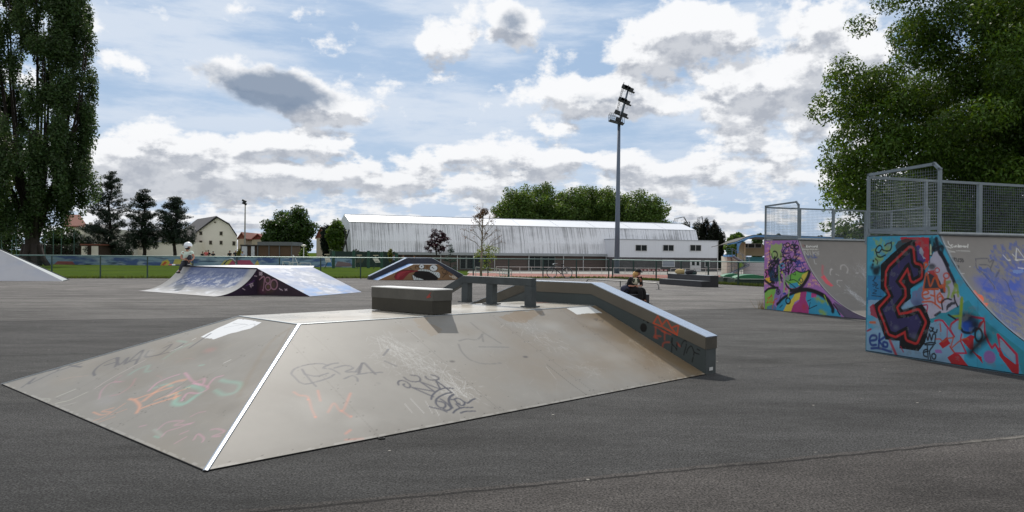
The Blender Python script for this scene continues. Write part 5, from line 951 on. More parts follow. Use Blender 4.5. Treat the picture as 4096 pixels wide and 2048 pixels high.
# ================================================================== GRASS EDGE
def leaf_quads(C, S, up=None, nrm=None, aspect=.55, droop=0.):
    """C (n,3) centres, S (n,) sizes: one bent leaf-like quad each"""
    n = len(C); a = RNG.normal(size=(n, 3)); 
    if nrm is not None: a = a*.7+nrm
    a /= np.linalg.norm(a, axis=1)[:, None]; b = RNG.normal(size=(n, 3)); b[:, 2] -= droop; b -= (b*a).sum(1)[:, None]*a; b /= np.linalg.norm(b, axis=1)[:, None]; c = np.cross(a, b)
    S = S[:, None]; V = np.stack([C-b*S*.5, C+c*S*aspect*.5+a*S*.08, C+b*S*.5, C-c*S*aspect*.5+a*S*.08], 1); return V.reshape(-1, 3), np.arange(4*n).reshape(n, 4)
def blades(C, h, w):
    n = len(C); t = RNG.uniform(0, 2*PI, n); d = np.stack([np.cos(t), np.sin(t), 0*t], 1); ln = RNG.normal(size=(n, 3))*.35; ln[:, 2] = 1; h = h[:, None]
    V = np.stack([C-d*w, C+d*w, C+ln*h+d*w*.2, C+ln*h-d*w*.2], 1); return V.reshape(-1, 3), np.arange(4*n).reshape(n, 4)
def cols(base, n, var=.25, huev=.15, k=4):
    b = lin(base)[None]*.55*(1+RNG.uniform(-var, var, (n, 1))); b = b*(1+RNG.uniform(-huev, huev, (n, 3))*np.array([1, .3, .6])); b = np.clip(b, .002, 1); return np.repeat(np.c_[b, np.full(n, .6)], k, 0)
LEAF = leafmat('leaves', .40)
P0 = []
for a, b, n in ((fA, FN, 9000), (FN, FN+fdir2*22, 6000)):
    t = RNG.uniform(0, 1, n)[:, None]; p = a+(b-a)*t; nr = np.array([-(b-a)[1], (b-a)[0]]); nr = nr/np.linalg.norm(nr); p = p+nr*RNG.exponential(.35, n)[:, None]-nr*.10; P0.append(p)
p = np.vstack(P0); C = np.c_[p, zt(p[:, 0], p[:, 1])]; C[:, 2] = np.maximum(C[:, 2], -.05); V, Q = blades(C, RNG.uniform(.06, .22, len(C)), .02)
o = np_mesh('grass_edge', V, Q, LEAF, None, cols((92, 112, 44), len(C), .4)); tag(o, 'rough grass growing along the foot of the fences', 'grass', kind='stuff')
# dry tuft by the far quarter pipe
c = G(3050, 1236); n = 60; C = c+np.c_[RNG.normal(0, .07, (n, 2)), np.zeros(n)]; V, Q = blades(C, RNG.uniform(.1, .45, n), .006); tag(np_mesh('weed', V, Q, LEAF, None, cols((150, 136, 92), n, .3)), 'dry weed growing at the foot of the far quarter pipe', 'weed')

# ================================================================== TREES
BARK = mat('bark', (74, 64, 54), .9, noise=(6, .35, (1, 1, .2)), bump=(20, .5)); BARKD = mat('bark_dark', (44, 38, 34), .95, noise=(6, .3)); BARKG = mat('bark_grey', (120, 108, 92), .9, noise=(6, .25))
def crown(parent, clusters, n, size, base, var=.3, aspect=.6, droop=0., shell=.5, name='crown', m=None, cvar=.22, flatlow=.0):
    """clusters: (cx,cy,cz,rx,ry,rz)"""
    K = np.array(clusters, float); w = (K[:, 3]*K[:, 4]*K[:, 5])**.72; w /= w.sum(); idx = RNG.choice(len(K), n, p=w)
    d = RNG.normal(size=(n, 3)); d /= np.linalg.norm(d, axis=1)[:, None]; r = shell+(1-shell)*RNG.uniform(0, 1, n)**.6; r *= RNG.normal(1, .06, n)
    C = K[idx, :3]+d*K[idx, 3:6]*r[:, None]; S = size*RNG.uniform(.55, 1.35, n)
    V, Q = leaf_quads(C, S, nrm=d*.6+np.array([0, 0, .5]), aspect=aspect, droop=droop); co = cols(base, n, var); cl = 1+RNG.uniform(-cvar, cvar, len(K)); co[:, :3] *= np.repeat(cl[idx], 4)[:, None]
    return np_mesh(name, V, Q, m or LEAF, parent, co)
def lumps(c, r, n, rs, seed, squash=.8, zlo=-1.0, inner=.45):
    """many sub-clusters spread through an ellipsoid, for an uneven outline"""
    r_ = np.random.default_rng(seed); d = r_.normal(size=(n, 3)); d /= np.linalg.norm(d, axis=1)[:, None]; k = np.clip(r_.uniform(0, 1, n)**.45, inner*.6, 1); P_ = np.asarray(c)+d*np.asarray(r)*k[:, None]
    s = rs*r_.uniform(.6, 1.35, n); out = [(p[0], p[1], p[2], q, q, q*squash) for p, q in zip(P_, s) if d[0, 2] > -9 and (p[2]-c[2])/r[2] > zlo]; return out
def trunk(parent, base, top, r0, r1, limbs=5, spread=2., m=BARK, seed=1, wob=.15, limb_z=.35, limb_up=1.5):
    r_ = random.Random(seed); base = np.asarray(base, float); top = np.asarray(top, float); q = MB(); n = 7; pts = []
    for i in range(n): t = i/(n-1); pts.append(base+(top-base)*t+np.array([r_.gauss(0, wob), r_.gauss(0, wob), 0])*t)
    rr = [r0*1.25]+[r0+(r1-r0)*i/(n-1) for i in range(1, n)]; q.tube(pts, rr, 10); q.build('trunk', m, parent, True)
    for i in range(limbs):
        t = limb_z+(1-limb_z)*i/max(1, limbs); k = min(int(t*(n-1)), n-2); f = t*(n-1)-k; p = pts[k]*(1-f)+pts[k+1]*f; a = r_.uniform(0, 2*PI); sp = spread*r_.uniform(.6, 1.1)
        e = p+np.array([math.cos(a)*sp, math.sin(a)*sp, limb_up*r_.uniform(.6, 1.3)]); mid = (p+e)/2+np.array([0, 0, -.12*sp]); q = MB(); rb = (r0+(r1-r0)*t)*.5; q.tube([p, mid, e], [rb, rb*.6, rb*.25], 6); q.build('limb', m, parent, True)
def px_tree(px, d, zbase=None):
    p = AT(px, 1000, d); z = ZT(p[0], p[1]) if zbase is None else zbase; return np.array([p[0], p[1], z])
def zat(py, px, d): return AT(px, py, d)[2]
MPX = lambda d: d/F
# --- poplar at the left
d = 80.; b = px_tree(135, d); b[0] = AT(130, 1000, d)[0]
t = thing('poplar_tree', 'huge dark poplar filling the left edge of the photo', 'tree', tuple(b))
K = []; rr_ = random.Random(3); cx = AT(95, 500, d)[0]
for i in range(300):
    z = rr_.uniform(4.2, 37); f = (z-4.2)/33; w = 7.4*(min(1, .50+f*4.5) if f < .12 else (1. if f < .75 else 1-(f-.75)*1.6)); a = rr_.uniform(0, 2*PI); k = rr_.uniform(.2, 1)**.45
    K.append((cx+math.cos(a)*w*k*.93, b[1]+math.sin(a)*w*k*.6, z, rr_.uniform(.5, 1.15), rr_.uniform(.5, 1.15), rr_.uniform(1.2, 2.8)))
K += [(cx+RNG.choice([-1, 1])*RNG.uniform(4.0, 5.3), b[1]+RNG.uniform(-3, 3), z, .9, .9, 1.8) for z in RNG.uniform(7, 33, 70)]
crown(t, K, 270000, .24, (84, 112, 66), .35, .7, shell=.1)
trunk(t, b, b+np.array([0, 0, 14]), .75, .4, 0, seed=5, m=BARKD); r_ = random.Random(9)
for i in range(16):
    a = r_.uniform(0, 2*PI); z0 = r_.uniform(2.2, 9); p = b+np.array([math.cos(a)*.4, math.sin(a)*.4, z0]); s = r_.uniform(2.0, 6.3); e = np.array([b[0]-.6+math.cos(a)*s, b[1]+math.sin(a)*s*.7, z0+r_.uniform(17, 27)]); q = MB(); q.tube([p, p+(e-p)*.25+np.array([math.cos(a), math.sin(a), 0])*s*.25, p+(e-p)*.6+np.array([math.cos(a), math.sin(a), 0])*s*.2, e], [.26, .18, .11, .04], 7); q.build('limb', BARKD, t, True)
q = MB()
for k in range(7): a = k*.9; q.tube([b+np.array([math.cos(a)*.6, math.sin(a)*.6, 2.2]), b+np.array([math.cos(a)*1.0, math.sin(a)*1.0, .7]), b+np.array([math.cos(a)*1.6, math.sin(a)*1.6, -.05])], [.3, .3, .2], 7)
q.build('root_flare', BARKD, t, True)
# darker trees behind the poplar
for i, (px, dd, top, w_, lab) in enumerate(((20, 112, 760, 7., 'dark leafy tree behind the poplar at the far left'), (262, 118, 900, 4.2, 'bushy dark green tree between the poplar and the red-roofed house'))):
    b = px_tree(px, dd); zt_ = zat(top, px, dd); t = thing('leafy_tree', lab, 'tree', tuple(b)); crown(t, lumps((b[0], b[1], zt_*.52), (w_*.6, w_*.6, zt_*.5), 40, w_*.2, 70+i), 7000, .42, (58, 84, 40), .35); trunk(t, b, b+np.array([0, 0, zt_*.6]), .3, .1, 3, m=BARKD, seed=i)
# --- big chestnut at the right
b = np.array([21.5, 35., ZT(21.5, 35)]); t = thing('chestnut_tree', 'large chestnut tree towering behind the quarter pipes on the right', 'tree', tuple(b))
K = []
K += lumps((20.6, 33.5, 6.8), (6.9, 5.5, 4.7), 170, 1.0, 11, .75); K += lumps((21.8, 34, 12.2), (6.2, 5.6, 6.4), 130, 1.15, 12, .75); K += lumps((14.9, 33, 7.6), (1.7, 2.2, 2.6), 22, .8, 13, .7); K += lumps((26, 33, 8), (5, 5, 6.5), 60, 1.3, 14, .75)
K += [(13.15, 32.6, 8.3, .55, .5, .42), (13.5, 32.5, 3.9, .7, .6, .5), (13.4, 32.5, 5.6, .7, .6, .5), (13.7, 32.5, 2.9, .8, .6, .4), (14.6, 32.2, 2.3, .9, .6, .5), (13.9, 32.5, 9.6, .8, .7, .6), (14.2, 32.5, 6.9, .8, .7, .6), (15.5, 32.4, 2.2, .7, .7, .45), (14.9, 32.4, 1.6, .4, .4, .35)]
K += lumps((17.5, 32.6, 4.6), (4.2, 2.2, 2.6), 50, .8, 15, .7)
crown(t, K, 340000, .165, (86, 120, 42), .38, .45, droop=.9, shell=.35, cvar=.3)
trunk(t, b, b+np.array([0, 0, 11]), .55, .22, 9, spread=4.2, seed=3, m=BARKD, limb_z=.25, limb_up=2.5)
# --- pines
NEED = leafmat('needles', .12)
def pine(px, d, top, label, wbase, base_y, seed, bare=.2, r0=.26):
    b = px_tree(px, d); zT_ = zat(top, px, d); H_ = zT_-b[2]; t = thing('pine_tree', label, 'tree', tuple(b), 'dark pines in front of the cream building'); r_ = random.Random(seed)
    q = MB(); pts = [b+np.array([r_.gauss(0, .06)*k, r_.gauss(0, .06)*k, H_*k/6]) for k in range(7)]; q.tube(pts, [r0*(1-k/6.6) for k in range(7)], 8); q.build('trunk', BARKD, t, True)
    q = MB(); K = []
    for i in range(int(H_*7)):
        z = H_*(bare+(1-bare)*r_.random()**.9); f = (z/H_-bare)/(1-bare); L = wbase*(1-f)**.75*r_.uniform(.55, 1.1)+.25; a = r_.uniform(0, 2*PI); c0 = b+np.array([0, 0, z]); e = c0+np.array([math.cos(a)*L, math.sin(a)*L, L*r_.uniform(.05, .38)])
        q.tube([c0, (c0+e)/2-up3*.04*L, e], [.05, .035, .015], 4)
        for k in np.linspace(.35, 1, max(3, int(L*2))): p = c0+(e-c0)*k; s = r_.uniform(.20, .42); K.append((p[0]+r_.gauss(0, .14), p[1]+r_.gauss(0, .14), p[2]+.12, s*1.25, s*1.25, s*.8))
    K += [(b[0]+r_.gauss(0, .35*wbase*(1-f_)**.8), b[1]+r_.gauss(0, .3*wbase*(1-f_)**.8), b[2]+H_*(bare+(1-bare)*f_), .34*(1.25-f_), .34*(1.25-f_), .42*(1.25-f_)) for f_ in [r_.random()**1.25 for _ in range(190)]]
    q.build('branches', BARKD, t); crown(t, K, int(2600*H_), .22, (44, 66, 48), .3, .32, shell=.2, m=NEED); return t
pine(438, 96, 693, 'tallest dark pine, nearest to the poplar', 4.7, 1015, 21, .12, .3); pine(572, 96, 768, 'medium dark pine, the middle of the three, with a dense lower crown', 3.0, 1015, 22, .25); 
pine(700, 96, 797, 'open-crowned pine right behind the seated kid with the helmet', 3.3, 1015, 23, .35)
b = px_tree(500, 97); 
# --- round tree and friends
def roundtree(px, d, top, wpx, label, base=(66, 98, 38), n=9000, size=.3, seed=1, bot=.12, sx=1., name='leafy_tree', group=None, lobes=70, aspect=.6, tr=.28, cat='tree', core=3):
    b = px_tree(px, d); zT_ = zat(top, px, d); H_ = zT_-b[2]; w = wpx*MPX(d)/2; t = thing(name, label, cat, tuple(b), group); zc = b[2]+H_*(bot+(1-bot)/2); rz = H_*(1-bot)/2*.92
    crown(t, lumps((b[0], b[1], zc), (w*.80, w*.80, rz*.92), lobes, w*.25, seed, .8)+[(b[0], b[1], zc, w*.72, w*.72, rz*.8)]*core, int(n*1.5), size*1.25, base, .35, aspect, shell=.25); trunk(t, b, b+np.array([0, 0, H_*.6]), tr, tr*.35, 4, spread=w*.5, m=BARKD, seed=seed); return t
roundtree(1158, 108, 824, 225, 'round dense green tree beside the brown shed', n=15000, seed=31, bot=.05, lobes=90)
roundtree(1072, 120, 905, 70, 'small tree peeking out left of the round dense tree', n=2500, seed=32)
roundtree(1306, 126, 872, 66, 'dark narrow conifer left of the white hall', (36, 56, 44), 5000, .28, 33, .0, name='conifer_tree', aspect=.4)
roundtree(1345, 122, 850, 92, 'bright green tree touching the left end of the white hall', (86, 120, 44), 6000, .3, 34, .0)
roundtree(1215, 92, 985, 44, 'small light green shrub beside the brown shed', (110, 140, 50), 1500, .16, 35, .0, name='shrub', tr=.08, cat='shrub')
roundtree(958, 94, 985, 26, 'small yellow-green shrub left of the white cabin doors', (150, 150, 60), 800, .14, 36, .0, name='shrub', tr=.06, cat='shrub')
roundtree(355, 112, 940, 42, 'dark clipped round bush in front of the red-roofed house', (34, 48, 30), 2500, .2, 37, .0, name='shrub', tr=.1, cat='shrub')
for i, (px, w_, top, dd) in enumerate(((2068, 165, 737, 186), (2165, 165, 736, 190), (2265, 165, 740, 187), (2365, 165, 742, 191), (2468, 165, 752, 186), (2572, 180, 772, 182))):
    t = roundtree(px, dd, top-24, w_*1.38, ['leftmost plane tree rising behind the white hall', 'second plane tree from the left behind the white hall', 'third plane tree from the left behind the white hall', 'fourth plane tree, just left of the floodlight mast', 'plane tree directly behind the floodlight mast', 'rightmost plane tree, lower than the others, behind the hall'][i], (104, 136, 62), 15000, .40, 50+i, .12, name='plane_tree', group='plane trees behind the white hall', lobes=80)
# weeping conifers right of the hall
def weeping(px, d, top, wpx, label, seed):
    b = px_tree(px, d); zT_ = zat(top, px, d); H_ = zT_-b[2]; w = wpx*MPX(d)/2*1.35; t = thing('weeping_conifer', label, 'tree', tuple(b), 'dark weeping conifers right of the hall'); r_ = random.Random(seed); K = []
    for i in range(40):
        a = r_.uniform(0, 2*PI); k = r_.random()**.5; z = H_*r_.uniform(.1, .95)*(1-.25*k); K.append((b[0]+math.cos(a)*w*k*.8, b[1]+math.sin(a)*w*k*.8, b[2]+z, w*.34, w*.34, H_*.15))
    crown(t, K, 12000, .6, (34, 46, 26), .3, .25, droop=3., shell=.3); q = MB(); q.tube([b, b+up3*H_*.9], [.3, .08], 8); q.build('trunk', BARKD, t, True)
    q = MB()
    for k in range(5):
        a = r_.uniform(2.2, 4.); q.tube([b+up3*H_*.8, b+np.array([math.cos(a)*w*.4, 0, H_*1.0]), b+np.array([math.cos(a)*w*.9, 0, H_*.97]), b+np.array([math.cos(a)*w*1.1, 0, H_*.8])], .03, 4)
    q.build('limb', BARKD, t)
weeping(2758, 168, 868, 100, 'broad dark weeping conifer just behind the right end of the hall', 61); weeping(2815, 160, 865, 44, 'tall thin dark conifer beside the end of the hall', 62); weeping(2864, 158, 883, 52, 'dark weeping conifer left of the blue grandstand', 63)
roundtree(2940, 150, 918, 100, 'light green feathery tree above the left end of the grandstand roof', (96, 132, 52), 6000, .4, 64, .1, lobes=60); roundtree(3030, 152, 918, 64, 'small feathery tree behind the grandstand roof', (86, 118, 60), 3500, .35, 65, .1)
roundtree(3112, 160, 920, 58, 'dark round tree seen through the far wire guard', (50, 74, 50), 3000, .4, 66, .1); roundtree(3385, 120, 868, 120, 'loose-branched tree seen through the far wire guard', (66, 92, 48), 5000, .32, 67, .1); roundtree(3280, 130, 925, 60, 'low bush showing above the grandstand roof', (92, 96, 60), 1800, .3, 68, .2); roundtree(3640, 60, 600, 420, 'tree behind the near wire guard', (52, 76, 36), 22000, .3, 69, .0); roundtree(3990, 60, 700, 420, 'dense tree at the right edge behind the near quarter pipe', (50, 74, 34), 16000, .34, 71, .0)
# --- bare young tree
def baretree(px, d, top, label):
    b = px_tree(px, d); b[2] = ZT(b[0], b[1]); zT_ = zat(top, px, d); H_ = zT_-b[2]; t = thing('bare_tree', label, 'tree', tuple(b)); r_ = random.Random(4); q = MB(); tips = []
    q.tube([b, b+up3*H_*.25, b+np.array([.05, 0, H_*.4])], [.12, .10, .085], 8); q.build('trunk', BARKG, t, True); q = MB()
    def br(p, dr, L, r, lv):
        e = p+dr*L; mid = (p+e)/2+np.array([r_.gauss(0, .04), r_.gauss(0, .04), .02])*L; q.tube([p, mid, e], [r, r*.8, r*.55], 4, cap=False)
        if lv == 0: tips.append(e); tips.append(mid); return
        for k in range(r_.choice([2, 3])):
            nd_ = dr+np.array([r_.gauss(0, .38), r_.gauss(0, .38), r_.gauss(.08, .2)]); nd_ /= np.linalg.norm(nd_); br(e if k else mid, nd_, L*r_.uniform(.6, .85), r*.6, lv-1)
    for k in range(13):
        z = H_*(.38+.45*k/13); a = k*2.4; v = np.array([math.cos(a)*.8, math.sin(a)*.8, .65+.04*k]); v /= np.linalg.norm(v); br(b+np.array([.05, 0, z]), v, 1.05*(1-k/22), .035, 3)
    q.tube([b+np.array([.05, 0, H_*.4]), b+np.array([.08, 0, H_*.7]), b+np.array([.12, 0, H_*.98])], [.085, .05, .015], 6)
    q.build('branches', BARKG, t); T_ = np.array(tips); i = RNG.choice(len(T_), 900); V, Q = leaf_quads(T_[i]+RNG.normal(0, .07, (900, 3)), RNG.uniform(.06, .14, 900)); np_mesh('leaves', V, Q, LEAF, t, cols((132, 104, 66), 900))
    c = AT(1938, 848, d); crown(t, [(c[0], c[1], c[2], .42, .4, .38), (c[0]-.5, c[1], c[2]-.35, .35, .3, .25)], 900, .11, (104, 84, 46), .3, name='leaf_clump')
baretree(1925, 72, 806, 'nearly leafless young tree with one brown clump in its crown')
d = 76.; b = px_tree(1746, d); t = thing('purple_tree', 'small purple-leaved tree in front of the white hall', 'tree', tuple(b)); z1 = zat(912, 1746, d); z0 = zat(1022, 1746, d); c = (b[0], b[1], (z1+z0)/2)
crown(t, lumps(c, (1.25, 1.2, (z1-z0)*.46), 60, .28, 81, .7), 3400, .15, (70, 38, 48), .35, .6, shell=.2); trunk(t, b, b+np.array([0, 0, z1*.8-b[2]]), .08, .03, 5, spread=.7, seed=8, m=BARKD)
d = 80.; b = px_tree(1802, d); t = thing('small_conifer', 'small blue-green conifer between the purple tree and the bare tree', 'tree', tuple(b)); z1 = zat(980, 1802, d); K = []
for i in range(60): z = RNG.uniform(.3, z1-b[2]); f = z/(z1-b[2]); a = RNG.uniform(0, 2*PI); w = 1.1*(1-f)+.05; K.append((b[0]+math.cos(a)*w*.8, b[1]+math.sin(a)*w*.8, b[2]+z, .25, .25, .1))
crown(t, K, 1600, .14, (52, 76, 66), .3, .35, name='crown'); q = MB(); q.tube([b, b+up3*(z1-b[2])], [.07, .01], 6); q.build('trunk', BARKD, t)
roundtree(1952, 74, 955, 118, 'sparse yellow-green young tree behind the bare tree trunk', (130, 152, 50), 480, .13, 82, .25, tr=.06, lobes=34, core=0); roundtree(1561, 88, 985, 26, 'thin yellow-green sapling beside the tall green mesh fence', (140, 150, 60), 500, .14, 83, .2, tr=.04, name='sapling')
for i, px in enumerate((1330, 1425)): roundtree(px, 92, 990, 40, ['grey-green bush at the left foot of the hall', 'thin grey-green bush at the corner of the hall'][i], (84, 96, 78), 700, .14, 84+i, .1, tr=.04, name='shrub', cat='shrub')

# ================================================================== WHITE HALL
HL = np.array([-26.3, 124.8, 0]); HR = np.array([35.6, 150., 0]); hd = HR-HL; HLEN = np.linalg.norm(hd); hd /= HLEN; hn = np.array([-hd[1], hd[0], 0])
WHITE = mat('white_cladding', (205, 210, 216), .5, .0, noise=(.6, .06)); ROOFW = mat('white_roof', (216, 219, 224), .45, noise=(.25, .04))
def streak_mat():
    m = bpy.data.materials.new('ribbed_cladding'); m.use_nodes = True; N, K = nodes(m); p = N['Principled BSDF']; p.inputs['Roughness'].default_value = .45; p.inputs['Metallic'].default_value = .25
    tc = N.new('ShaderNodeTexCoord'); mp = N.new('ShaderNodeMapping'); K.new(tc.outputs['Object'], mp.inputs[0]); mp.inputs[2].default_value = (0, 0, -math.atan2(hd[1], hd[0])); 
    m2 = N.new('ShaderNodeMapping'); K.new(mp.outputs[0], m2.inputs[0]); m2.inputs[3].default_value = (5.5, .02, .07)
    a = N.new('ShaderNodeTexNoise'); K.new(m2.outputs[0], a.inputs['Vector']); a.inputs['Scale'].default_value = 1.3; a.inputs['Detail'].default_value = 3; a.inputs['Roughness'].default_value = .6
    m3 = N.new('ShaderNodeMapping'); K.new(mp.outputs[0], m3.inputs[0]); m3.inputs[3].default_value = (.12, .1, .3); c = N.new('ShaderNodeTexNoise'); K.new(m3.outputs[0], c.inputs['Vector']); c.inputs['Scale'].default_value = 1; c.inputs['Detail'].default_value = 4
    ad = N.new('ShaderNodeMath'); ad.operation = 'MULTIPLY_ADD'; K.new(c.outputs['Fac'], ad.inputs[0]); ad.inputs[1].default_value = .7; K.new(a.outputs['Fac'], ad.inputs[2])
    r = N.new('ShaderNodeValToRGB'); K.new(ad.outputs[0], r.inputs[0]); r.color_ramp.elements[0].position = .84; r.color_ramp.elements[0].color = (.72, .74, .78, 1); r.color_ramp.elements[1].position = 1.06; r.color_ramp.elements[1].color = (.34, .35, .37, 1); K.new(r.outputs[0], p.inputs['Base Color']); return m
STRK = streak_mat(); BRICKD = mat('dark_brick', (92, 78, 74), .85, noise=(3, .2, (1, 1, 3))); GLASSD = mat('dark_glass', (22, 28, 32), .3, .0, spec=.25); FRAMEW = mat('white_frame', (206, 208, 210), .5)
hp = lambda a, o, z: HL+hd*a+hn*o+up3*z
hall = thing('sports_hall', 'long white barrel-sided sports hall with streaked ribbed cladding', 'building', tuple(hp(HLEN/2, 0, -1.2)))
ZE, ZB, ZR = 1.85, 6.62, 8.05
q = MB(); nrib = 190; st = HLEN/nrib; prev = None; Vs = []; Fs = []
for i in range(nrib*4+1):
    a = i*st/4; off = .05 if (i % 4) in (1, 2) else 0.
    Vs += [hp(a, -1.45-off, ZE), hp(a, -1.1-off, ZE+1.8), hp(a, -.02-off, ZB)]
for i in range(nrib*4): Fs += [(3*i, 3*i+3, 3*i+4, 3*i+1), (3*i+1, 3*i+4, 3*i+5, 3*i+2)]
q.add(Vs, Fs); q.build('ribbed_side', STRK, hall)
q = MB(); q.add([hp(0, -.06, ZB), hp(HLEN, -.06, ZB), hp(HLEN, 4.7, ZR), hp(0, 4.7, ZR), hp(HLEN, 9.4, ZB), hp(0, 9.4, ZB)], [(0, 1, 2, 3), (3, 2, 4, 5)])
q.add([hp(0, 9.4, ZB), hp(HLEN, 9.4, ZB), hp(HLEN, 10.9, ZE), hp(0, 10.9, ZE)], [(0, 1, 2, 3)]); q.build('roof', ROOFW, hall)
q = MB(); 
for a in np.arange(7.5, HLEN, 7.5): q.box(hp(a, 2.32, (ZB+ZR)/2+.02), (.07, 4.95, .05), ax=(hd, (hn*4.7+up3*(ZR-ZB))/np.linalg.norm(hn*4.7+up3*(ZR-ZB)), up3))
q.box(hp(HLEN/2, -.08, ZB+.01), (HLEN, .12, .10), ax=(hd, hn, up3)); q.box(hp(HLEN/2, 4.7, ZR+.02), (HLEN, .3, .06), ax=(hd, hn, up3)); q.build('roof_trim', WHITE, hall)
for a in (0.02, HLEN-.02):
    q = MB(); q.add([hp(a, -1.42, -1.2), hp(a, -1.42, ZE), hp(a, -1.08, ZE+1.8), hp(a, 0, ZB), hp(a, 4.7, ZR), hp(a, 9.4, ZB), hp(a, 10.9, ZE), hp(a, 10.9, -1.2)], [tuple(range(8))]); q.build('gable_wall', WHITE, hall)
q = MB(); q.box(hp(HLEN*.35+.0, -1.7, ZE-.22), (HLEN*.705, .5, .45), ax=(hd, hn, up3)); q.build('eaves_fascia', mat('fascia_grey', (150, 156, 160), .5, noise=(1, .1)), hall)
q = MB(); q.box(hp(HLEN/2, -1.2, .2), (HLEN-.1, .2, 2.8), ax=(hd, hn, up3)); q.build('brick_wall', BRICKD, hall)
def hall_a(px, off=-1.3):
    for a in np.linspace(-2, HLEN+2, 900):
        p = hp(a, off, 0); 
        if PR([p])[0][0] >= px: return a
    return HLEN
def wallwin(parent, px0, px1, z0, z1, off, name='window', panes=2, proud=.06, fm=None, gm=None):
    a0, a1 = hall_a(px0, off), hall_a(px1, off); w = a1-a0; c = (a0+a1)/2; q = MB(); f_ = .09; o_ = off-proud
    for (x, z, sx_, sz_) in ((c, z0, w, f_), (c, z1, w, f_), (a0, (z0+z1)/2, f_, z1-z0), (a1, (z0+z1)/2, f_, z1-z0)): q.box(hp(x, o_, z), (sx_+.02, .08, sz_), ax=(hd, hn, up3))
    for k in range(1, panes): q.box(hp(a0+w*k/panes, o_, (z0+z1)/2), (.07, .07, z1-z0-.08), ax=(hd, hn, up3))
    wn = q.build(name, fm or FRAMEW, parent); q = MB(); q.box(hp(c, o_+.02, (z0+z1)/2), (w-.05, .04, z1-z0-.05), ax=(hd, hn, up3)); q.build('pane', gm or GLASSD, wn); return wn
for p0, p1 in ((2112, 2162), (2166, 2218)): wallwin(hall, p0, p1, -1.0, 1.35, -1.3, panes=2, fm=mat('frame_grey', (120, 126, 124), .5))
for p0, p1 in ((1840, 1862), (1866, 1890), (1895, 1925), (1930, 1950)): wallwin(hall, p0, p1, -.9, 1.3, -1.3, panes=1, fm=mat('frame_grey', (120, 126, 124), .5))
q = MB()
for px in (1760, 1826, 1890, 1975, 2112, 2250, 2330, 2420): a = hall_a(px, -1.5); q.tube([hp(a, -1.8, -1.19), hp(a, -1.8, ZE-.45)], .06, 6)
q.build('column', FRAMEW, hall)
# annex
A0 = hall_a(2424, -1.3); aP = lambda a, o, z: hp(a, o, z); aoff = -4.4
A1 = hall_a(2870, aoff); zAT = 4.5; A0f = hall_a(2455, aoff)
ann = thing('annex_building', 'boxy white two-storey annex with three dark windows at the right end of the hall', 'building', tuple(aP((A0f+A1)/2, aoff, -1.2)))
cen = (A0f+A1)/2; q = MB(); q.box(aP(cen, aoff+3.2, (1.3+zAT)/2), (A1-A0f, 6.4, zAT-1.3), ax=(hd, hn, up3)); q.build('white_wall', mat('annex_white', (214, 218, 226), .5, noise=(2.5, .05, (3, 3, .1))), ann)
q = MB(); q.box(aP(cen, aoff+3.25, .05), (A1-A0f-.1, 6.35, 2.5), ax=(hd, hn, up3)); q.build('stone_wall', mat('dark_stone', (86, 84, 86), .9, noise=(2, .35)), ann)
q = MB(); q.box(aP(cen, aoff+3.2, zAT+.05), (A1-A0f+.2, 6.6, .12), ax=(hd, hn, up3)); q.build('roof_edge', mat('roof_edge', (160, 166, 174), .5), ann)
q = MB(); q.box(aP(A1-.12, aoff-.06, 1.65), (.14, .1, zAT+1.1), ax=(hd, hn, up3)); q.build('downpipe', FRAMEW, ann)
zz_ = lambda py, px, o: EYE+(1018+(px-2048)*.0096-py)/F*hp(hall_a(px, o), o, 0)[1]
for p0, p1 in ((2539, 2586), (2650, 2693), (2757, 2803)): wallwin(ann, p0, p1, zz_(1004, p0, aoff), zz_(979, p0, aoff), aoff)
wallwin(ann, 2648, 2696, zz_(1067, 2650, aoff), zz_(1040, 2650, aoff), aoff-.02, panes=1, gm=mat('pale_shutter', (150, 156, 168), .6))
wallwin(ann, 2818, 2836, zz_(1068, 2820, aoff), zz_(1042, 2820, aoff), aoff-.02, panes=1)
a0_, a1_ = hall_a(2759, aoff), hall_a(2801, aoff); q = MB(); q.box(aP((a0_+a1_)/2, aoff-.06, zz_(1064, 2780, aoff)), (a1_-a0_, .12, (1088-1041)*.0465), ax=(hd, hn, up3)); dr = q.build('door', FRAMEW, ann)
q = MB()
for k in (.28, .72): q.box(aP(a0_+(a1_-a0_)*k, aoff-.12, zz_(1053, 2780, aoff)), (.6, .04, .8), ax=(hd, hn, up3))
q.build('pane', GLASSD, dr)
# crossed poles at the left gable
for i, (t0_, b0_) in enumerate((((1378, 911), (1389, 1006)), ((1397, 918), (1371, 1004)))):
    a = AT(*t0_, 104); bq = AT(*b0_, 104); q = MB(); e = bq+(bq-a)/abs((bq-a)[2])*(bq[2]-ZT(bq[0], bq[1])); q.tube([a, e], .09, 6); tag(q.build('leaning_pole', mat('dark_pole', (34, 36, 38), .7)), ['dark pole leaning left-to-right, crossing another before the hall gable', 'dark pole leaning right-to-left, crossing another before the hall gable'][i], 'pole')

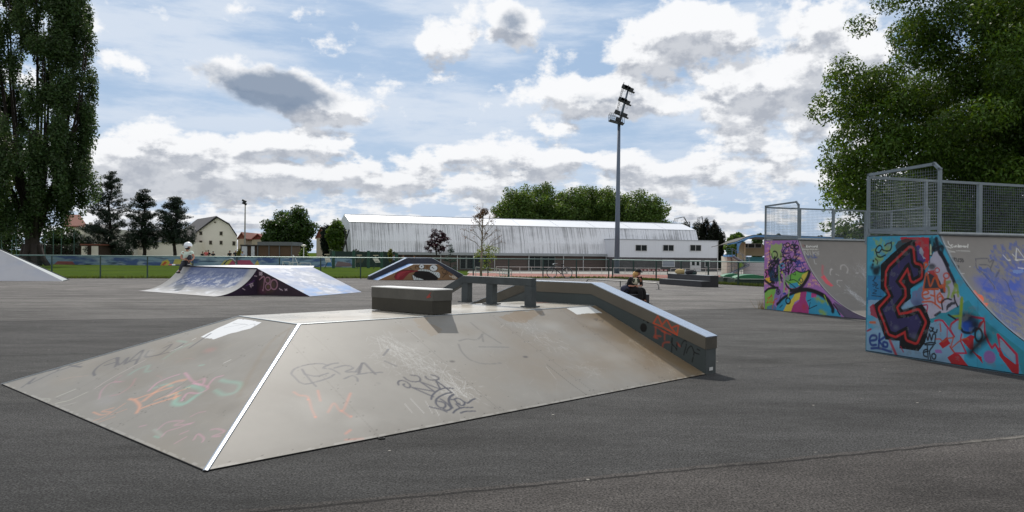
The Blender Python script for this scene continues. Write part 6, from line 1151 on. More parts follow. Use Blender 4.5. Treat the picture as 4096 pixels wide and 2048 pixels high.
# ================================================================== OTHER BUILDINGS (left background)
CREAM = mat('cream_render', (234, 228, 216), .9, noise=(.5, .06)); TILE = mat('dark_tiles', (58, 56, 58), .75, noise=(8, .2, (1, 1, 4))); REDT = mat('red_tiles', (122, 74, 60), .8, noise=(4, .2)); WOODB = mat('brown_boards', (92, 72, 56), .85, noise=(5, .25, (4, 4, .3)))
def pxbox(q, x0, x1, y0, y1, d, dep, mi=0):
    a = AT(x0, y1, d); b = AT(x1, y0, d); q.box(((a[0]+b[0])/2, d+dep/2, (a[2]+b[2])/2), (b[0]-a[0], dep, b[2]-a[2]), mi=mi)
def winpx(parent, x0, x1, y0, y1, d, name='window', fm=None, gm=None, cross=True):
    a = AT(x0, y1, d); b = AT(x1, y0, d); w = b[0]-a[0]; h = b[2]-a[2]; cx = (a[0]+b[0])/2; cz = (a[2]+b[2])/2; q = MB(); q.box((cx, d-.03, cz+h/2), (w+.12, .1, .08)); q.box((cx, d-.03, cz-h/2), (w+.12, .1, .08)); q.box((cx-w/2, d-.03, cz), (.07, .08, h-.02)); q.box((cx+w/2, d-.03, cz), (.07, .08, h-.02))
    if cross: q.box((cx, d-.03, cz), (.05, .07, h-.05))
    o = q.build(name, fm or mat('frame_brown', (110, 100, 84), .7), parent); q = MB(); q.box((cx, d-.01, cz), (w-.04, .06, h-.04)); q.build('pane', gm or GLASSD, o); return o
D = 140.
gh = thing('gabled_house', 'large cream house with steep dark tiled roof and small square windows', 'building', (AT(860, 1000, D)[0], D, -.3))
gz = -.3; P_ = lambda x, y, d=D: AT(x, y, d)
out = [P_(775.6, 1030), P_(948, 1030), P_(948, 941), P_(919, 902), P_(869, 871), P_(775.6, 938)]; out[0][2] = gz; out[1][2] = gz
q = MB(); q.prism(out, [p+np.array([-9, 14, 0]) for p in out]); q.build('wall', CREAM, gh)
q = MB(); ro = [P_(771, 944), P_(869, 869), P_(921, 899), P_(952, 946)]; off = np.array([-9.3, 14.3, 0]); ro = [p+np.array([0, -.4, .0]) for p in ro]
for a, b in zip(ro[:-1], ro[1:]): q.prism([a, b, b+up3*.22, a+up3*.22], [a+off, b+off, b+off+up3*.22, a+off+up3*.22])
rf_ = q.build('roof', TILE, gh)
for x0, x1, y0, y1 in ((799, 808.5, 926, 939), (880, 889.5, 927, 940), (799, 808.5, 963.5, 977), (838, 847.5, 963.5, 977), (880, 889.5, 964, 977), (931, 941, 966, 981)): winpx(gh, x0, x1, y0, y1, D)
winpx(gh, 858, 863, 887, 891, D, name='vent', cross=False); q = MB(); a = P_(776.5, 940); q.tube([a+(0, -.1, 0), (a[0], D-.1, gz)], .1, 6); q.build('downpipe', TILE, gh)
lw = thing('long_wing', 'long low cream building with louvred dark roof behind the pines', 'building', (AT(640, 1000, 136)[0], 136, -.3))
q = MB(); a = AT(497, 966, 136); b = AT(776, 966, 136); q.box(((a[0]+b[0])/2, 139, (a[2]-.3)/2), (b[0]-a[0], 6, a[2]+.3)); q.build('wall', CREAM, lw)
q = MB(); c0 = AT(495, 967, 135.6); c1 = AT(778, 967, 135.6); t0_ = AT(530, 925, 141); t1_ = AT(780, 925, 141); q.prism([c0, c1, t1_, t0_], [c0+up3*.2, c1+up3*.2, t1_+up3*.2, t0_+up3*.2]); rr2 = q.build('roof', TILE, lw)
for k in range(9):
    f = (k+.5)/9; q = MB(); q.tube([c0+(t0_-c0)*f+up3*.28, c1+(t1_-c1)*f+up3*.28], .07, 4); q.build('louvre', mat('louvre', (150, 146, 140), .6), rr2)
rh = thing('red_roof_house', 'cream house with orange-red tiled roof left of the tallest pine', 'building', (AT(300, 1000, 130)[0], 130, -.3))
q = MB(); pxbox(q, 262, 338, 905, 1046, 130, 8); q.build('wall', CREAM, rh); q = MB(); e = [AT(255, 908, 129.5), AT(348, 908, 129.5), AT(318, 863, 133.5), AT(262, 863, 133.5)]; q.prism(e, [p+up3*.2 for p in e]); e2 = [AT(262, 863, 133.5), AT(318, 863, 133.5), AT(348, 863, 138)+(0, 0, -1.9), AT(255, 863, 138)+(0, 0, -1.9)]; q.prism(e2, [p+up3*.2 for p in e2]); q.build('roof', REDT, rh)
winpx(rh, 282, 296, 924, 937, 130); winpx(rh, 276, 306, 956, 972, 130, cross=False)
lh = thing('low_house', 'low pale house with a chimney between the red roof and the tallest pine', 'building', (AT(400, 1000, 128)[0], 128, -.3)); q = MB(); pxbox(q, 340, 470, 918, 1046, 128, 7); q.build('wall', mat('pale_render', (190, 186, 176), .9), lh); q = MB(); e = [AT(330, 920, 127.6), AT(476, 920, 127.6), AT(466, 901, 131), AT(352, 901, 131)]; q.prism(e, [p+up3*.15 for p in e]); rfl = q.build('roof', TILE, lh); q = MB(); pxbox(q, 355, 363, 889, 912, 129, .6); q.build('chimney', mat('pale_render', (190, 186, 176)), rfl)
for i, (x0, x1, y0, y1, d, m_, lab) in enumerate(((948, 982, 932, 975, 150, REDT, 'pale house with faded tile roof right of the big gabled house'), (985, 1018, 935, 965, 158, REDT, 'distant small red-roofed house above the brown cabin'), (1005, 1055, 938, 975, 148, mat('dark_red_tiles', (120, 56, 48), .8, noise=(4, .2)), 'distant house with dark red roof left of the round tree'), (1262, 1300, 912, 985, 140, REDT, 'brown gabled house half hidden behind the round tree'))):
    h_ = thing('small_house', lab, 'building', (AT((x0+x1)/2, 1000, d)[0], d, -.3)); ym = y0+(y1-y0)*.55; q = MB(); pxbox(q, x0+3, x1-3, ym, 1040, d, 6); q.build('wall', mat('beige_render', (168, 158, 142), .9), h_)
    q = MB(); a, b_, c_2 = AT(x0-2, ym+3, d-.4), AT((x0+x1)/2, y0, d-.4), AT(x1+2, ym+3, d-.4); q.prism([a, b_, b_+up3*.2, a+up3*.2], [p+np.array([0, 7, 0]) for p in (a, b_, b_+up3*.2, a+up3*.2)]); q.prism([b_, c_2, c_2+up3*.2, b_+up3*.2], [p+np.array([0, 7, 0]) for p in (b_, c_2, c_2+up3*.2, b_+up3*.2)])
    a2 = AT(x0+3, ym, d); b2_ = AT((x0+x1)/2, y0+2, d); c3 = AT(x1-3, ym, d); q.prism([a2+(0, .01, 0), b2_+(0, .01, 0), c3+(0, .01, 0)], [a2+(0, 6, 0), b2_+(0, 6, 0), c3+(0, 6, 0)]); q.build('roof', m_, h_)
cb = thing('door_cabin', 'dark cabin with two white doors left of the brown shed', 'cabin', (AT(995, 1000, 96)[0], 96, 0))
q = MB(); pxbox(q, 962, 1030, 981, 1056, 96, 3); q.build('wall', mat('dark_wood', (62, 48, 40), .85, noise=(5, .2)), cb); q = MB(); pxbox(q, 960, 1032, 979, 983, 95.8, 3.4); q.build('roof', TILE, cb)
for x0, x1 in ((966, 988), (1004, 1018)): q = MB(); pxbox(q, x0, x1, 985, 1052, 95.9, .15); q.build('door', mat('white_door', (196, 200, 208), .6), cb)
sh = thing('brown_shed', 'wide brown boarded shed with a flat grey roof band', 'shed', (AT(1100, 1000, 96)[0], 96, 0)); q = MB(); pxbox(q, 1031, 1167, 980, 1056, 96, 4); q.build('wall', WOODB, sh); q = MB(); pxbox(q, 1029, 1170, 968, 981, 95.7, 4.6); q.build('roof_band', mat('band_grey', (96, 100, 104), .6), sh)
q = MB()
for x in (1031, 1076, 1118, 1166): p = AT(x, 1000, 95.85); q.box((p[0], 95.85, .9), (.1, .1, 3.4))
q.build('post', mat('band_grey', (96, 100, 104)), sh)
hu = thing('small_hut', 'small hut with two cream panels and brown frame below the tallest pine', 'hut', (AT(360, 1000, 92)[0], 92, 0)); q = MB(); pxbox(q, 321, 402, 979, 1056, 92, 2.5); q.build('wall', mat('dark_wood', (62, 48, 40)), hu); q = MB(); pxbox(q, 319, 404, 976, 981, 91.8, 2.9); q.build('roof', REDT, hu)
for x0, x1 in ((325, 348), (365, 392)): q = MB(); pxbox(q, x0, x1, 984, 1052, 91.9, .15); q.build('panel', CREAM, hu)
hg = blobmesh  # hedge behind
for i, (x0, x1, y0, d) in enumerate(((330, 520, 982, 100), (150, 326, 976, 104))):
    a = AT(x0, y0, d); b = AT(x1, y0, d); n = 2600; C = np.c_[RNG.uniform(a[0], b[0], n), RNG.normal(d, .25, n), RNG.uniform(-.1, a[2], n)]; V, Q = leaf_quads(C, RNG.uniform(.15, .35, n)); t = thing('hedge', ['dark hedge below the tallest pine', 'dark hedge between the poplar trunk and the small hut'][i], 'hedge', (C[0][0], d, 0)); np_mesh('foliage', V, Q, LEAF, t, cols((40, 56, 34), n)); q = MB(); q.box(((a[0]+b[0])/2, d, a[2]/2-.05), (b[0]-a[0], .3, a[2]-.1)); q.build('stems', BARKD, t)

# --- low mural wall beyond the lawn
wl = 88.; wA = AT(-20, 1060, wl); wB = AT(1420, 1060, wl); nx = 620; X = np.linspace(wA[0], wB[0], nx); ZZ = np.linspace(-.05, .98, 26); XX, Zz = np.meshgrid(X, ZZ); V = np.stack([XX, np.full_like(XX, wl), Zz], -1).reshape(-1, 3)
mw_ = thing('mural_wall', 'low playground wall painted with blue sky, waves and coloured shapes beyond the lawn', 'wall', (float((wA[0]+wB[0])/2), wl, 0))
P = Paint(V, np.stack([XX.ravel(), Zz.ravel()], -1), (128, 156, 176), .8); u_, v_ = P.uv.T
P.apply(np.clip((fbm(u_*.5, v_*2, 5)-.48)*6, 0, 1), (60, 84, 140), .9); P.apply(np.clip((fbm(u_*.9, v_*3, 6)-.58)*8, 0, 1), (160, 178, 190), .8); P.apply(np.clip((fbm(u_*.7, v_*4, 9)-.62)*8, 0, 1), (40, 60, 90), .8)
for s_, c_ in (([(640, 1066), (650, 1045), (670, 1038), (680, 1050), (672, 1066)], (210, 190, 60)), ([(645, 1060), (660, 1045), (668, 1050), (655, 1064)], (196, 70, 50)), ([(905, 1064), (920, 1042), (1000, 1040), (1020, 1064)], (176, 60, 96)), ([(690, 1060), (700, 1036), (760, 1040), (770, 1062)], (200, 190, 90)), ([(1015, 1064), (1030, 1040), (1040, 1064)], (200, 180, 80)), ([(215, 1058), (230, 1045), (290, 1046), (300, 1058)], (150, 70, 60)), ([(880, 1062), (900, 1040), (930, 1040), (910, 1062)], (196, 186, 90)), ([(1300, 1064), (1318, 1040), (1330, 1064)], (40, 110, 170)), ([(1340, 1066), (1350, 1045), (1400, 1052), (1410, 1066)], (120, 96, 96))): P.poly(s_, c_, .9)
np_mesh('painted_face', V, grid_quads(26, nx), surf_mat, mw_, P.c); q = MB(); q.box(((wA[0]+wB[0])/2, wl+.12, .45), (wB[0]-wA[0], .2, 1.05)); q.build('wall_body', mat('pale_render', (190, 186, 176)), mw_)
# posts, goals and tall mesh behind
def frame_goal(px0, px1, y0, y1, d, label, m=None):
    a = AT(px0, y0, d); b = AT(px1, y0, d); z0 = ZT(a[0], d)+.0; q = MB(); m = m or FRAMEW
    q.tube([(a[0], d, z0), (a[0], d, a[2]), (b[0], d, b[2]), (b[0], d, z0)], .045, 6); q.tube([(a[0], d, a[2]), (a[0], d+1, z0)], .03, 6); q.tube([(b[0], d, b[2]), (b[0], d+1, z0)], .03, 6); tag(q.build('goal_frame', m), label, 'goal')
frame_goal(1131, 1157, 1047, 1064, 84, 'small white goal frame left of the green mesh court'); frame_goal(1163, 1190, 1050, 1064, 83.5, 'small white goal frame right of its twin'); frame_goal(1199, 1241, 1052, 1066, 85, 'wider low white goal frame near the bins')
q = MB(); a = AT(896, 1056, 86); pts = [AT(x, y, 86) for x, y in ((896, 1056), (908, 1042), (922, 1035.5), (932, 1037), (944, 1052))]; q.tube(pts, .09, 6)
for p in (pts[0], pts[-1]): q.tube([p, (p[0], 86, 0)], .09, 6)
tag(q.build('steel_arch', STEEL, None, True), 'bent steel arch of a play slide in the playground', 'arch')
q = MB(); pts = [AT(1172, 1020, 86), AT(1180, 1030, 86), AT(1195, 1064, 86)]; q.tube([pts[0], pts[1], pts[2]], .04, 6); q.tube([pts[0], (pts[0][0], 86, 0)], .04, 6); tag(q.build('slide_frame', FRAMEW), 'sloping pale play frame at the right end of the brown shed', 'play frame')
# tall net mast and netting posts behind poplar
tn = thing('net_mast', 'green lattice mast holding a ball net left of the poplar', 'mast', (*AT(56, 1000, 90)[:2], 0)); q = MB(); ap = AT(59, 898, 90); l_ = AT(47, 987, 90); r2 = AT(66, 987, 90); q.tube([ap, l_], .05, 5); q.tube([ap, r2], .05, 5); q.tube([l_, r2], .04, 5); q.tube([(ap+l_)/2, (ap+r2)/2], .04, 5); q.tube([l_, (l_[0], l_[1], 0)], .05, 5); q.tube([r2, (r2[0], r2[1], 0)], .05, 5); q.build('lattice', mat('net_green', (60, 92, 84), .6), tn)
NETP = mat('net_green', (60, 92, 84), .6); first = None
for i, (px, y) in enumerate(((7, 893), (110, 905), (180, 914), (214, 915), (246, 917), (297, 930))):
    p = AT(px, y, 92)
    if first is None:
        q = MB(); q.tube([(0, 0, 0), (0, 0, 5.0)], .05, 6); q.tube([(0, 0, 4.97), (.22, 0, 5.06)], .04, 6); first = q.build('net_post', NETP); o = first
    else: o = first.copy(); COL.objects.link(o)
    o.location = (p[0], 92, 0); o.scale = (1, 1, p[2]/5.0); tag(o, 'thin green net post behind the poplar, '+['at the left frame edge', 'hidden left of the trunk', 'just right of the trunk', 'middle of the three right of the trunk', 'third right of the trunk', 'shortest, in front of the red-roofed house'][i], 'post', 'thin green net posts behind the poplar')
# tall green mesh court
gc = thing('mesh_court', 'tall dark green mesh enclosure with thick posts in front of the hall', 'fence', (*AT(1440, 1000, 90)[:2], 0)); q = MB()
for px, y in ((1334, 1004), (1415, 1002), (1474, 1003), (1527, 1008), (1586, 1014)): p = AT(px, y, 82+ (px-1334)*.02); q.tube([(p[0], p[1], ZT(p[0], p[1])), p], .17, 8)
q.build('posts', mat('court_green', (24, 70, 56), .6), gc)
q = MB(); a = AT(1322, 1006, 89); b = AT(1592, 1014, 92)
for k in range(230): p = a+(b-a)*k/229; q.box((p[0], p[1], p[2]/2-.1), (.035, .02, p[2]+.3))
for z in np.linspace(0, 1, 16): q.tube([(a[0], a[1], a[2]*z), (b[0], b[1], b[2]*z)], .02, 4)
q.build('mesh', mat('court_mesh', (26, 50, 44), .7), gc)
a = AT(1322, 1008, 93); b = AT(1585, 1016, 95); n = 5000; C = np.c_[RNG.uniform(a[0], b[0], n), RNG.uniform(92.6, 95, n), RNG.uniform(-.3, 1.75, n)]; t = thing('hedge', 'dark green hedge behind the tall mesh court', 'hedge', (float(a[0]), 94, 0)); V, Q = leaf_quads(C, RNG.uniform(.15, .35, n)); np_mesh('foliage', V, Q, LEAF, t, cols((38, 58, 40), n))
# tilted sign boards on the court
for i, (pl, dk) in enumerate(((((1490, 1034), (1511, 1033.5), (1521, 1050), (1502, 1051)), 0), (((1299, 1030), (1317, 1030), (1323.5, 1048.5), (1303, 1049.5)), 0), (((1432, 1033), (1458, 1034), (1449, 1050.5), (1421, 1051)), 1))):
    C4 = [AT(x, y, 80) for x, y in pl]; t = thing('sign_board', ['tilted white board on a stand, nearest to the mural ramp', 'tilted white board on a stand, left of the green court posts', 'tilted olive board between the two white boards'][i], 'sign', tuple(C4[0]), 'tilted boards in front of the green mesh court'); off = np.array([0, .08, 0]); q = MB(); q.prism(C4, [p+off for p in C4]); q.build('board', mat('sign_olive', (70, 72, 56), .8) if dk else mat('sign_white', (214, 212, 204), .7), t)
    c = sum(C4)/4; q = MB(); q.box((c[0]-.1, 80.1, C4[0][2]+.32), (.5, .2, .09)); q.tube([(c[0]-.1, 80.1, C4[0][2]+.3), (c[0]-.1, 80.1, C4[0][2])], .03, 6); q.build('lamp_bar', mat('tan_bar', (170, 160, 140), .7), t); q = MB(); q.tube([(c[0], 80.15, C4[2][2]+.1), (c[0]-.35, 80.2, ZT(c[0], 80.))], .04, 6); q.build('leg', GREENM, t)
    if not dk:
        q = MB()
        for k in range(5): f = .2+.14*k; p0 = C4[0]*(1-f)*.45+C4[1]*f*.45+(C4[3]*(1-f)+C4[2]*f)*.55; p1 = (C4[0]*(1-f)+C4[1]*f)*.15+(C4[3]*(1-f)+C4[2]*f)*.85; q.tube([p0-off*.2, p1-off*.2], .012, 4)
        q.build('printed_lines', mat('print_grey', (120, 120, 118), .8), t)

# ================================================================== GRANDSTAND
gsd = 115.; GP = lambda x, y, d=gsd: AT(x, y, d); BLUE = mat('stand_blue', (86, 140, 190), .6, noise=(1, .1)); BEIGE = mat('stand_beige', (190, 172, 142), .9, noise=(1, .08))
gs = thing('grandstand', 'small sports grandstand with blue curved roof edge and tiered seats', 'grandstand', (float(GP(3000, 1000)[0]), gsd, -1.2))
edge = [(2911, 976), (2950, 967), (2985, 951), (3016, 941.5), (3060, 940.5), (3480, 955)]; low = [(2911, 979), (2952, 972.5), (2975, 966), (3000, 953), (3020, 948.5), (3060, 949), (3480, 965)]
q = MB(); E_ = [GP(x, y, gsd-3) for x, y in edge]; L2 = [GP(x, y, gsd-3) for x, y in low]; q.prism(E_+L2[::-1], [p+np.array([0, .3, 0]) for p in E_+L2[::-1]]); 
pl = [GP(x, y, gsd-3.02) for x, y in ((2950, 968), (2955, 1012), (2950, 1012), (2948, 985))]; q.prism([GP(2949, 970, gsd-3), GP(2975, 962, gsd-3), GP(2962, 975, gsd-3), GP(2956, 990, gsd-3), GP(2954, 1013, gsd-3), GP(2950, 1013, gsd-3)], [p+np.array([0, .3, 0]) for p in [GP(2949, 970, gsd-3), GP(2975, 962, gsd-3), GP(2962, 975, gsd-3), GP(2956, 990, gsd-3), GP(2954, 1013, gsd-3), GP(2950, 1013, gsd-3)]])
q.build('roof_edge', BLUE, gs)
q = MB(); 
for a, b in zip(E_[:-1], E_[1:]): q.prism([a+(0, .2, .02), b+(0, .2, .02), b+(0, .2, .1), a+(0, .2, .1)], [p+np.array([0, 9, -.4]) for p in (a+(0, .2, .02), b+(0, .2, .02), b+(0, .2, .1), a+(0, .2, .1))])
q.build('roof', mat('roof_grey', (50, 49, 42), .8, noise=(1, .2)), gs)
q = MB(); a = GP(2952, 979, gsd+2.5); b = GP(3480, 1028, gsd+2.5); q.box(((a[0]+b[0])/2, gsd+2.6, (a[2]+b[2])/2), (b[0]-a[0], .2, a[2]-b[2])); q.box((a[0], gsd+.8, a[2]-1.0), (.2, 3.6, 2.6)); q.build('back_wall', BEIGE, gs)
for x0, x1 in ((2965, 2991), (2993, 3018), (3020, 3045)): winpx(gs, x0, x1, 975, 991, gsd+2.4, fm=FRAMEW, cross=False)
q = MB(); pxbox(q, 2975, 3400, 1055, 1100, gsd-2.6, .2); q.box((0, 0, -50), (.01, .01, .01)); q.v = q.v[:8]; q.f = q.f[:6]; q.m = q.m[:6]; q.n = 8; q.build('front_wall', mat('stand_white', (190, 192, 194), .8, noise=(1, .08)), gs)
for k in range(6):
    y0 = 1024+k*6.2; a = GP(2978+k*3, y0, gsd+2.0-k*.8); b = GP(3450, y0+3, gsd+2.0-k*.8); q = MB(); q.box(((a[0]+b[0])/2, gsd+2.0-k*.8, a[2]-.3), (b[0]-a[0], .75, .32)); q.build('seat_row', mat('seat_teal', (60, 130, 140), .6) if k < 4 else mat('seat_blue', (40, 100, 190), .6), gs)
q = MB(); pxbox(q, 2907, 2924, 1025, 1100, gsd-2.4, 3); pxbox(q, 2926, 2955, 1030, 1100, gsd-2.2, 2.6); q.build('stair_wall', mat('stand_cream', (206, 202, 188), .8), gs)
def stairs(x0, y0, x1, y1, d, nm, m_):
    a = GP(x0, y0, d); b = GP(x1, y1, d); q = MB(); n = 12
    for i in range(n): p = a+(b-a)*(i+.5)/n; q.box(p, (abs(b[0]-a[0])/n*1.15, 1.3, .06))
    for s in (-.7, .7): q.tube([a+(0, s, -.05), b+(0, s, -.05)], .08, 5); q.tube([a+(0, s, .95), b+(0, s, .95)], .03, 5)
    for i in range(6): p = a+(b-a)*i/5; q.tube([p+(0, -.7, 0), p+(0, -.7, .95)], .025, 4)
    q.build(nm, m_, gs)
stairs(2924, 1020, 2990, 1058, gsd-3.2, 'upper_stair', mat('stair_grey', (130, 140, 156), .6, .3)); stairs(2992, 1060, 2918, 1094, gsd-3.4, 'lower_stair', mat('stair_grey', (130, 140, 156)))
q = MB()
for x in (2907, 2927): q.tube([GP(x, 993, gsd-3), GP(x, 1022, gsd-3)], .04, 5)
for y in (994, 1003, 1012): q.tube([GP(2907, y, gsd-3), GP(2930, y, gsd-3)], .035, 5)
q.build('landing_rail', mat('rail_green', (70, 110, 104), .5), gs)
q = MB(); q.box(GP(2916, 1023, gsd-2.4), (.9, 3, .3)); q.build('landing', BLUE, gs)
# green covers by the track
GC = mat('cover_green', (40, 120, 84), .55, noise=(6, .15)); DKG = mat('cover_dark', (36, 48, 46), .7)
for i, (x0, x1, yb, yt, lab) in enumerate(((2893, 2975, 1108, 1096, 'flat green track cover, the left one beside the grandstand stairs'), (2940, 3075, 1114, 1099, 'low domed green track cover in front of the far quarter pipe'))):
    d = 70.-i*3; a = AT(x0, yb, d); b = AT(x1, yb, d); t = thing('track_cover', lab, 'cover', (float(a[0]), d, -1.2), 'green covers by the running track'); zt0 = AT(x0, yt, d)[2]; q = MB(); n = 10
    prof = [(a[0]+(b[0]-a[0])*k/n, a[2]+(zt0-a[2])*math.sin(PI*min(1, max(0, k/n)))**.6*.9+.05) for k in range(n+1)]; q.prism([np.array([x, d, z]) for x, z in prof]+[np.array([b[0], d, a[2]]), np.array([a[0], d, a[2]])], [np.array([x+.4, d+2.6, z]) for x, z in prof]+[np.array([b[0]+.4, d+2.6, a[2]]), np.array([a[0]+.4, d+2.6, a[2]])]); q.build('cover', GC, t)
    q = MB(); q.box(((a[0]+b[0])/2, d+.05, a[2]-.03), (b[0]-a[0], .1, .06)); q.build('edge_trim', FRAMEW, t); q = MB(); q.box(((a[0]+b[0])/2, d+1.3, (a[2]-1.2)/2-.05), (b[0]-a[0]-.1, 2.4, a[2]+1.2)); q.build('side', DKG, t)

# ================================================================== HANDRAILS BY THE TRACK
HRM = mat('white_rail', (196, 196, 194), .5)
def handrail(label, pts, h=.95, step=1.75, mid=False):
    f = thing('track_handrail', label, 'railing', tuple(pts[0])); q = MB(); pts = [np.asarray(p, float) for p in pts]
    for a, b in zip(pts[:-1], pts[1:]): q.tube([a+up3*h, b+up3*h], .045, 6)
    if mid:
        for a, b in zip(pts[:-1], pts[1:]): q.tube([a+up3*h*.5, b+up3*h*.5], .03, 6)
    q.build('rail', HRM, f)
    for a, b in zip(pts[:-1], pts[1:]):
        L = np.linalg.norm(b-a); n = max(1, round(L/step))
        for i in range(n+1): p = a+(b-a)*i/n; q = MB(); q.tube([p, p+up3*h], .04, 6, cap=False); q.build('post', HRM, f)
z_ = -1.19; hx = lambda px, y: np.array([AT(px, 1090, y)[0], y, z_])
handrail('long white handrail along the far side of the running track', [hx(1985, 114.8), hx(2640, 115.5)]); handrail('white handrail before the annex, right of the gap', [hx(2683, 115.5), hx(3060, 114)])
handrail('short white double handrail zigzagging at the foot of the bare tree', [AT(1903, 1084, 84)*np.array([1, 1, 0])+np.array([0, 0, -.75]), AT(2046, 1100, 84)*np.array([1, 1, 0])+np.array([0, 0, -1.05]), AT(2010, 1100, 90)*np.array([1, 1, 0])+np.array([0, 0, -1.05])], mid=True, step=1.2)
# red and white striped low barrier
q = MB(); a = hx(2555, 117.); b = hx(2672, 117.); q.box((a+b)/2+up3*.62, (np.linalg.norm(b-a), .06, .34)); bt = thing('striped_barrier', 'low dark red barrier with white blocks before the annex', 'barrier', tuple(a)); q.build('board', mat('barrier_red', (110, 52, 54), .7), bt)
for k in range(7): p = a+(b-a)*(k+.6)/7.2; q = MB(); q.box(p+up3*.62-(0, .045, 0), (.34*1.0, .03, .17)); q.build('white_block', mat('barrier_pink', (220, 190, 190), .7), bt)
q = MB(); [q.box(a+(b-a)*k+up3*.25, (.1, .08, .5)) for k in (.02, .5, .98)]; q.build('leg', DKG, bt)

# ================================================================== FLOODLIGHT MAST
fd_ = 120.; fb_ = np.array([AT(2467, 1090, fd_)[0], fd_, -1.2]); MAST = mat('mast_grey', (92, 104, 120), .5, .4, noise=(3, .1)); LAMPD = mat('lamp_dark', (40, 44, 48), .5, .3); fs_ = fd_/F
fl_ = thing('floodlight_mast', 'tall grey floodlight mast with inclined lamp head above the hall', 'floodlight', tuple(fb_))
kz = AT(2476, 497, fd_); q = MB(); q.tube([fb_, fb_+(kz-fb_)*.3, kz], [.44, .37, .23], 12); q.build('pole', MAST, fl_, True)
tp_ = AT(2516, 346, fd_); q = MB(); q.tube([kz, tp_], [.22, .13], 10); hd_ = q.build('inclined_head', MAST, fl_, True)
zFz = lambda x, y, d=fd_: AT(2300+x/1.61, 300+y/1.61, d)
q = MB(); pA = zFz(220, 292); pB = zFz(313, 318); q.box((pA+pB)/2, (np.linalg.norm(pB-pA), 1.6, .14), ax=((pB-pA)/np.linalg.norm(pB-pA), np.array([0, 1., 0]), np.cross((pB-pA)/np.linalg.norm(pB-pA), np.array([0, 1., 0])))); pf = q.build('platform', LAMPD, fl_)
q = MB()
for yy in (-.8, .8):
    for x, y0, y1 in ((220, 250, 292), (232, 250, 296), (245, 250, 300), (258, 252, 302), (300, 275, 314), (314, 280, 318)): q.tube([zFz(x, y0)+(0, yy, 0), zFz(x, y1)+(0, yy, 0)], .03, 4)
    for y in (250, 270): q.tube([zFz(220, y)+(0, yy, 0), zFz(262, y+3)+(0, yy, 0)], .03, 4)
q.build('guard', LAMPD, pf)
q = MB()
for x0, y0, x1, y1 in ((268, 230, 308, 62), (276, 232, 316, 64)): q.tube([zFz(x0, y0), zFz(x1, y1)], .035, 4)
for k in range(16): f = k/15; q.tube([zFz(268+40*f, 230-168*f), zFz(276+40*f, 232-168*f)], .03, 4)
q.tube([zFz(312, 64), zFz(316, 46)], .05, 4); q.tube([zFz(343, 80), zFz(346, 64)], .05, 4); q.build('ladder', LAMPD, hd_)
for (x, y), (bx_, by_) in zip(((320, 76), (337, 82), (358, 94), (298, 158), (315, 162), (336, 176), (273, 240), (318, 258), (280, 286)), ((345, 85), (345, 85), (345, 85), (322, 165), (322, 165), (322, 165), (300, 250), (300, 250), (292, 280))):
    c = zFz(x, y); q = MB(); q.box(c, (.9, .6, .5), ax=(np.array([.92, 0, -.38]), np.array([0, 1., 0]), np.array([.38, 0, .92]))); q.box(c+np.array([.1, -.05, -.32]), (1.1, .8, .08), ax=(np.array([.92, 0, -.38]), np.array([0, 1., 0]), np.array([.38, 0, .92]))); o = q.build('lamp', LAMPD, fl_); q = MB(); q.tube([c, zFz(bx_, by_)], .05, 5); q.build('bracket', LAMPD, o)
for (x, y) in ((318, 98), (357, 116), (297, 196), (334, 204)): c = zFz(x, y); q = MB(); q.tube([c+np.array([.18*math.cos(k), 0, .28*math.sin(k)]) for k in np.linspace(0, 2*PI, 11)], .02, 4); q.build('cable_loop', LAMPD, hd_)
# small light pole
sp_ = thing('light_pole', 'thin pale light pole with two small lamps beside the gabled house', 'light pole', (*AT(979, 1000, 100)[:2], 0)); p = AT(979, 985, 100); t_ = AT(981, 805, 100); q = MB(); q.tube([(p[0], 100, 0), t_], [.13, .07], 8); q.build('pole', mat('pole_pale', (150, 148, 140), .6), sp_)
for x, y in ((977, 804), (978, 814)): c = AT(x, y, 100); q = MB(); q.box(c, (.5, .4, .25), ax=(np.array([.9, 0, -.43]), np.array([0, 1., 0]), np.array([.43, 0, .9]))); q.tube([c, c+(.15, 0, -.3)], .03, 5); q.build('lamp', LAMPD, sp_)
# garden globe lamp by shed
gl_ = thing('globe_lamp', 'short lamp post with a pale mushroom head beside the round tree', 'lamp post', (*AT(1215, 1000, 90)[:2], 0)); t_ = AT(1215, 985, 90); q = MB(); q.tube([(t_[0], 90, 0), t_], .05, 6); q.build('pole', FRAMEW, gl_); q = MB(); q.ell(t_+up3*.05, (.32, .32, .16), 10, 6); q.build('lamp_head', mat('globe', (190, 190, 176), .5), gl_, True)

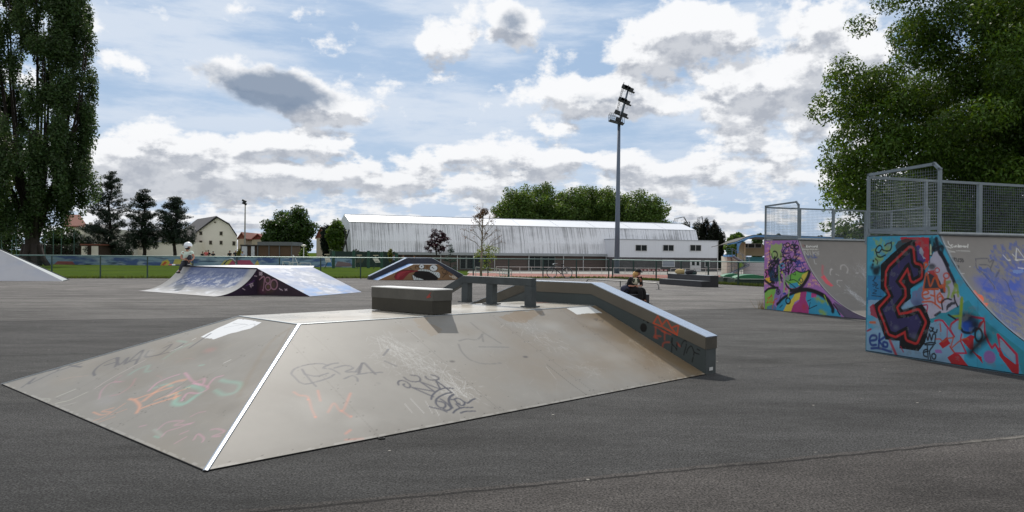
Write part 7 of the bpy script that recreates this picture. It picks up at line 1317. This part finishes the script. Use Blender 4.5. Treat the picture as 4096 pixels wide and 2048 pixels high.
# ================================================================== PEOPLE
SKIN = mat('skin', (168, 118, 96), .6); SKIND = mat('skin_tan', (170, 120, 96), .6)
def skinned(name, J, E, m, parent=None, sub=2, root=0):
    """J: list of (xyz, radius); one continuous surface grown round the joints"""
    me = bpy.data.meshes.new(name); org = np.array(parent.location) if parent is not None else np.zeros(3)
    me.from_pydata([tuple(np.asarray(p, float)-org) for p, r in J], E, []); o = bpy.data.objects.new(name, me); COL.objects.link(o)
    md_ = o.modifiers.new('skin', 'SKIN'); md_.use_smooth_shade = True; md_.branch_smoothing = .4
    if not me.skin_vertices:
        bm = bmesh.new(); bm.from_mesh(me); bm.verts.layers.skin.verify(); bm.to_mesh(me); bm.free()
    for i, (p, r) in enumerate(J):
        sv = me.skin_vertices[0].data[i]; r = r if hasattr(r, '__len__') else (r, r); sv.radius = r; sv.use_root = (i == root)
    s = o.modifiers.new('sub', 'SUBSURF'); s.levels = sub; s.render_levels = sub
    dg = bpy.context.evaluated_depsgraph_get(); dg.update(); nm = bpy.data.meshes.new_from_object(o.evaluated_get(dg)); bpy.data.objects.remove(o)
    nm.materials.clear(); nm.materials.append(m); nm.name = name; nm.polygons.foreach_set('use_smooth', [True]*len(nm.polygons)); n = bpy.data.objects.new(name, nm); COL.objects.link(n)
    if parent is not None: n.parent = parent
    return n
def body(root, j, m, s=1., fingers=True, head_dir=(0, -1, 0), name='body'):
    """j: dict of joint positions; grows torso, neck, head, arms, legs and hands as one surface"""
    J = []; E = []; ix = {}
    def a(k, p, r, par=None):
        J.append((np.asarray(p, float), r)); ix[k] = len(J)-1
        if par: E.append((ix[par], ix[k]))
    mid = lambda p, q, t: np.asarray(p)*(1-t)+np.asarray(q)*t
    a('pelvis', j['pelvis'], (.125*s, .11*s)); a('waist', mid(j['pelvis'], j['chest'], .5), (.115*s, .10*s), 'pelvis'); a('chest', j['chest'], (.13*s, .11*s), 'waist'); a('neck', j['neck'], .052*s, 'chest'); 
    hd = np.asarray(head_dir, float); hp_ = np.asarray(j['head']); a('jaw', mid(j['neck'], hp_, .55)+hd*.012*s, .062*s, 'neck'); a('head', hp_, (.082*s, .092*s), 'jaw'); a('top', hp_+(hp_-np.asarray(j['neck']))/np.linalg.norm(hp_-np.asarray(j['neck']))*.075*s, .06*s, 'head')
    for S in 'lr':
        a('sh'+S, j['sh'+S], .058*s, 'chest'); a('el'+S, j['el'+S], .040*s, 'sh'+S); a('wr'+S, j['wr'+S], .026*s, 'el'+S)
        d = np.asarray(j['wr'+S])-np.asarray(j['el'+S]); d /= np.linalg.norm(d); hv = np.asarray(j.get('hand'+S, d)); hv = hv/np.linalg.norm(hv); pl_ = np.asarray(j['wr'+S])+hv*.06*s; a('palm'+S, pl_, (.034*s, .018*s), 'wr'+S)
        if fingers:
            sd_ = np.cross(hv, up3); sd_ = sd_/(np.linalg.norm(sd_)+1e-6); nn_ = np.cross(sd_, hv)
            for k, (o_, l_) in enumerate(((-.027, .062), (-.009, .074), (.009, .068), (.027, .054))):
                b_ = pl_+hv*.03*s+sd_*o_*s; a(f'f{k}a{S}', b_, .009*s, 'palm'+S); a(f'f{k}b{S}', b_+(hv*.6-nn_*.35)*l_*s*.55, .0085*s, f'f{k}a{S}'); a(f'f{k}c{S}', b_+(hv*.5-nn_*.9)*l_*s, .007*s, f'f{k}b{S}')
            b_ = pl_-hv*.01*s+sd_*.036*s*(1 if S == 'l' else -1); a('tha'+S, b_, .010*s, 'palm'+S); a('thb'+S, b_+(hv*.7+sd_*.3*(1 if S == 'l' else -1)-nn_*.3)*.045*s, .008*s, 'tha'+S)
        a('hip'+S, j['hip'+S], .085*s, 'pelvis'); a('kn'+S, j['kn'+S], .058*s, 'hip'+S); a('an'+S, j['an'+S], .036*s, 'kn'+S); a('toe'+S, j['toe'+S], .034*s, 'an'+S)
    return skinned(name, J, E, m, root, 2)
def clothes(root, j, top, bot, s=1., sleeve=.55, legs=1., cr=1.16, wide=1.):
    mid = lambda p, q, t: np.asarray(p)*(1-t)+np.asarray(q)*t
    J = [(j['pelvis'], .132*s*cr), (mid(j['pelvis'], j['chest'], .5), (.125*s*cr, .11*s*cr)), (j['chest'], (.138*s*cr, .118*s*cr)), (mid(j['chest'], j['neck'], .62), (.085*s*cr, .075*s*cr))]; E = [(0, 1), (1, 2), (2, 3)]
    for S in 'lr': J += [(j['sh'+S], .066*s*cr), (mid(j['sh'+S], j['el'+S], min(1, sleeve)), .054*s*cr)]; n = len(J); E += [(2, n-2), (n-2, n-1)]
    if sleeve > 1:
        for S, k in (('l', 5), ('r', 7)): J.append((mid(j['el'+S], j['wr'+S], sleeve-1), .042*s*cr)); E.append((k, len(J)-1))
    skinned('top', J, E, top, root, 2)
    J = [(j['pelvis'], (.135*s*cr, .12*s*cr))]; E = []
    for S in 'lr': J += [(j['hip'+S], .094*s*cr*wide), (j['kn'+S], .068*s*cr*wide), (mid(j['kn'+S], j['an'+S], .93*legs), .052*s*cr*wide)]; n = len(J); E += [(0, n-3), (n-3, n-2), (n-2, n-1)]
    skinned('trousers', J, E, bot, root, 2)
def shoe(root, an, toe, m, sole, s=1.):
    an = np.asarray(an, float); toe = np.asarray(toe, float); d = toe-an; d[2] = 0 if abs(d[2]) < .12 else d[2]; d /= np.linalg.norm(d)+1e-6; h = an-d*.05*s; c = an-up3*.03*s
    o = skinned('shoe', [(c-d*.05*s, .046*s), (c+d*.04*s, .05*s), (c+d*.12*s-up3*.012*s, (.046*s, .032*s)), (c+d*.18*s-up3*.018*s, (.038*s, .022*s))], [(0, 1), (1, 2), (2, 3)], m, root, 2)
    q = MB(); sd_ = np.cross(d, up3); sd_ /= np.linalg.norm(sd_)+1e-6; u_ = np.cross(sd_, d); q.box(c+d*.055*s-u_*.048*s, (.27*s, .085*s, .018*s), ax=(d, sd_, u_)); so = q.build('sole', sole, root); so.parent = o
# seated kid with helmet on the corner ramp
def lip(px):
    for t in np.linspace(0, 5.5, 800):
        p = C0+qa*t+up3*Hm
        if PR([p])[0][0] <= px: return p
    return p
seat = lip(742); yk = seat[1]; kp = lambda x, y, o=0.: AT(x, y, yk+o); kid = thing('person', 'seated person in a white helmet and pale T-shirt hugging one knee on the corner ramp', 'person', tuple(seat))
j = dict(pelvis=kp(740, 1051, -.02), chest=kp(746, 1018, -.06), neck=kp(749, 1001, -.06), head=kp(754, 987, -.07), shl=kp(730, 1009, -.06), shr=kp(767, 1007, -.06), ell=kp(724, 1033, -.18), elr=kp(776, 1031, -.18), wrl=kp(741, 1040, -.40), wrr=kp(766, 1043, -.42),
         handl=kp(750, 1038, -.42)-kp(741, 1040, -.38), handr=kp(757, 1042, -.42)-kp(766, 1043, -.40), hipl=kp(735, 1053, -.10), hipr=kp(748, 1053, -.08), knl=kp(728, 1058, -.40), anl=kp(717, 1086, -.46), toel=kp(706, 1093, -.62), knr=kp(761, 1020, -.36), anr=kp(757, 1050, -.30), toer=kp(755, 1057, -.46))
body(kid, j, SKIN, .96, head_dir=(.9, -.3, 0)); clothes(kid, j, mat('tshirt_pale', (196, 212, 200), .85, noise=(12, .1)), mat('trousers_dark', (48, 50, 58), .9, noise=(10, .2)), .96, sleeve=.5)
shoe(kid, j['anl'], j['toel'], mat('shoe_dark', (40, 38, 44), .8), mat('sole_white', (200, 200, 196), .7)); shoe(kid, j['anr'], j['toer'], mat('shoe_dark', (40, 38, 44)), mat('sole_white', (200, 200, 196)))
hc = kp(752, 982, -.07); q = MB(); q.ell(hc, (.170, .150, .150), 20, 14, zmin=-.25); he = q.build('helmet', mat('helmet_white', (226, 232, 236), .3), kid, True); q = MB(); q.ell(hc+np.array([-.05, 0, -.03]), (.115, .125, .12), 14, 10, zmin=-.8); q.build('helmet_back', mat('helmet_white', (226, 232, 236)), kid, True)
q = MB(); q.ell(hc+np.array([-.02, .01, -.085]), (.105, .10, .10), 14, 10); q.build('hair', mat('hair_dark', (30, 22, 20), .8), kid, True); q = MB(); c = hc+np.array([.06, -.05, -.06]); q.tube([c+(-.02, -.06, .02), c+(.0, -.045, -.08), c+(.045, -.02, -.15)], .009, 5); q.build('chin_strap', RUB, kid)
f_ = kp(761, 987, -.1); q = MB(); q.ell(f_+np.array([.008, .0, -.005]), (.022, .016, .02), 8, 6); q.ell(f_+np.array([-.004, -.045, .022]), (.010, .006, .007), 6, 4); q.build('nose', SKIN, kid, True); q = MB(); q.ell(f_+np.array([-.012, -.05, .02]), (.012, .008, .007), 6, 4); q.ell(f_+np.array([-.012, -.045, -.045]), (.02, .008, .006), 6, 4); q.build('eye_and_mouth', mat('hair_dark', (30, 22, 20)), kid, True)
# kick scooter lying beside
sc0 = kp(700, 1059, .0); sc0[2] = Hm+.06; sc_ = thing('kick_scooter', 'kick scooter with red and white bar lying on the ramp deck beside the kid', 'scooter', tuple(sc0)); xx = np.array([1., 0, 0])
for a, b, c_ in ((-.26, -.12, (176, 54, 48)), (-.12, .02, (222, 224, 226)), (.02, .22, (24, 24, 26))): q = MB(); q.tube([sc0+xx*a, sc0+xx*b], .026, 8); q.build('handlebar', mat('bar_%d' % c_[0], c_, .5), sc_)
q = MB(); q.tube([sc0, sc0+np.array([.12, .55, -.01])], .02, 8); q.build('stem', STEEL, sc_); q = MB(); q.box(sc0+np.array([.2, .80, -.02]), (.12, .5, .03), rz=-.2); q.build('deck', RUB, sc_)
for e in (np.array([.13, .56, -.01]), np.array([.28, 1.08, -.01])): q = MB(); q.tube([e+sc0-up3*.0+np.array([-.012, 0, 0]), e+sc0+np.array([.012, 0, 0])], .05, 12); q.build('wheel', RUB, sc_)
# seated woman
yw = w0[1]+.22; wp_ = lambda x, y, o=0.: AT(x, y, yw+o); wm = thing('person', 'seated person in a black cap and black patterned top looking down at their hands', 'person', tuple(wp_(2530, 1176)))
j = dict(pelvis=wp_(2527, 1163), chest=wp_(2541, 1126, -.06), neck=wp_(2544, 1105, -.08), head=wp_(2553, 1092, -.13), shl=wp_(2521, 1112, -.04), shr=wp_(2562, 1112, -.04), ell=wp_(2511, 1143, -.06), elr=wp_(2566, 1142, -.06), wrl=wp_(2533, 1145, -.28), wrr=wp_(2560, 1144, -.26),
         handl=wp_(2543, 1142, -.33)-wp_(2533, 1145, -.28), handr=wp_(2552, 1142, -.33)-wp_(2560, 1144, -.26), hipl=wp_(2524, 1164, -.05), hipr=wp_(2536, 1165, -.05), knl=wp_(2560, 1158, -.36), knr=wp_(2574, 1158, -.18), anl=wp_(2566, 1205, -.38), anr=wp_(2578, 1204, -.20), toel=wp_(2572, 1209, -.52), toer=wp_(2588, 1208, -.28))
BT = mat('black_top', (26, 25, 28), .9); body(wm, j, SKIN, .98, head_dir=(.5, -.6, -.4)); clothes(wm, j, BT, mat('black_trousers', (17, 17, 20), .95), .98, sleeve=1.25, wide=1.3)
for S in 'lr': shoe(wm, j['an'+S], j['toe'+S], BT, RUB)
h_ = j['head']; q = MB(); q.ell(h_+np.array([.0, .01, .045]), (.115, .118, .10), 16, 10, zmin=-.2); cp = q.build('cap', mat('cap_black', (14, 14, 15), .9), wm, True); q = MB(); q.ell(h_+np.array([.07, -.09, .03]), (.085, .075, .014), 12, 6, rz=-.6); o = q.build('peak', mat('cap_black', (14, 14, 15)), wm, True); o.parent = cp
BL_ = mat('blond_hair', (196, 156, 96), .7, noise=(30, .25)); q = MB(); q.ell(h_+np.array([-.03, .03, -.005]), (.098, .098, .10), 14, 10); q.tube([h_+np.array([-.10, .05, .02]), h_+np.array([-.15, .02, -.05]), h_+np.array([-.14, -.02, -.15])], [.05, .045, .02], 8); q.build('hair', BL_, wm, True)
f_ = h_+np.array([.055, -.075, -.02]); q = MB(); q.ell(f_, (.018, .02, .02), 8, 6); q.build('nose', SKIN, wm, True); q = MB(); q.ell(f_+np.array([-.045, -.0, .018]), (.014, .008, .006), 6, 4); q.ell(f_+np.array([.03, .02, .018]), (.012, .008, .006), 6, 4); q.ell(f_+np.array([-.01, .005, -.045]), (.022, .01, .007), 6, 4); q.build('eyes_and_mouth', mat('hair_dark', (30, 22, 20)), wm, True)
c = j['chest']; q = MB(); q.ell(c+np.array([.0, -.075, .01]), (.12, .075, .12), 14, 10); q.build('chest_print', mat('print_cream', (196, 194, 172), .9), wm, True)
for dx in (-.06, .075):
    for r_, z_o, m_ in ((.066, 0, BT), (.045, .006, mat('print_olive', (84, 92, 70), .9)), (.026, .012, BT)): q = MB(); cc_ = c+np.array([dx, -.125-z_o, .03]); q.ell(cc_, (r_, .02, r_*1.05), 12, 6); q.build('print_ring', m_, wm, True)
# rucksack beside her
p = wp_(2505, 1170, .0); p[2] = .47; q = blobmesh(p, (.20, .16, .17), 17, amp=.1); rk = q.build('backpack', mat('navy_nylon', (36, 38, 62), .7, noise=(15, .3)), None, True); tag(rk, 'dark navy rucksack on the low box beside the seated woman', 'backpack'); q = MB(); q.tube([p+np.array([.10, -.15, -.1]), p+np.array([.0, -.19, .04]), p+np.array([-.1, -.15, -.08])], .018, 6); q.tube([p+np.array([.05, 0, .15]), p+np.array([0, 0, .21]), p+np.array([-.05, 0, .15])], .012, 6); q.build('strap', RUB, rk, True)
q = MB(); a = p-up3*.30; q.box((p[0], p[1]+.02, .15), (.5, .42, .29)); tag(q.build('step_block', LM), 'dark block under the rucksack at the left end of the low box', 'skate box')
# distant people
def far_person(px, d, headpy, shirt, trous, label, skinm=SKIND, sit=0., group=None, hair=(40, 32, 28)):
    z0 = ZT(AT(px, 1000, d)[0], d); hz = AT(px, headpy, d)[2]+.1; x = AT(px, 1000, d)[0]; h = max(.9, hz-z0); s = h/1.72 if not sit else 1.; r_ = random.Random(int(px)); t = thing('person', label, 'person', (x, d, z0), group); B_ = lambda a, b, c: np.array([x+a*s, d+b*s, z0+c*s])
    w = r_.uniform(-.1, .1); j = dict(pelvis=B_(0, 0, .92), chest=B_(w*.2, 0, 1.28), neck=B_(w*.3, 0, 1.46), head=B_(w*.4, -.02, 1.58), shl=B_(-.18, 0, 1.38), shr=B_(.18, 0, 1.38), ell=B_(-.24, .02, 1.12), elr=B_(.24, .02, 1.12), wrl=B_(-.2, -.14, .92), wrr=B_(.22, -.12+w, .95), hipl=B_(-.09, 0, .9), hipr=B_(.09, 0, .9), knl=B_(-.12, -.03, .48), knr=B_(.12, .04, .48), anl=B_(-.13, .02, .08), anr=B_(.13, .06, .08), toel=B_(-.14, -.12, .03), toer=B_(.15, -.08, .03))
    body(t, j, skinm, s, fingers=False); clothes(t, j, mat('cloth_%d_%d_%d' % shirt, shirt, .9), mat('cloth_%d_%d_%d' % trous, trous, .9), s, sleeve=.6)
    q = MB(); q.ell(j['head']+np.array([0, .02, .04]), (.10*s, .11*s, .10*s), 10, 8, zmin=-.3); q.build('hair', mat('hair_%d_%d_%d' % hair, hair, .9), t, True)
for a in ((824, 97, 1002, (214, 110, 110), (60, 60, 80), 'distant person in a pink top behind the playground wall, right of the kid', SKIND, 0, None, (200, 190, 170)), (810, 99, 1009, (30, 34, 38), (30, 30, 34), 'distant person in dark clothes just left of the pink top'), (834, 98, 1003, (24, 28, 32), (24, 26, 30), 'tall distant person in black just right of the pink top'), (853, 97, 1008, (30, 32, 36), (44, 44, 50), 'distant person in dark grey below the lower windows of the gabled house'),
          (919, 96, 1005, (22, 24, 28), (22, 24, 28), 'distant person in black left of the person with the pale cap'), (942, 95, 1002, (34, 36, 44), (40, 40, 44), 'distant person with a pale cap near the white cabin doors', SKIND, 0, None, (210, 210, 206)), (971, 93, 1008, (150, 160, 176), (50, 50, 60), 'distant person in a grey-blue top before the left cabin door'), (496, 101, 1000, (84, 84, 80), (40, 44, 50), 'distant person in grey between the tallest and middle pines'), (525, 101, 996, (186, 186, 172), (70, 74, 70), 'distant person in a pale top standing between the pines'),
          (1576, 88, 1020, (150, 164, 190), (50, 54, 60), 'distant person in a light blue top beside the green mesh court'), (1614, 87, 1022, (206, 210, 214), (50, 50, 56), 'distant person in a white top behind the mural ramp peak'), (1656, 87, 1024, (90, 96, 104), (40, 40, 46), 'distant person in grey rightmost behind the mural ramp')): far_person(*a)

# ================================================================== BICYCLE
bk0 = FN-fdir*3.98-np.array([-.309, .951])*.22; bk0 = np.array([bk0[0], bk0[1], 0.]); bd = np.array([.951, .309, 0]); bx_ = thing('bicycle', 'dark city bicycle leaning on the long fence behind the park', 'bicycle', tuple(bk0)); lean = np.array([-.309, .951, 0])*.10
Bp = lambda a, z: bk0+bd*a+up3*z+lean*z; FRM = mat('bike_frame', (34, 36, 46), .4, .3); CHR = mat('chrome', (190, 192, 194), .25, .9); R_ = .355
for cx_ in (-.57, .57):
    ring = [Bp(cx_+R_*math.cos(k), R_+.01+R_*math.sin(k)) for k in np.linspace(0, 2*PI, 33)]; q = MB(); q.tube(ring, .026, 6, cap=False); wh = q.build('wheel', RUB, bx_, True)
    q = MB(); q.tube([Bp(cx_+(R_-.03)*math.cos(k), R_+.01+(R_-.03)*math.sin(k)) for k in np.linspace(0, 2*PI, 33)], .010, 5, cap=False)
    for k in range(18): t = 2*PI*k/18; q.tube([Bp(cx_, R_+.01), Bp(cx_+(R_-.03)*math.cos(t), R_+.01+(R_-.03)*math.sin(t))], .0018, 3, cap=False)
    q.build('rim', CHR, wh); q = MB(); q.tube([Bp(cx_+(R_+.03)*math.cos(k), R_+.01+(R_+.03)*math.sin(k)) for k in np.linspace(.2 if cx_ < 0 else -.1, 2.6 if cx_ < 0 else 2.9, 14)], .012, 5); q.build('mudguard', CHR, bx_)
q = MB(); bb = (.12, .29); st_ = (.02+.0, .82); hdv = (-.40, .84)
seat_t = (.20, .83); 
for a, b, r in ((bb, seat_t, .018), (seat_t, (-.38, .80), .016), ((-.40, .72), bb, .02), (bb, (.57, R_), .011), ((.20, .72), (.57, R_), .011), ((-.36, .86), (-.41, .70), .02), ((-.41, .70), (-.57, R_), .014), (seat_t, (.22, .93), .013), ((-.36, .86), (-.35, 1.0), .014)): q.tube([Bp(*a), Bp(*b)], r*1.35, 7)
q.build('frame', FRM, bx_, True); q = MB(); q.ell(Bp(.23, .96), (.13, .07, .04), 10, 6); q.build('saddle', RUB, bx_, True)
q = MB(); s_ = np.array([-.309, .951, 0]); h0 = Bp(-.35, 1.0); q.tube([h0-s_*.28+bd*.12+up3*.03, h0-s_*.22-up3*0, h0, h0+s_*.22, h0+s_*.28+bd*.12+up3*.03], .013, 6); q.build('handlebar', CHR, bx_); q = MB(); q.ell(h0-bd*.1-up3*.06, (.05, .05, .05), 8, 6); q.build('headlight', CHR, bx_, True)
q = MB(); q.tube([Bp(.28, .72), Bp(.78, .74)], .01, 5); q.tube([Bp(.72, .74), Bp(.58, R_)], .008, 5); q.box(Bp(.52, .745), (.45, .12, .012), ax=(bd, s_, up3)); q.build('luggage_rack', FRM, bx_)
q = MB(); q.tube([Bp(bb[0]+.085*math.cos(k), bb[1]+.085*math.sin(k)) for k in np.linspace(0, 2*PI, 17)], .01, 5, cap=False); q.tube([Bp(bb[0], bb[1])-s_*.06, Bp(bb[0]+.1, bb[1]-.12)-s_*.06], .01, 5); q.box(Bp(bb[0]+.1, bb[1]-.13)-s_*.1, (.09, .07, .02), ax=(bd, s_, up3)); q.tube([Bp(bb[0], bb[1])+s_*.06, Bp(bb[0]-.1, bb[1]+.12)+s_*.06], .01, 5); q.tube([Bp(bb[0], bb[1]+.08), Bp(.57, R_+.05)], .005, 4); q.tube([Bp(bb[0], bb[1]-.08), Bp(.57, R_-.05)], .005, 4); q.build('crankset', CHR, bx_)
